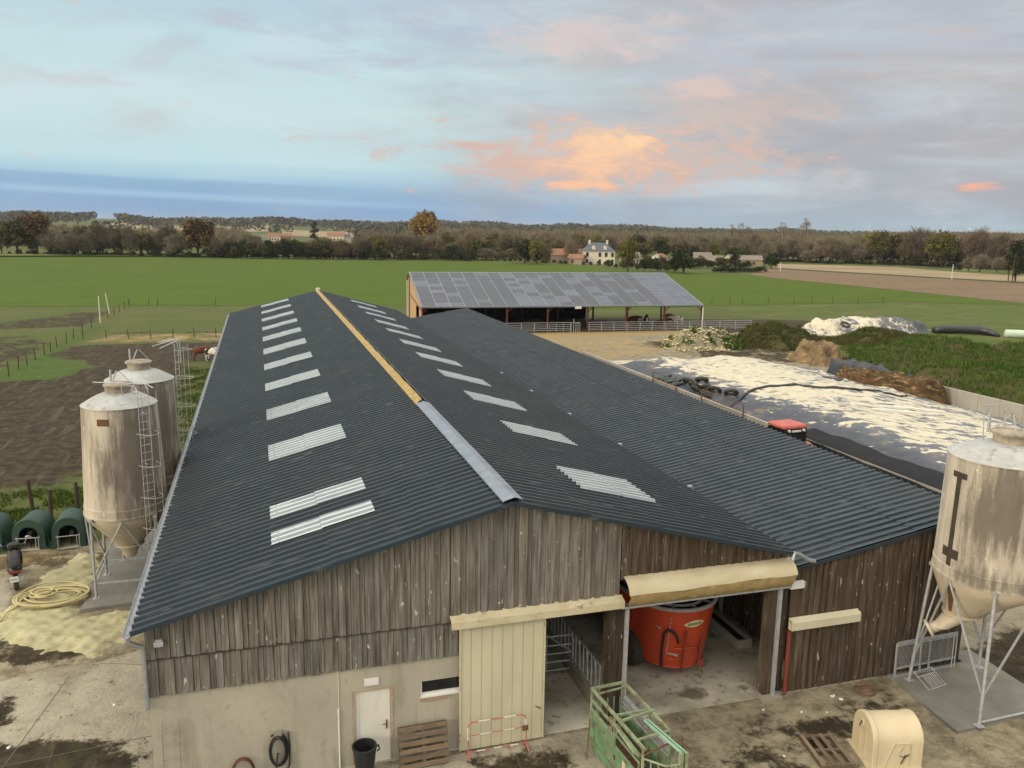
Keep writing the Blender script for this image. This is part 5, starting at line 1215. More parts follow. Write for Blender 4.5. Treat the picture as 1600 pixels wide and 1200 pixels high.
# long black weight strip across the sheet, two pale rods
def on_heap(pts, lift):
    out = []
    for x, y in pts:
        k = int(np.argmin((Q[:, 0]-x)**2+(Q[:, 1]-y)**2)); out.append((x, y, float(z[k])+lift))
    return out
ls = [(33.4+17.5*k/40, 29.4+2.2*math.sin(k*.16)+.10*k-.0009*k*k) for k in range(41)]
mb = MB(); mb.tube(on_heap(ls, .06), .10, 7); o = mb.build('weight_strip', M_BSHEET, None, smooth='all'); tag(o, 'long black weight strip laid across the pale silage sheet', 'weight strip')
for a, b in (((42.2, 25.2), (45.0, 22.6)), ((40.8, 24.3), (43.5, 21.6))):
    mb = MB(); mb.tube(on_heap([a, ((a[0]+b[0])/2, (a[1]+b[1])/2), b], .10), .05, 6); o = mb.build('plastic_rod', M_WHITE, None); tag(o, 'pale plastic rod lying on the mottled silage sheet', 'rod', 'pale rods on the sheet')
# clamp walls
def cwall(label, x0, x1, y0, y1, h):
    t = thing('clamp_wall', label, 'wall', (0, 0, 0)); y = y0
    mb = MB()
    while y < y1-.05: e = min(y+2.0, y1); mb.box(x0, x1, y+.012, e-.012, -.1, h); y = e
    mb.build('panels', M_CWALL, t, bevel=.01); mb = MB(); mb.box(x0+.03, x1-.03, y0+.05, y1-.05, -.1, h-.02); mb.build('core', M_CONC, t); return t
cwall('grey concrete clamp wall between the annex and the black silage sheet', 33.05, 33.28, -6, 56, 1.72)
cwall('grey concrete clamp wall below the weedy bank on the far side of the sheet', 55.6, 55.85, -6, 42, 1.45)
# tyres on the sheet
tb = MB(); n = 26; m_ = 10
tb.loft([[((.36+.12*math.cos(2*PI*j/m_))*math.cos(2*PI*k/n), (.36+.12*math.cos(2*PI*j/m_))*math.sin(2*PI*k/n), .12+.115*math.sin(2*PI*j/m_)) for j in range(m_)] for k in range(n)]+[[((.36+.12*math.cos(2*PI*j/m_)), 0, .12+.115*math.sin(2*PI*j/m_)) for j in range(m_)]])
tyre = tb.build('tyre', M_TYRE, None, smooth='all')
first = True
for x, y, tilt in ((34.5, 37.3, .4), (34.3, 36.0, .6), (35.3, 36.6, .2), (34.9, 35.1, .5), (34.7, 33.7, .7), (35.2, 32.2, .5), (33.7, 33.2, .3), (33.9, 35.0, .8)):
    o = tyre if first else tyre.copy()
    if not first: COL.objects.link(o)
    first = False; p = on_heap([(x, y)], .14)[0]; o.location = p; o.rotation_euler = (tilt*.5, -.35-tilt*.3, x)
    o.scale = (1.15, 1.15, 1.15); tag(o, 'old black tyre weighing down the edge of the sheet by the wall', 'tyre', 'tyres in a row on the sheet edge')
o = tyre.copy(); COL.objects.link(o); o.location = (50.6, 50.9, .05); o.rotation_euler = (0, 0, 0); o.scale = (2.0, 2.0, 1.6); tag(o, 'large black tyre lying alone at the far corner of the silage sheet', 'tyre')
del o['group']
for k in range(4):
    mb = MB(); rings = []
    for i in range(8): x = 33.3+.2*i; w = .05*math.sin(i*1.7+k); rings.append([(x, 40.6-k*.9+.28*math.cos(a), on_heap([(x, 40.6-k*.9)], .12)[0][2]+(.13+w)*math.sin(a)) for a in [2*PI*j/8 for j in range(8)]])
    mb.loft(rings, cap0=True, cap1=True); o = mb.build('weight_bag', mat('green_bag', (.05, .085, .08), (.08, .12, .11), 3.) if k == 0 else bpy.data.materials['green_bag'], None, smooth='all'); tag(o, 'long dull green weight bag beside the tyres on the sheet edge', 'weight bag', 'green weight bags on the sheet edge')
def rail(label, y0, y1, x=32.95, h=2.35):
    t = thing('guard_rail', label, 'railing', (x, y0, 0)); L_ = y1-y0
    mb = MB()
    for y in (0, L_): mb.bar((0, y, .2), (0, y, h), .07, .07)
    for zz in (h, h-.5): mb.bar((0, 0, zz), (0, L_, zz), .05, .05)
    mb.build('rail_frame', M_RUST, t)
rail('rusty guard rail on the clamp wall near its far end', 36.3, 40.2, 32.95, 2.35); rail('rusty guard rail on the clamp wall close behind the red tractor', 27.0, 32.4, 32.9, 2.4)
# second heap with an open brown face
M_SIL = mat('open_silage_face', (.135, .085, .042), (.045, .030, .018), .9, (1, 1, 2.2), .95, .1, layers=[((.36, .25, .12), 1.6, .56, .7, (1, 1, 3), .85)], bump=1., bscale=3)
def bprof(Q, sd, z, nz): return np.minimum(z, 2.3)
bh, bf = mound('silage_heap', [(52.4, 33.5), (50.6, 37.4), (51, 42), (55.4, 43.5), (55.45, 32.0), (54.0, 31.6)], 1.95, M_SIL, .22, .8, .10, 1.7, 8, .0)
tag(bh, 'cut brown silage heap with an open ragged face beyond the mottled sheet', 'silage heap')
sh, sf = mound('folded_sheet', [(52.3, 39.0), (51.8, 42.5), (52.4, 44.4), (55.5, 44.6), (55.5, 33.6), (54.9, 34.2), (53.9, 37.4)], 2.14, M_BSHEET, .25, .8, .06, 2.4, 12, .0)
sh.parent = bh
for nm, x, y in (('rolled_sheet', 49.9, 40.6), ('rolled_sheet', 50.5, 39.6)):
    mb = MB(); mb.tube([(x-.8, y, .5), (x, y+.3, .9), (x+.9, y+.1, .8), (x+1.8, y-.4, .9)], [.2, .35, .3, .2], 9); o = mb.build(nm, M_BSHEET, bh, smooth='all')
# heaps and weedy banks
M_WEED = mat('weed_soil', (.060, .072, .022), (.085, .07, .038), .6, I1, .95, .1)
M_BLADE = mat('weeds', (.046, .096, .016), (.074, .112, .028), .25, I1, .9, .1, attr=1., layers=[((.095, .10, .038), .22, .57, .70, I1, .75)])
M_BLADEB = mat('dry_weeds', (.095, .085, .040), (.055, .085, .022), .3, I1, .9, .1, attr=1., layers=[((.15, .115, .065), .5, .55, .7, I1, .7)])
def weed(Q, z, sd, n, seed, h=(.25, .7), w=.10, cl=.55):
    r = random.Random(seed); f = vnoise(seed+50); idx = np.where(sd > .15)[0]; mb = MB()
    for _ in range(n):
        k = int(idx[r.randrange(len(idx))]); x = Q[k][0]+r.uniform(-.3, .3); y = Q[k][1]+r.uniform(-.3, .3); zz = float(z[k])-.05
        dens = f(x, y, .8)
        if dens < -.5 and r.random() < .7: continue
        hh = r.uniform(*h)*(1+.35*dens); a = r.uniform(0, 2*PI); c, s = math.cos(a), math.sin(a); lean = r.uniform(.1, .7)*hh; b = r.uniform(0, 2*PI); col = r.uniform(.65, 1.35)*(1+.18*dens)
        ww = w*r.uniform(.6, 1.5)
        mb.add([(x-c*ww, y-s*ww, zz), (x+c*ww, y+s*ww, zz), (x+lean*math.cos(b), y+lean*math.sin(b), zz+hh)], [(0, 1, 2)], (col*r.uniform(.9, 1.15), col, col*r.uniform(.7, 1.1)))
    return mb
def bank(label, poly, h, n, seed, edge, mb_mat, hh=(.3, .8), rough=.2, rs=.5, w=.10):
    o, f = mound('weedy_bank', poly, h, M_WEED, .45, edge, rough, rs, seed, -.03); tag(o, label, 'earth bank'); q, zz, sd_ = f()
    b = weed(q, zz, sd_, n, seed, hh, w).build('weeds', mb_mat, o, fix=False); b['kind'] = 'stuff'; return o
bank('long weedy green earth bank behind the far clamp wall', [(56.2, 44), (58, 50), (63, 56), (72, 64), (80, 63), (86, 58), (88, 50), (82, 38), (74, 25), (66, 10), (57, 8), (55.95, 12)], 1.55, 52000, 3, 6.5, M_BLADE, (.15, .5), .34, .42, .05)
bank('brown and green weedy mound right of the rubble heap', [(56.5, 66), (58, 71), (64, 75), (70, 73), (71, 68), (67, 63.5), (61, 62)], 1.7, 22000, 6, 4.5, M_BLADEB, (.15, .5), .3, .7, .05)
bank('low dark weedy hump in front of the distant sheeted heap', [(70, 64), (72, 70), (80, 75), (88, 73), (86, 66), (78, 62)], 1.0, 20000, 9, 5.0, M_BLADEB, (.15, .5), .3, .6, .05)
pile, _ = mound('straw_heap', [(57, 52.5), (57.4, 57), (60, 60.5), (64, 60), (64.8, 55.5), (62, 52.4), (59, 51)], 1.75, mat('strawy_dung', (.25, .18, .098), (.10, .070, .043), 1., I1, .95, .1, layers=[((.42, .32, .17), 3., .57, .7, I1, .7)], bump=1., bscale=4), .22, 2.6, .14, 1.6, 14, -.03)
tag(pile, 'brown and straw coloured dung heap beside the end of the weedy bank', 'dung heap')
rub, rf = mound('rubble_heap', [(47.8, 66), (48.8, 69.5), (52, 71.6), (56, 71.2), (58.4, 68), (57.4, 65), (52.5, 63.8), (49, 64.2)], 1.75, mat('rubble_soil', (.30, .27, .19), (.16, .15, .09), 1.5, I1, .95), .25, 2.8, .2, 1.4, 17, -.03)
tag(rub, 'heap of pale root crops and rubble with weeds before the open barn', 'rubble heap')
q, zz, sd_ = rf(); r_ = random.Random(3); mb = MB(); idx = np.where(sd_ > .1)[0]
for _ in range(1500):
    k = int(idx[r_.randrange(len(idx))]); s = r_.uniform(.06, .17); c = r_.uniform(.6, 1.15); x, y, h_ = q[k][0]+r_.uniform(-.2, .2), q[k][1]+r_.uniform(-.2, .2), float(zz[k])
    if x > 55.4+r_.uniform(-.8, .8) and r_.random() < .8: continue
    mb.ball((x, y, h_+s*.3), s, 6, 4, (r_.uniform(.8, 1.6), 1, .7), (c, c*.97, c*.85))
ch = mb.build('pale_lumps', mat('pale_lump', (.62, .56, .40), (.46, .42, .26), 3., I1, .9, attr=1.), rub); ch['kind'] = 'stuff'
sel = (q[:, 0] > 54.6) | (np.sin(q[:, 0]*2.1)*np.sin(q[:, 1]*1.7) > .45)
b = weed(q[sel], zz[sel], sd_[sel], 3500, 5, (.2, .5), .09).build('weeds', M_BLADE, rub, fix=False); b['kind'] = 'stuff'
M_TARP3 = tarp_mat('far_silage_sheet', .5, seedoff=30.)
t3, t3f = mound('silage_heap', [(72.5, 76.5), (75, 80.5), (84, 82.5), (93, 80.5), (96, 76.5), (92, 73.2), (84, 72.2), (76, 73.6)], 1.9, M_TARP3, .35, 4.2, .08, 1.1, 23, .0)
q, zz, sd_ = t3f(); cover_attr(t3, .55-.34*smooth(q[:, 0], 84, 92)+.1*np.sin(q[:, 0])-.15*(zz > 1.4)*0); tag(t3, 'distant sheeted heap with torn pale film beyond the weedy bank', 'silage heap')
o = tyre.copy(); COL.objects.link(o); o.location = (79.0, 74.6, 1.25); o.scale = (1.5, 1.5, 1.3); o.rotation_euler = (.5, 0, 0); tag(o, 'black tyre on the distant sheeted heap', 'tyre'); del o['group']
mb = MB(); mb.tube([G(1459, 521)+Vector((0, 0, .45)), G(1475, 521)+Vector((0, 0, .62)), G(1500, 522)+Vector((0, 0, .66)), G(1530, 523)+Vector((0, 0, .70)), G(1548, 525)+Vector((0, 0, .5)), G(1561, 527)+Vector((0, 0, .18))], [.5, .62, .55, .62, .52, .2], 12)
o = mb.build('wrapped_bales', M_BSHEET, None, smooth='all'); tag(o, 'row of silage bales wrapped in one black tube on the grass', 'bale row')
mb = MB(); a = G(1569, 527)+Vector((0, 0, .52)); b = G(1640, 530)+Vector((0, 0, .55)); mb.tube([a, a.lerp(b, .03), b], [.40, .56, .56], 14); o = mb.build('wrapped_bales', mat('pale_green_wrap', (.56, .66, .54), (.48, .58, .47), 2., I1, .4), None, smooth=True); tag(o, 'pale mint wrapped bale tube at the right edge of the field', 'bale row')

# ------------------------------------------------------------------ red tractor between the annex and the clamp
t = thing('tractor', 'faded red tractor half hidden behind the annex roof', 'tractor', (31.1, 19.7, .1), R(4))
mb = MB(); mb.loft([[(x*s, y*s2+1.0*0, zc) for x, y in ((-.82, -.75), (.82, -.75), (.90, .1), (.78, .95), (-.78, .95), (-.90, .1))] for s, s2, zc in ((.90, .80, 2.64), (.98, .86, 2.70), (.98, .86, 2.80), (.84, .74, 2.88))], cap0=True, cap1=True); roof = mb.build('cab_roof', M_PINKR, t, bevel=.02)
mb = MB()
for x, y in ((-.72, -.65), (.72, -.65), (-.78, .7), (.78, .7)): mb.bar((x*1.02, y, 1.25), (x, y*.98, 2.64), .07, .07)
mb.box(-.75, .75, -.68, -.60, 1.15, 1.3); cab = mb.build('cab_frame', M_DARK, t)
mb = MB(); mb.box(-.70, .70, -.64, -.62, 1.3, 2.62); mb.box(-.76, -.74, -.6, .66, 1.3, 2.62); mb.box(.74, .76, -.6, .66, 1.3, 2.62); mb.box(-.7, .7, .68, .70, 1.5, 2.62); mb.build('cab_glass', M_GLASS, cab)
mb = MB(); mb.box(-.30, .30, -.76, -.70, 2.50, 2.60); mb.build('number_plate', M_WHITE, t)
for x in (-.5, .5): mb = MB(); mb.tube([(x, -.80, 2.58), (x, -.68, 2.58)], .07, 10); mb.build('work_lamp', M_WHITE, t)
mb = MB(); mb.tube([(.88, .3, 2.3), (1.15, .25, 2.45), (1.15, .25, 2.60)], .02, 6); mb.box(1.05, 1.27, .22, .29, 2.36, 2.72); mb.build('mirror', M_PINKR, t)
mb = MB(); mb.loft([[(x*w, y, zc+h*q) for x, q in ((-.38, 0), (-.40, .8), (-.25, 1), (.25, 1), (.40, .8), (.38, 0))] for y, w, zc, h in ((.75, 1.05, .9, .85), (1.9, .95, .85, .80), (2.5, .8, .85, .65))], cap0=True, cap1=True); mb.build('bonnet', M_PINKR, t, smooth=True)
mb = MB(); mb.box(-.35, .35, -.7, 2.3, .5, .95); mb.build('chassis', M_DARK, t)
for x, y, r, w in ((-.85, -.35, .85, .5), (.85, -.35, .85, .5), (-.75, 2.0, .58, .38), (.75, 2.0, .58, .38)):
    mb = MB(); n = 28; mb.loft([[(x+dx*w, y+rr*r*math.cos(2*PI*k/n), r+rr*r*math.sin(2*PI*k/n)) for k in range(n)] for rr, dx in ((.55, -.35), (.9, -.5), (1, -.4), (1, .4), (.9, .5), (.55, .35))])
    w_ = mb.build('wheel', M_TYRE, t, smooth=True); mb = MB(); mb.tube([(x-w*.3, y, r), (x+w*.3, y, r)], r*.56, 18); mb.build('rim', M_PINKR, w_, smooth=True)
for s in (-1, 1):
    mb = MB(); rings = [[(s*.55, -.35+.95*math.cos(a), .85+.95*math.sin(a)), (s*1.15, -.35+.95*math.cos(a), .85+.95*math.sin(a)), (s*1.15, -.35+.90*math.cos(a), .85+.90*math.sin(a)), (s*.55, -.35+.90*math.cos(a), .85+.90*math.sin(a))] for a in [R(20+k*15) for k in range(11)]]
    mb.loft(rings, cap0=True, cap1=True); mb.build('mudguard', M_PINKR, t)

# rough grass on the near strip behind the hutches and along the shed
mb = MB(); rg = random.Random(71); fg = vnoise(72)
for _ in range(26000):
    if rg.random() < .62: x, y = rg.uniform(-16, -3.2), 18.9+7.5*rg.random()**1.2
    else: x, y = rg.uniform(-4.2, -.35), rg.uniform(21, 64)
    dn = fg(x, y, .9)
    if dn < -.35: continue
    hh = rg.uniform(.07, .22)*(1+.4*dn); a = rg.uniform(0, 6.28); c, s_ = math.cos(a)*.035, math.sin(a)*.035; b = rg.uniform(0, 6.28); tn = rg.uniform(.7, 1.25)
    mb.add([(x-c, y-s_, -.02), (x+c, y+s_, -.02), (x+hh*.6*math.cos(b), y+hh*.6*math.sin(b), hh)], [(0, 1, 2)], (tn*1.05, tn, tn*.8))
o = mb.build('rough_grass', M_BLADE, None, fix=False); tag(o, 'short rough grass behind the hutches and along the shed', 'grass', kind='stuff')
# ------------------------------------------------------------------ open barn with solar roof
BL, BD, BE, BR = 39.06, 13.75, 3.52, 7.22
barn = thing('solar_barn', 'open fronted cattle barn with a long roof of solar panels and an ochre gable', 'barn', (22.66, 85.14, 0), R(-3.4))
M_PV = mat('solar_cells', (.036, .047, .066), (.047, .058, .077), 1.5, (.5, 1, 1), .22, .6, attr=1.)
M_PVF = mat('panel_frames', (.34, .38, .43), None, rough=.4, metal=.4)
M_OCHRE = mat('ochre_render', (.50, .34, .19), (.44, .295, .165), .6, I1, .9, .2, layers=[((.56, .46, .28), .5, .55, .8, I1, .5)])
M_RTRIM = mat('roof_edge_steel', (.16, .19, .21), (.2, .22, .24), 2., I1, .5)
sl_n = Vector((0, -(BR-BE), BD)).normalized()
def onroof(x, u, lift=0.): return Vector((x, -.25+(BD+.25)*u, BE-.02+(BR-BE+.02)*u))+sl_n*lift
mb = MB(); A = [onroof(-.2, 0), onroof(BL+.2, 0), onroof(BL+.2, 1), onroof(-.2, 1)]; mb.add(A+[p-sl_n*.10 for p in A], [(0, 1, 2, 3), (4, 7, 6, 5), (0, 4, 5, 1), (1, 5, 6, 2), (2, 6, 7, 3), (3, 7, 4, 0)])
B_ = [Vector((-.2, BD, BR)), Vector((BL+.2, BD, BR)), Vector((BL+.2, BD+2.6, BR-1.25)), Vector((-.2, BD+2.6, BR-1.25))]; mb.add(B_+[p-Vector((0, 0, .1)) for p in B_], [(0, 1, 2, 3), (4, 7, 6, 5), (2, 6, 7, 3)]); mb.build('roof', M_RTRIM, barn)
r_ = random.Random(77); NC, NR = 21, 11; cw = (BL)/NC
mb = MB(); mb.quad(onroof(0, .012, .02), onroof(BL, .012, .02), onroof(BL, .988, .02), onroof(0, .988, .02)); mb.build('panel_rails', M_PVF, barn, fix=False)
for c in range(NC):
    mb = MB(); x0 = c*cw+.035; x1 = (c+1)*cw-.035
    for k in range(NR):
        u0 = .016+.968*k/NR+.0022; u1 = .016+.968*(k+1)/NR-.0022
        tone = r_.uniform(.8, 1.05)
        if c >= 18 or (c in (7, 8, 9, 13) and r_.random() < .55) or r_.random() < .12: tone = r_.uniform(1.7, 2.2)
        for h in range(2):
            ua = u0+(u1-u0)*(h*.5+.01*h); ub = u0+(u1-u0)*(h*.5+.49)
            mb.quad(onroof(x0, ua, .035), onroof(x1, ua, .035), onroof(x1, ub, .035), onroof(x0, ub, .035), (tone*r_.uniform(.96, 1.04), tone, tone*1.03))
    mb.build('panel_column', M_PV, barn, fix=False)
mb = MB(); mb.box(-.25, BL+.25, -.38, -.26, BE-.14, BE+.02); mb.build('gutter', M_RTRIM, barn)
mb = MB(); dy = BD+2.4; mb.add([(0, .1, 0), (0, 3.4, 0), (0, 3.4, 3.1), (0, 6.0, 3.1), (0, 6.0, 0), (0, dy, 0), (0, dy, BR-1.2), (0, BD, BR-.06), (0, .1, BE-.02)], [tuple(range(9))]); gab = mb.build('gable_wall', M_OCHRE, barn, fix=False)
mb = MB(); mb.bar((-.03, .3, 2.95), (-.03, dy-2, 4.1), .06, .10); mb.box(-.05, 0, 3.3, 3.42, 0, 3.2); mb.box(-.05, 0, 5.98, 6.1, 0, 3.2); mb.build('gable_trim', M_BURG, gab)
mb = MB(); mb.tube([(-.12, dy, 0), (-.12, dy, BR-1.3)], .07, 8); mb.build('downpipe', M_WHITE, barn)
mb = MB(); mb.box(.0, 27.5, BD+2.2, BD+2.35, 0, 5.8); mb.build('back_wall', M_WOODR, barn)
mb = MB(); 
for k in range(8): x = 3+k*3.4; mb.box(x, x+1.6, BD+2.12, BD+2.19, 3.0, 5.0)
mb.build('back_windbreak', M_CREAMD, barn)
for k in range(8):
    x = k*BL/7; mb = MB(); mb.box(x-.11, x+.11, -.08, .12, 0, BE-.1); mb.bar((x+.0, .02, BE-.9), (x+(.75 if k < 7 else -.75), .02, BE-.15), .09, .12); mb.build('post', M_BURG, barn)
    mb = MB(); mb.box(x-.11, x+.11, BD-.1, BD+.12, 0, BR-.2); mb.build('rear_post', M_BURG, barn)
mb = MB(); mb.box(0, BL, -.06, .08, BE-.24, BE-.10)
for u in (.25, .5, .75): p = onroof(0, u, -.25); mb.box(0, BL, p.y-.06, p.y+.06, p.z-.1, p.z+.1)
mb.build('purlin', M_BURG, barn)
mb = MB(); mb.box(BL+.02, BL+.18, -.16, -.02, 0, BE-.05); mb.build('white_corner_post', M_WHITE, barn)
mb = MB(); mb.box(20.4, 21.3, -.44, -.40, BE-.38, BE-.06); mb.build('roof_sign', M_WHITE, barn)
mb = MB(); mb.box(.2, BL, .3, BD+2, -.05, .03); mb.build('litter_floor', mat('dark_litter', (.10, .07, .04), (.06, .045, .03), 1., I1, .95), barn)
Bw = lambda x, y, z=0: Vector((22.66, 85.14, z))+Matrix.Rotation(R(-3.4), 3, 'Z')@Vector((x, y, 0))
gate0 = None
def gate_copy(x0, L_, label, grp):
    global gate0
    if gate0 is None:
        g_ = thing('barn_gate', label, 'gate', (0, 0, 0), R(-3.4), grp); mb = MB()
        for z in (.28, .52, .76, 1.02, 1.30): mb.tube([(0, 0, z), (5.3, 0, z)], .032, 6)
        for x in (0, 1.77, 3.53, 5.3): mb.tube([(x, 0, .05), (x, 0, 1.32)], .034, 6)
        mb.build('gate_frame', M_GALV, g_, smooth=True); gate0 = g_; o = g_
    else:
        o = copy_tree(gate0); o['label'] = label
    o.location = Bw(x0, -.35); o.scale = (L_/5.3, 1, 1)
for k in range(7): gate_copy(.12+k*BL/7, 5.36 if k != 3 else 3.0, 'grey tubular gate between two dark red posts of the solar barn', 'gates along the front of the solar barn')
gate_copy(BL+.3, 7.2, 'grey tubular gate running right from the white corner post of the barn', 'gates along the front of the solar barn')
t = thing('pen_gate', 'small grey pen gate with white panel in front of the middle bay', 'pen gate', Bw(19.9, -.5), R(-3.4))
mb = MB()
for x in (0, .3, .6, .9, 1.2): mb.tube([(x, -.2*math.sin(x*2.4), 0), (x, -.2*math.sin(x*2.4), 1.35+.5*(x == .3))], .04, 6)
mb.tube([(0, 0, 1.3), (1.2, -.1, 1.3)], .04, 6); mb.build('pen_bars', M_GALV, t)
for i, (x, y, rz, m, hd, ly, lb) in enumerate(((25.6, 3.0, 40, M_BRO, 'up', True, 'dark red cow lying in the fourth bay of the solar barn'), (36.0, 6.5, -30, M_BRO, 'up', True, 'red brown cow lying in the last bay of the solar barn'), (37.6, 4.8, 170, M_HOL, 'level', False, 'black and white cow standing in the last bay by the white corner post'), (38.0, 8.2, 200, M_BRO, 'level', False, 'brown cow standing behind the black and white cow in the last bay'), (32.6, 4.2, 60, M_HOLD, 'up', False, 'dark cow standing by the sixth red post of the solar barn'), (31.2, 5.5, 10, M_BRO, 'level', False, 'dark brown cow behind the gate left of the sixth red post'), (29.0, 2.4, 5, M_BRO, 'up', True, 'brown cow lying behind the gate of the sixth bay'), (16.0, 3.2, 170, M_HOLD, 'level', False, 'black cow in the shade of the third bay of the solar barn'))):
    cow(lb, Bw(x, y, .03), R(rz), m, 1.05, hd, ly)
cow('white cow resting in the grass between the long shed and the solar barn', Vector((20.6, 84.5, 0)), R(170), M_HOL, 1.0, 'up', True)

# ------------------------------------------------------------------ fences and poles
def fence(label, pts, h=1.15, wires=(.4, .75, 1.05), r=.055, jit=.06, seed=0, m=M_POST):
    t = thing('wire_fence', label, 'fence', (pts[0][0], pts[0][1], 0)); rr = random.Random(seed); o = Vector((pts[0][0], pts[0][1], 0)); tops = []
    for p in pts:
        q = Vector((p[0], p[1], 0))-o; a = Vector((rr.uniform(-jit, jit)*2, rr.uniform(-jit, jit), h*rr.uniform(.9, 1.1))); tops.append((q, a))
        mb = MB(); mb.tube([q-Vector((0, 0, .1)), q+a*.5, q+a], [r, r*.95, r*.85], 7); mb.build('post', m, t, smooth=True)
    mb = MB()
    for (q, a), (q2, a2) in zip(tops, tops[1:]):
        for w in wires: mb.bar(q+a*w/h*.9, q2+a2*w/h*.9, .007, .007)
    if wires: mb.build('wire', M_RUST, t)
    return t
fence('old wire fence running away from the left edge between the muddy paddock and pasture', [(-19.2, 46), (-19.1, 50.5), (-19, 55), (-18.95, 59), (-18.87, 63.03), (-18.9, 66.2), (-18.7, 68.5), (-18.75, 71.9), (-18.6, 74.9), (-18.55, 77.3), (-18.6, 80.5), (-18.4, 84), (-18.3, 87.4), (-18.3, 92.5), (-18.2, 98.2), (-18.15, 104.5), (-18.1, 110), (-18, 114.5), (-17.9, 119), (-17.9, 124), (-17.8, 128.5)], 1.2, r=.05, seed=2)
fence('wire fence crossing the paddock behind the two left silos', [(-17.2+2.45*k, 87.2-.12*k) for k in range(8)], 1.15, r=.05, seed=3)
fence('sparse line of posts along the near edge of the cereal field', [(-90, 131.3), (-71, 131), (-52, 131), (-40.5, 131), (-17.9, 129.5), (-15, 129.2), (-13.6, 129.1), (-4.4, 127.8), (10, 127), (30, 121.5), (31.8, 121)], 1.35, wires=(), r=.05, seed=4, jit=.12)
fence('stout weathered posts standing behind the green calf hutches', [(-14, 24.5), (-10.6, 23.8), (-7.83, 23), (-6.85, 21.9), (-5.82, 22.5), (-4.0, 22.8)], 1.45, r=.095, seed=5)
fence('wire fence across the grass right of the solar barn', [tuple(G(x, 477-.002*x))[:2] for x in (1112, 1140, 1160, 1200, 1240, 1268, 1300, 1340, 1380)], 1.3, seed=6, r=.05)
fence('low wire fence along the inside of the left eave of the shed', [(-1.5, 26+4*k) for k in range(10)], 1.2, seed=8)
for i, (x, y, ty, lb) in enumerate(((157, 505, 464, 'white pole by the paddock fence, left of the pair'), (171, 490, 459, 'white pole by the paddock fence, right of the pair and leaning'))):
    p = G(x, y); mb = MB(); mb.tube([(0, 0, 0), (.0 if i == 0 else -.35, 0, 3.7 if i == 0 else 3.1)], [.09, .075], 8); o = mb.build('white_pole', M_WPOLE, None, smooth=True); o.location = p; tag(o, lb, 'pole')
def upole(x, y, h, lb, cross=True):
    t = thing('utility_pole', lb, 'utility pole', G(x, y)); mb = MB(); mb.tube([(0, 0, 0), (0, 0, h)], [.16, .10], 8); mb.build('pole', M_POST if cross else M_WPOLE, t, smooth=True)
    if cross: mb = MB(); mb.bar((-1.3, 0, h-.5), (1.3, 0, h-.45), .12, .12); mb.build('crossarm', M_POST, t)
upole(1581, 442, 8.2, 'brown utility pole with crossarm at the far right beside the ditch'); upole(1575, 439, 7.4, 'second brown utility pole close left of the one with the long crossarm', True)
upole(1487, 436, 4.6, 'pale pole standing in the stubble field', False); upole(1219, 424, 3.2, 'short pale pole at the corner of the brown field', False)

# ------------------------------------------------------------------ houses beyond the field
M_HW = mat('cream_house_wall', (.72, .65, .53), (.66, .59, .47), .8, I1, .9)
M_HW2 = mat('pale_house_wall', (.60, .56, .48), (.5, .46, .38), .8, I1, .9)
M_HST = mat('stone_house_wall', (.36, .29, .20), (.28, .22, .155), 1.5, I1, .9)
M_SLATE = mat('slate_roof', (.10, .12, .15), (.08, .095, .12), 2., I1, .6)
M_TILE = mat('old_tile_roof', (.30, .145, .095), (.24, .13, .09), 1.2, I1, .9, layers=[((.20, .15, .11), .6, .5, .7, I1, .6)])
M_GREYR = mat('grey_tile_roof', (.18, .165, .145), (.24, .21, .18), 1.2, I1, .9)
M_SHUT = mat('dark_window', (.03, .03, .032), None, rough=.3)
def house(name, label, loc, rz, w, d, h, rh, wall, roofm, hip=0., wins=(), chim=(), cat='house'):
    t = thing(name, label, cat, loc, rz)
    mb = MB(); mb.box(-w/2, w/2, 0, d, 0, h)
    if not hip: mb.prism([(0, h), (d, h), (d/2, h+rh*.94)], 'x', -w/2, w/2)
    mb.build('wall', wall, t)
    o_ = .35; hp = hip*d/2
    V = [(-w/2-o_, -o_, h-.08), (w/2+o_, -o_, h-.08), (w/2+o_, d+o_, h-.08), (-w/2-o_, d+o_, h-.08), (-w/2-o_+hp, d/2, h+rh), (w/2+o_-hp, d/2, h+rh)]
    mb = MB(); mb.add(V, [(0, 1, 5, 4), (2, 3, 4, 5), (1, 2, 5), (3, 0, 4), (3, 2, 1, 0)] if hip else [(0, 1, 5, 4), (2, 3, 4, 5)]); rf = mb.build('roof', roofm, t)
    for cx in chim: mb = MB(); mb.box(cx-.4, cx+.4, d/2-.3, d/2+.3, h+rh-.8, h+rh+1.); mb.build('chimney', wall, rf)
    for x0, x1, z0, z1 in wins: mb = MB(); mb.box(x0, x1, -.06, .02, z0, z1); mb.build('window', M_SHUT, t)
    return t
hb = house('manor_house', 'white two storey manor house with a hipped slate roof beyond the field', G(936, 413), R(-15), 12.6, 8.5, 5.3, 3.3, M_HW, M_SLATE, .9, [(-4.9+2.55*k-.55, -4.9+2.55*k+.55, 3.0, 4.7) for k in range(5) if k != 1]+[(-4.9+2.55*k-.5, -4.9+2.55*k+.5, .5, 2.0) for k in (0, 2, 4)], (-3.6, 3.6))
for x in (-2.2, 2.4): mb = MB(); mb.box(x-.65, x+.65, .55, 2.4, 5.1, 6.7); mb.prism([(x-.85, 6.65), (x+.85, 6.65), (x, 7.4)], 'y', .45, 2.6); mb.build('dormer', M_HW, hb)
house('long_outbuilding', 'long stone outbuilding with an old red tiled roof left of the manor', G(884, 411), R(-18), 12.5, 7, 3.2, 2.6, M_HST, M_TILE)
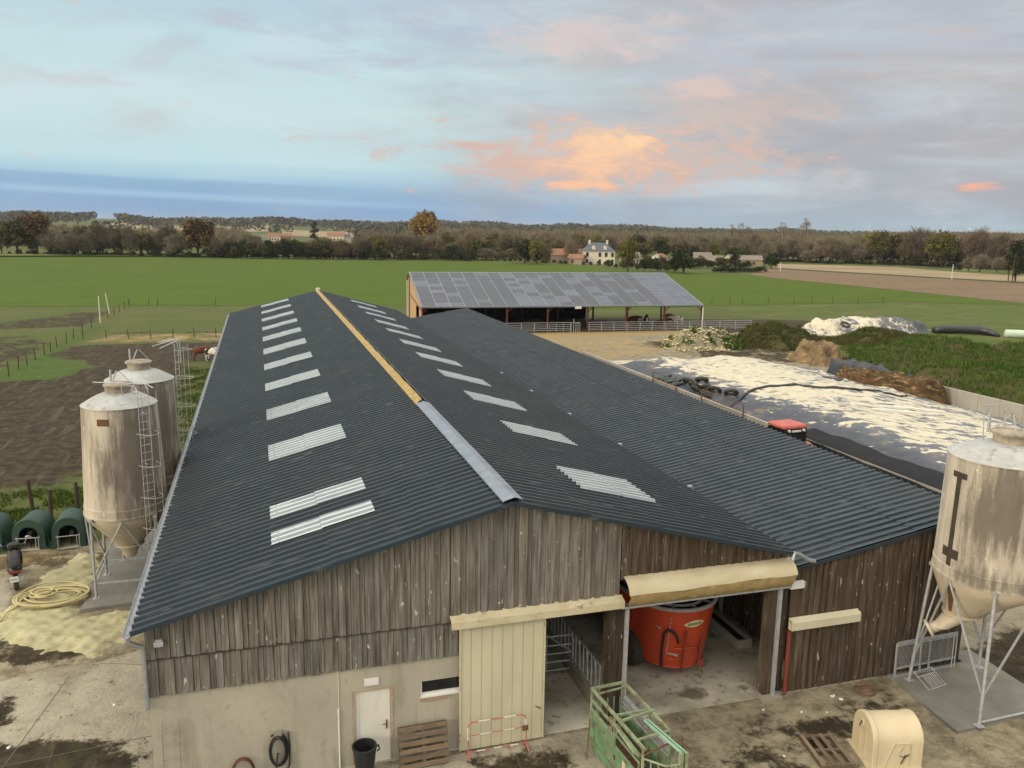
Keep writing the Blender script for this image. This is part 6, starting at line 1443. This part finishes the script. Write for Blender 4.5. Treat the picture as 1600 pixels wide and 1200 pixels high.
house('stone_annex', 'small stone building with a red roof between outbuilding and manor', G(898, 413), R(-40), 6, 5, 2.4, 1.6, M_HST, M_TILE, 0, [(-1.5, -.6, .5, 1.8)])
for x, y, w, h, rh, wm, rm, lb in ((984, 410, 8, 2.8, 1.6, M_HW2, M_GREYR, 'low pale house behind the yellow green pine'), (998, 412, 5, 2.2, 1.4, M_HW2, M_GREYR, 'small pale shed right of the yellow green pine'), (1098, 414, 7, 2.6, 2.6, M_HW2, M_GREYR, 'pale cottage right of the big dark round tree'), (1112, 416, 9, 2.0, 2.2, M_HST, M_GREYR, 'low grey roofed barn beside the dark round tree'), (1150, 414, 5, 2.2, 2.2, M_HW2, M_GREYR, 'white gabled cottage under the umbrella pine'), (1172, 415, 10, 2.4, 1.8, M_HST, M_GREYR, 'long low house with an open porch right of the white gable'), (1038, 409, 5, 2.2, 1.5, M_HW2, M_TILE, 'little pale house with a tiled roof among the bushes')):
    house('cottage', lb, G(x, y), R(-20 if w > 6 else 30), w, 5.5, h, rh, wm, rm, 0, [(-w*.3, -w*.3+.9, .4, 1.6), (w*.1, w*.1+.9, .4, 1.6)])
def far(x, d): p = AT(x, d); p.z = float(hill(p.x, p.y)); return p
for x, d, w, h, rh, wm, rm, rz, lb in ((524, 620, 12, 6.0, 2.6, M_HW, M_TILE, -8, 'tall white house with a red roof beyond the hedge right of the cypress'), (541, 622, 6, 5.6, 1.8, M_HW2, M_SLATE, 10, 'pale grey tower house beside the tall white house'), (427, 620, 9, 5.0, 2.2, M_HW, M_TILE, -4, 'white house with a red roof in the hamlet left of the cypress'), (410, 615, 7, 4.2, 1.8, M_HW2, M_GREYR, 30, 'low white shed in the hamlet behind the hedge'), (446, 625, 8, 5.0, 2.2, M_HST, M_TILE, 0, 'stone house with red tiles in the hamlet'), (382, 700, 7, 3, 2, M_HW2, M_GREYR, 20, 'pale house among trees left of the hamlet'), (345, 760, 9, 3, 1.8, M_HW2, M_GREYR, 0, 'small pale house on the left slope behind the oak'), (222, 690, 10, 3.2, 1.8, M_HW2, M_GREYR, 4, 'row of pale low buildings behind the left hedge'), (188, 720, 6, 3.6, 1.6, M_HW2, M_GREYR, 4, 'small cream house behind the left hedge'), (101, 640, 16, 2.8, 2.6, M_HST, M_SLATE, 2, 'dark open hangar with a grey roof behind the left oaks'), (948, 560, 6, 3, 2, M_HW2, M_GREYR, 10, 'white house among the trees above the manor'), (1011, 800, 14, 4, 3, M_HST, M_TILE, 0, 'red roofed barn on the wooded slope'), (1264, 620, 7, 3, 2.2, M_HW2, M_GREYR, 20, 'cream house between the poplars and the brown wood'), (1355, 1000, 10, 3, 3, M_HW2, M_GREYR, 0, 'pale farmhouse on the distant right slope'), (1105, 520, 3, 3, 2, M_HW2, M_GREYR, 0, 'tiny white gable among bare trees'), (5, 700, 7, 4, 2, M_HW2, M_GREYR, 0, 'pale house at the left edge of the horizon')):
    house('far_house', lb, far(x, d), R(rz), w, w*.6, h, rh, wm, rm, 0, [(-w*.32+w*.2*k, -w*.32+w*.2*k+.8, h*.5, h*.5+1.3) for k in range(4)] if w > 7 else [])

# ------------------------------------------------------------------ trees
def leafmat(name, c1, c2, var=.22):
    return mat(name, c1, c2, .35, I1, .9, .1, attr=1., objvar=var, det=3)
L_OAK = leafmat('autumn_oak_leaves', (.105, .085, .034), (.066, .072, .030)); L_OAKR = leafmat('rust_oak_leaves', (.125, .074, .032), (.080, .062, .030))
L_BARE = leafmat('bare_twigs', (.200, .170, .125), (.145, .130, .086)); L_BARER = leafmat('reddish_twigs', (.235, .178, .122), (.178, .145, .094))
L_EVER = leafmat('evergreen_leaves', (.026, .038, .018), (.040, .052, .022)); L_SHR = leafmat('hedge_leaves', (.058, .064, .026), (.085, .070, .038))
L_GOLD = leafmat('golden_leaves', (.300, .185, .045), (.205, .130, .040), .05); L_PINE = leafmat('pine_needles', (.065, .085, .022), (.040, .060, .018)); L_YG = leafmat('yellow_green_leaves', (.130, .120, .030), (.085, .090, .028))
L_CYP = leafmat('dark_red_cypress', (.040, .026, .022), (.026, .024, .016))
def crown_mesh(seed, kind, h, w):
    """trunk mesh and crown mesh for one kind of tree, about h high and w wide"""
    r = random.Random(seed); T = MB(); C = MB()
    base = {'round': .14, 'bare': .05, 'ever': .0, 'poplar': .03, 'pine': .55, 'cyp': .03, 'shrub': .0}[kind]
    tr = .022*h+.05
    if kind == 'pine': T.tube([(0, 0, -.2), (.02*h, 0, h*.35), (.0, .02*h, h*.75)], [tr, tr*.8, tr*.5], 7)
    elif kind != 'shrub': T.tube([(0, 0, -.2), (.015*h, .01*h, h*.3), (-.01*h, 0, h*.62), (0, 0, h*.8)], [tr*1.2, tr, tr*.55, tr*.2], 7)
    else: T.tube([(0, 0, -.2), (0, 0, h*.5)], [.1, .05], 5)
    cl = []; ncl = {'round': 40, 'bare': 54, 'ever': 36, 'poplar': 26, 'pine': 22, 'cyp': 26, 'shrub': 24}[kind]
    for _ in range(ncl):
        u = r.random()
        if kind in ('round', 'bare', 'ever', 'shrub'):
            a = r.uniform(0, 2*PI); ph = math.acos(r.uniform(-.75, 1)); q = r.uniform(.30, 1)**.6
            x, y = w/2*.78*q*math.sin(ph)*math.cos(a), w/2*.78*q*math.sin(ph)*math.sin(a); zc = base*h+(h*(1-base))*.5; z = zc+h*(1-base)*.42*q*math.cos(ph); s = w*r.uniform(.11, .19)
            if kind == 'bare': s *= 1.1
        elif kind in ('poplar', 'cyp'):
            z = h*(base+.04+(.9-base)*u); pw = math.sin(PI*min(1, (.12+.88*(1-u)))**.8) if kind == 'poplar' else (1-u)**.6*.9+.12
            a = r.uniform(0, 2*PI); x, y = w*.30*pw*math.cos(a), w*.30*pw*math.sin(a); s = w*r.uniform(.16, .26)
        else:
            a = r.uniform(0, 2*PI); q = r.random()**.5; x, y = w*.42*q*math.cos(a), w*.42*q*math.sin(a); z = h*(.66+.26*(1-q*q)*r.uniform(.7, 1.1)); s = w*r.uniform(.12, .18)
        cl.append((x, y, z, s))
    for x, y, z, s in cl:
        if kind in ('round', 'bare', 'pine', 'ever'):
            z0 = max(.1*h, min(z*.62, h*.6)); T.tube([(x*.06, y*.06, z0*.9), (x*.5, y*.5, (z0+z)*.52), (x, y, z)], [tr*.42, tr*.24, tr*.07], 5, cap=False)
        tone = r.uniform(.8, 1.2) if kind == 'bare' else r.uniform(.62, 1.4); nl = {'bare': 90, 'poplar': 60}.get(kind, 64)
        for _ in range(nl):
            d = Vector((r.gauss(0, 1), r.gauss(0, 1), r.gauss(0, .8))); d.normalize(); q = s*r.random()**.45; p = Vector((x, y, z))+d*q*Vector((1, 1, .85)).length/1.7
            tn = tone*r.uniform(.7, 1.3); c = (tn*r.uniform(.9, 1.12), tn, tn*r.uniform(.85, 1.1))
            if kind in ('bare', 'poplar'):
                dr = (d+Vector((x*.05, y*.05, .9 if kind == 'bare' else 2.2))).normalized(); L_ = s*r.uniform(.5, 1.1); sd_ = dr.cross(Vector((r.uniform(-1, 1), r.uniform(-1, 1), .2))).normalized()*s*.045
                C.add([p-sd_, p+sd_, p+dr*L_], [(0, 1, 2)], c)
            else:
                e1 = Vector((r.uniform(-1, 1), r.uniform(-1, 1), r.uniform(-1, 1))).normalized(); e2 = e1.orthogonal().normalized(); e2 = (e2*math.cos(q*9)+e1.cross(e2)*math.sin(q*9)); k = s*r.uniform(.13, .30)
                C.add([p-e1*k, p+e2*k*.7, p+e1*k, p-e2*k*.7], [(0, 1, 2, 3)], c)
    return T, C
TREES = {}
def proto(key, kind, h, w, leaf, n=2):
    TREES[key] = (h, w, [])
    for s in range(n):
        T, C = crown_mesh(hash_(key)+s*7, kind, h, w); tm = T.build('trunk', M_BARK, None, smooth=True); cm = C.build('crown', leaf, None, fix=False)
        TREES[key][2].append((tm.data, cm.data)); bpy.data.objects.remove(tm); bpy.data.objects.remove(cm)
def hash_(s): return sum((i+3)*ord(c) for i, c in enumerate(s))
proto('oak', 'round', 12, 12, L_OAK, 3); proto('rust', 'round', 12, 12, L_OAKR, 2); proto('bare', 'bare', 11, 9, L_BARE, 4); proto('red', 'bare', 11, 9, L_BARER, 3); proto('ever', 'ever', 9, 9, L_EVER, 3)
proto('shrub', 'shrub', 4, 5, L_SHR, 3); proto('dshrub', 'shrub', 4, 5, L_EVER, 2); proto('poplar', 'poplar', 16, 4.2, L_BARER, 2); proto('gold', 'round', 22, 22, L_GOLD, 1); proto('pine', 'pine', 10, 8, L_PINE, 1); proto('yg', 'round', 9, 8, L_YG, 2); proto('cyp', 'cyp', 20, 7.5, L_CYP, 1)
rt = random.Random(42)
def tree(key, p, h, label, grp=None, name='tree', cat='tree', w=None, var=None):
    h0, w0, ms = TREES[key]; tm, cm = ms[rt.randrange(len(ms)) if var is None else var]
    t = thing(name, label, cat, p, rt.uniform(0, 6.28), grp); k = h/h0; kw = (w/w0) if w else k*rt.uniform(.88, 1.15); t.scale = (kw, kw, k)
    for nm, me in (('trunk', tm), ('crown', cm)):
        o = bpy.data.objects.new(nm, me); COL.objects.link(o); o.parent = t
    return t
def pt(x, y, top):
    """place by base row and top row of the photo -> position and height"""
    p = G(x, y); d = (p-CAM); dist = d.dot(_fw); return p, max(1.5, (y-top)*dist/FPX*1.02)
# singled-out trees of the far hedge
def T_(key, x, y, top, label, grp=None, w=None, **k):
    p, h = pt(x, y, top); d = (p-CAM).dot(_fw); return tree(key, p, h, label, grp, w=None if w is None else w*d/FPX, **k)
T_('rust', 58, 398, 334, 'biggest rust topped oak at the left end of the far hedge', w=62); T_('oak', 28, 398, 343, 'oak growing against the biggest oak on its left', w=52); T_('oak', 3, 398, 352, 'oak at the left edge of the photo', w=36)
T_('oak', 152, 399, 350, 'leaning forked oak with an open gap under its crown', w=48); T_('rust', 310, 402, 344, 'round rusty crowned oak with a dark trunk in the left hedge', w=62)
T_('ever', 1068, 427, 390, 'big dark round evergreen at the corner of the field', w=52); T_('pine', 1148, 418, 386, 'flat topped umbrella pine above the cottages', w=40, name='pine_tree'); T_('yg', 981, 425, 373, 'yellow green pine right of the white manor', w=34, name='pine_tree')
T_('ever', 1205, 420, 396, 'dark bushy tree standing alone at the end of the cottages', w=28); T_('ever', 1586, 440, 378, 'dark tree at the right edge beside the utility poles', w=42); T_('ever', 820, 412, 372, 'dark reddish evergreen left of the long outbuilding', w=40)
T_('yg', 838, 413, 376, 'olive green tree beside the dark evergreen left of the outbuilding', w=32); T_('ever', 734, 409, 388, 'small dark evergreen bush at the right end of the hedge', w=16); T_('yg', 852, 413, 396, 'small bright green tree against the outbuilding wall', w=14)
tree('gold', far(664, 520), 26, 'tall golden leaved tree standing above the whole tree line', w=19.5)
tree('cyp', far(491, 545), 16.5, 'tall dark reddish conifer beside the white houses', w=7.5, name='conifer')
# hedge and copse trees, row by row
def row(n, xs, yf, tops, keys, label, grp, dy=(0, 0), w=None, name='tree', cat='tree'):
    for i in range(n):
        x = xs[0]+(xs[1]-xs[0])*(i+rt.uniform(-.35, .35)+.5)/n; y = yf(x)-rt.uniform(*dy) if dy[1] else yf(x)
        T_(rt.choice(keys), x, y, rt.uniform(*tops), label, grp, name=name, cat=cat, w=None if w is None else w*rt.uniform(.6, 1.35))
edge = lambda x: float(np.interp(x, [0, 200, 400, 650, 760, 900, 1010, 1100, 1170, 1205, 1400, 1490, 1600], [399, 401, 404, 407, 408.5, 413.5, 424, 426, 426, 412, 417, 421.5, 427]))
row(15, (75, 285), edge, (352, 370), ['bare', 'bare', 'bare', 'oak'], 'bare grey brown tree in the left half of the far hedge', 'bare trees in the left hedge', (0, 3), w=34)
row(14, (335, 525), edge, (371, 382), ['bare', 'oak', 'ever'], 'bushy dark tree in the middle of the far hedge', 'bushy trees of the middle hedge', (0, 1), w=30)
row(12, (345, 520), edge, (375, 385), ['ever', 'ever', 'oak'], 'low dark evergreen in the middle of the far hedge', 'low evergreens of the middle hedge', (0, 0))
row(8, (505, 565), edge, (372, 382), ['bare', 'red', 'bare'], 'bare brown tree in the hedge behind the ridge end', 'bare trees of the central hedge', (0, 2), w=24)
row(20, (560, 750), edge, (362, 382), ['bare', 'red', 'bare', 'yg'], 'bare brown tree in the hedge behind the ridge end', 'bare trees of the central hedge', (0, 4), w=28)
row(34, (0, 740), edge, (383, 394), ['shrub', 'dshrub', 'dshrub'], 'low dark hedge bush along the far field edge', 'hedge bushes along the field edge', (0, 1), name='hedge_bush', cat='bush')
row(22, (30, 740), lambda x: edge(x)-1, (391, 397), ['dshrub', 'shrub'], 'low dark hedge bush along the far field edge', 'hedge bushes along the field edge', (0, 1), name='hedge_bush', cat='bush', w=34)
row(30, (745, 910), lambda x: edge(x)-1, (372, 396), ['red', 'bare', 'shrub', 'yg'], 'brown copse tree left of the white manor', 'copse trees left of the manor', (0, 6), w=26)
row(30, (760, 1060), lambda x: edge(x)+0, (404, 414), ['shrub', 'shrub', 'dshrub'], 'low garden bush before the manor', 'garden bushes before the manor', (0, 2), name='garden_bush', cat='bush')
row(24, (1000, 1200), lambda x: edge(x)-5, (398, 410), ['shrub', 'dshrub', 'shrub'], 'rounded bush among the cottages', 'bushes among the cottages', (0, 4), name='garden_bush', cat='bush')
row(9, (1115, 1190), lambda x: 426, (415, 419), ['dshrub'], 'clipped dark hedge bush in front of the cottages', 'clipped hedge before the cottages', (0, 0), name='hedge_bush', cat='bush', w=22)
row(24, (1190, 1350), lambda x: edge(x)-3, (372, 394), ['bare', 'red', 'bare'], 'bare grey brown tree behind the stubble field', 'bare trees behind the stubble field', (0, 3), w=32)
row(18, (1350, 1480), lambda x: edge(x)-2, (358, 388), ['bare', 'oak', 'red', 'yg'], 'tall brown wood tree behind the stubble field', 'brown wood at the right', (0, 4), w=46)
row(22, (1460, 1610), lambda x: edge(x)-4, (360, 388), ['red', 'bare', 'red'], 'tall brown wood tree behind the stubble field', 'brown wood at the right', (0, 4), w=42)
row(26, (1195, 1605), lambda x: edge(x)-2, (404, 412), ['shrub', 'dshrub', 'shrub'], 'low brown undergrowth bush at the foot of the right wood', 'undergrowth of the right wood', (0, 2), name='hedge_bush', cat='bush', w=26)
row(5, (1500, 1600), lambda x: edge(x)+2, (396, 404), ['red', 'bare'], 'small bare tree standing in the meadow at the right', 'small trees in the right meadow', (0, 1), w=20)
T_('dshrub', 1497, 424, 412, 'dark round bush at the corner of the brown wood', w=15, name='hedge_bush', cat='bush')
def band(n, x0, x1, d0, d1, h0, h1, keys, label, grp, **k):
    for i in range(n):
        x = rt.uniform(x0, x1); d = rt.uniform(d0, d1); tree(rt.choice(keys), far(x, d), rt.uniform(h0, h1), label, grp, **k)
band(26, 560, 700, 420, 640, 6, 10, ['bare', 'oak', 'ever', 'bare'], 'tree scattered over the fields behind the far hedge', 'trees in the fields behind the hedge')
band(70, 680, 1340, 420, 600, 8, 12.5, ['bare', 'red', 'bare', 'oak', 'yg'], 'bare winter tree on the wooded slope behind the manor', 'bare trees on the slope behind the houses')
band(30, 690, 1100, 385, 470, 7, 10, ['red', 'oak', 'ever', 'yg'], 'mixed copse tree behind the outbuilding', 'copse behind the outbuilding')
band(60, 0, 400, 420, 640, 6, 10, ['bare', 'oak', 'ever', 'bare'], 'tree scattered over the fields behind the far hedge', 'trees in the fields behind the hedge')
for x, d, h, lb in ((1145, 560, 19, 'bare poplar, first of the tall group above the cottages'), (1158, 565, 20, 'bare poplar, second of the tall group above the cottages'), (1171, 560, 18, 'bare poplar, last of the tall group above the cottages'), (1224, 600, 21, 'bare poplar standing alone between two poplar groups'), (1256, 640, 22, 'reddish poplar, left of the right-hand pair'), (1260, 650, 25, 'reddish poplar, tallest of the right-hand pair')): tree('poplar', far(x, d), h, lb, name='poplar_tree', w=h*.3)

# the wooded rise on the horizon: one far-off mass
def wood(name, label, n, x0, x1, d0, d1, h0, h1, leaf, seed, mask=None, q_n=26, ks=(.10, .22), twig=False):
    r = random.Random(seed); C = MB()
    for _ in range(n):
        x = r.uniform(x0, x1); d = d0+(d1-d0)*r.random(); p = AT(x, d)
        if mask and not mask(x, d): continue
        z0 = float(hill(p.x, p.y)); h = r.uniform(h0, h1); w = h*r.uniform(.8, 1.3); tone = r.uniform(.75, 1.25) if twig else r.uniform(.6, 1.4); red = r.uniform(.85, 1.2)
        for _ in range(q_n):
            dv = Vector((r.gauss(0, 1), r.gauss(0, 1), r.gauss(0, 1))).normalized(); q = Vector((p.x+dv.x*w*.42, p.y+dv.y*w*.42, z0+h*.52+dv.z*h*.44)); k = h*r.uniform(*ks); e1 = Vector((r.uniform(-1, 1), r.uniform(-1, 1), r.uniform(-1, 1))).normalized(); e2 = e1.orthogonal().normalized(); tn = tone*r.uniform(.75, 1.25)
            if twig: up = (dv+Vector((0, 0, .45))).normalized(); sd_ = up.cross(e1).normalized()*k*.12; C.add([q-sd_, q+sd_, q+up*k*2.2], [(0, 1, 2)], (tn*red, tn, tn*r.uniform(.85, 1.1))); continue
            C.add([q-e1*k, q+e2*k*.8, q+e1*k, q-e2*k*.8], [(0, 1, 2, 3)], (tn*red, tn, tn*r.uniform(.85, 1.1)))
    o = C.build(name, leaf, None, fix=False); tag(o, label, 'wood', kind='stuff'); return o
gap = lambda x, d: not ((150 < x < 182 and d > 1200) or (1240 < x < 1340 and 900 < d < 1500))
L_FAR = leafmat('far_wood_leaves', (.066, .072, .050), (.085, .078, .054), .0); L_FARB = leafmat('far_bare_wood', (.195, .162, .112), (.150, .135, .086), .0)
wood('far_wood', 'dark wood covering the distant rise along the horizon', 2600, -60, 1700, 1500, 2500, 9, 15, L_FAR, 1, gap)
wood('mid_wood', 'dark evergreen wood on the slope behind the village', 1500, 560, 1330, 760, 1500, 8, 13, L_FAR, 2, None, 40, (.07, .16))
wood('mid_wood', 'brown bare wood on the near slope behind the houses', 1300, 680, 1345, 520, 820, 7, 11.5, L_FARB, 3, None, 150, (.08, .16), True)
wood('far_copse', 'scattered dark copses between the pale fields on the left slope', 260, -20, 700, 900, 1500, 7, 11, L_FAR, 4, lambda x, d: math.sin(x*.05+d*.011) > .1)
wood('right_wood', 'brown wood filling the background on the right', 800, 1345, 1680, 480, 700, 10, 14, L_FARB, 5, None, 200, (.07, .14), True)
wood('hedge_line', 'pale brown hedges between the fields behind the far tree line', 1500, -20, 760, 440, 800, 5, 9.5, L_FARB, 6, lambda x, d: not (385 < x < 560) and math.sin(x*.021+d*.009)+.5*math.sin(x*.06) > -.45, 130, (.08, .16), True)
# pale fields on the rise
def slope_field(name, x0, x1, d0, d1, m):
    mb = MB(); V = []; n = 14; k = 5
    for j in range(k+1):
        for i in range(n+1): p = AT(x0+(x1-x0)*i/n, d0+(d1-d0)*j/k); V.append((p.x, p.y, float(hill(p.x, p.y))+.5))
    mb.add(V, [(j*(n+1)+i, j*(n+1)+i+1, (j+1)*(n+1)+i+1, (j+1)*(n+1)+i) for j in range(k) for i in range(n)]); o = mb.build(name, m, fix=False); o['kind'] = 'structure'
slope_field('pale_slope_field', 150, 420, 1050, 1480, M_STUB); slope_field('green_slope_field', 140, 420, 700, 980, M_GRASSR); slope_field('pale_slope_field', 440, 610, 860, 1200, M_STUB); slope_field('pale_slope_field', 1235, 1345, 1000, 1450, M_STUB); slope_field('green_slope_field', 560, 640, 430, 520, M_MEAD)
slope_field('meadow_strip', -20, 745, 372, 420, M_MEAD)
# wind turbines, masts
M_TURB = mat('turbine_white', (.78, .78, .78), None, rough=.4)
for x, y, d, lb in ((1358, 354, 5200, 'far white wind turbine, leftmost of the four on the horizon'), (1433, 356, 4700, 'far white wind turbine, second from the left on the horizon'), (1475, 357, 5200, 'far white wind turbine, third from the left on the horizon'), (1516, 358, 4700, 'far white wind turbine, rightmost of the four on the horizon')):
    p = AT(x, d); dv = _fw*FPX+_r*(x-800)-_u*(y-600); z = CAM.z+dv.z/math.hypot(dv.x, dv.y)*d
    t = thing('wind_turbine', lb, 'wind turbine', (p.x, p.y, 0)); 
    mb = MB(); mb.tube([(0, 0, 0), (0, 0, z)], [1.6, 1.0], 8); mb.build('tower', M_TURB, t, smooth=True); mb = MB(); mb.ball((0, 0, z), 4.2, 10, 6, (1, 1.6, 1)); mb.build('nacelle', M_TURB, t, smooth=True)
    for k in range(3): a = .4+x+k*2*PI/3; mb = MB(); mb.tube([(0, -4, z), (9*math.cos(a), -4, z+9*math.sin(a)), (27*math.cos(a), -4, z+27*math.sin(a))], [.8, .9, .15], 6); mb.build('blade', M_TURB, t)
for x, d, h, lb in ((303, 1500, 34, 'thin lattice mast on the left horizon'), (277, 1700, 30, 'fainter thin mast left of the lattice mast')):
    t = thing('mast', lb, 'mast', far(x, d)); mb = MB()
    for sx, sy in ((-1, -1), (1, -1), (1, 1), (-1, 1)): mb.bar((sx*1.2, sy*1.2, 0), (sx*.2, sy*.2, h), .22, .22)
    for k in range(8): f = 1-.83*k/8; mb.bar((-1.2*f, -1.2*f, h*k/8), (1.2*f, -1.2*f, h*(k+1)/8), .14, .14)
    mb.build('lattice', M_GALV, t)
wood_names = None

# thin evening haze over the whole plain
mb = MB(); mb.box(-7000, 7000, -7000, 7000, -62, 60); hz = mb.build('haze', bpy.data.materials.new('haze_air'), None); hz['kind'] = 'stuff'
hm = hz.data.materials[0]; hm.use_nodes = True; nt = hm.node_tree; nt.nodes.clear()
pv = nt.nodes.new('ShaderNodeVolumePrincipled'); pv.inputs['Color'].default_value = (.80, .86, .94, 1); pv.inputs['Density'].default_value = .00008; pv.inputs['Anisotropy'].default_value = .3
mo = nt.nodes.new('ShaderNodeOutputMaterial'); nt.links.new(pv.outputs[0], mo.inputs['Volume'])
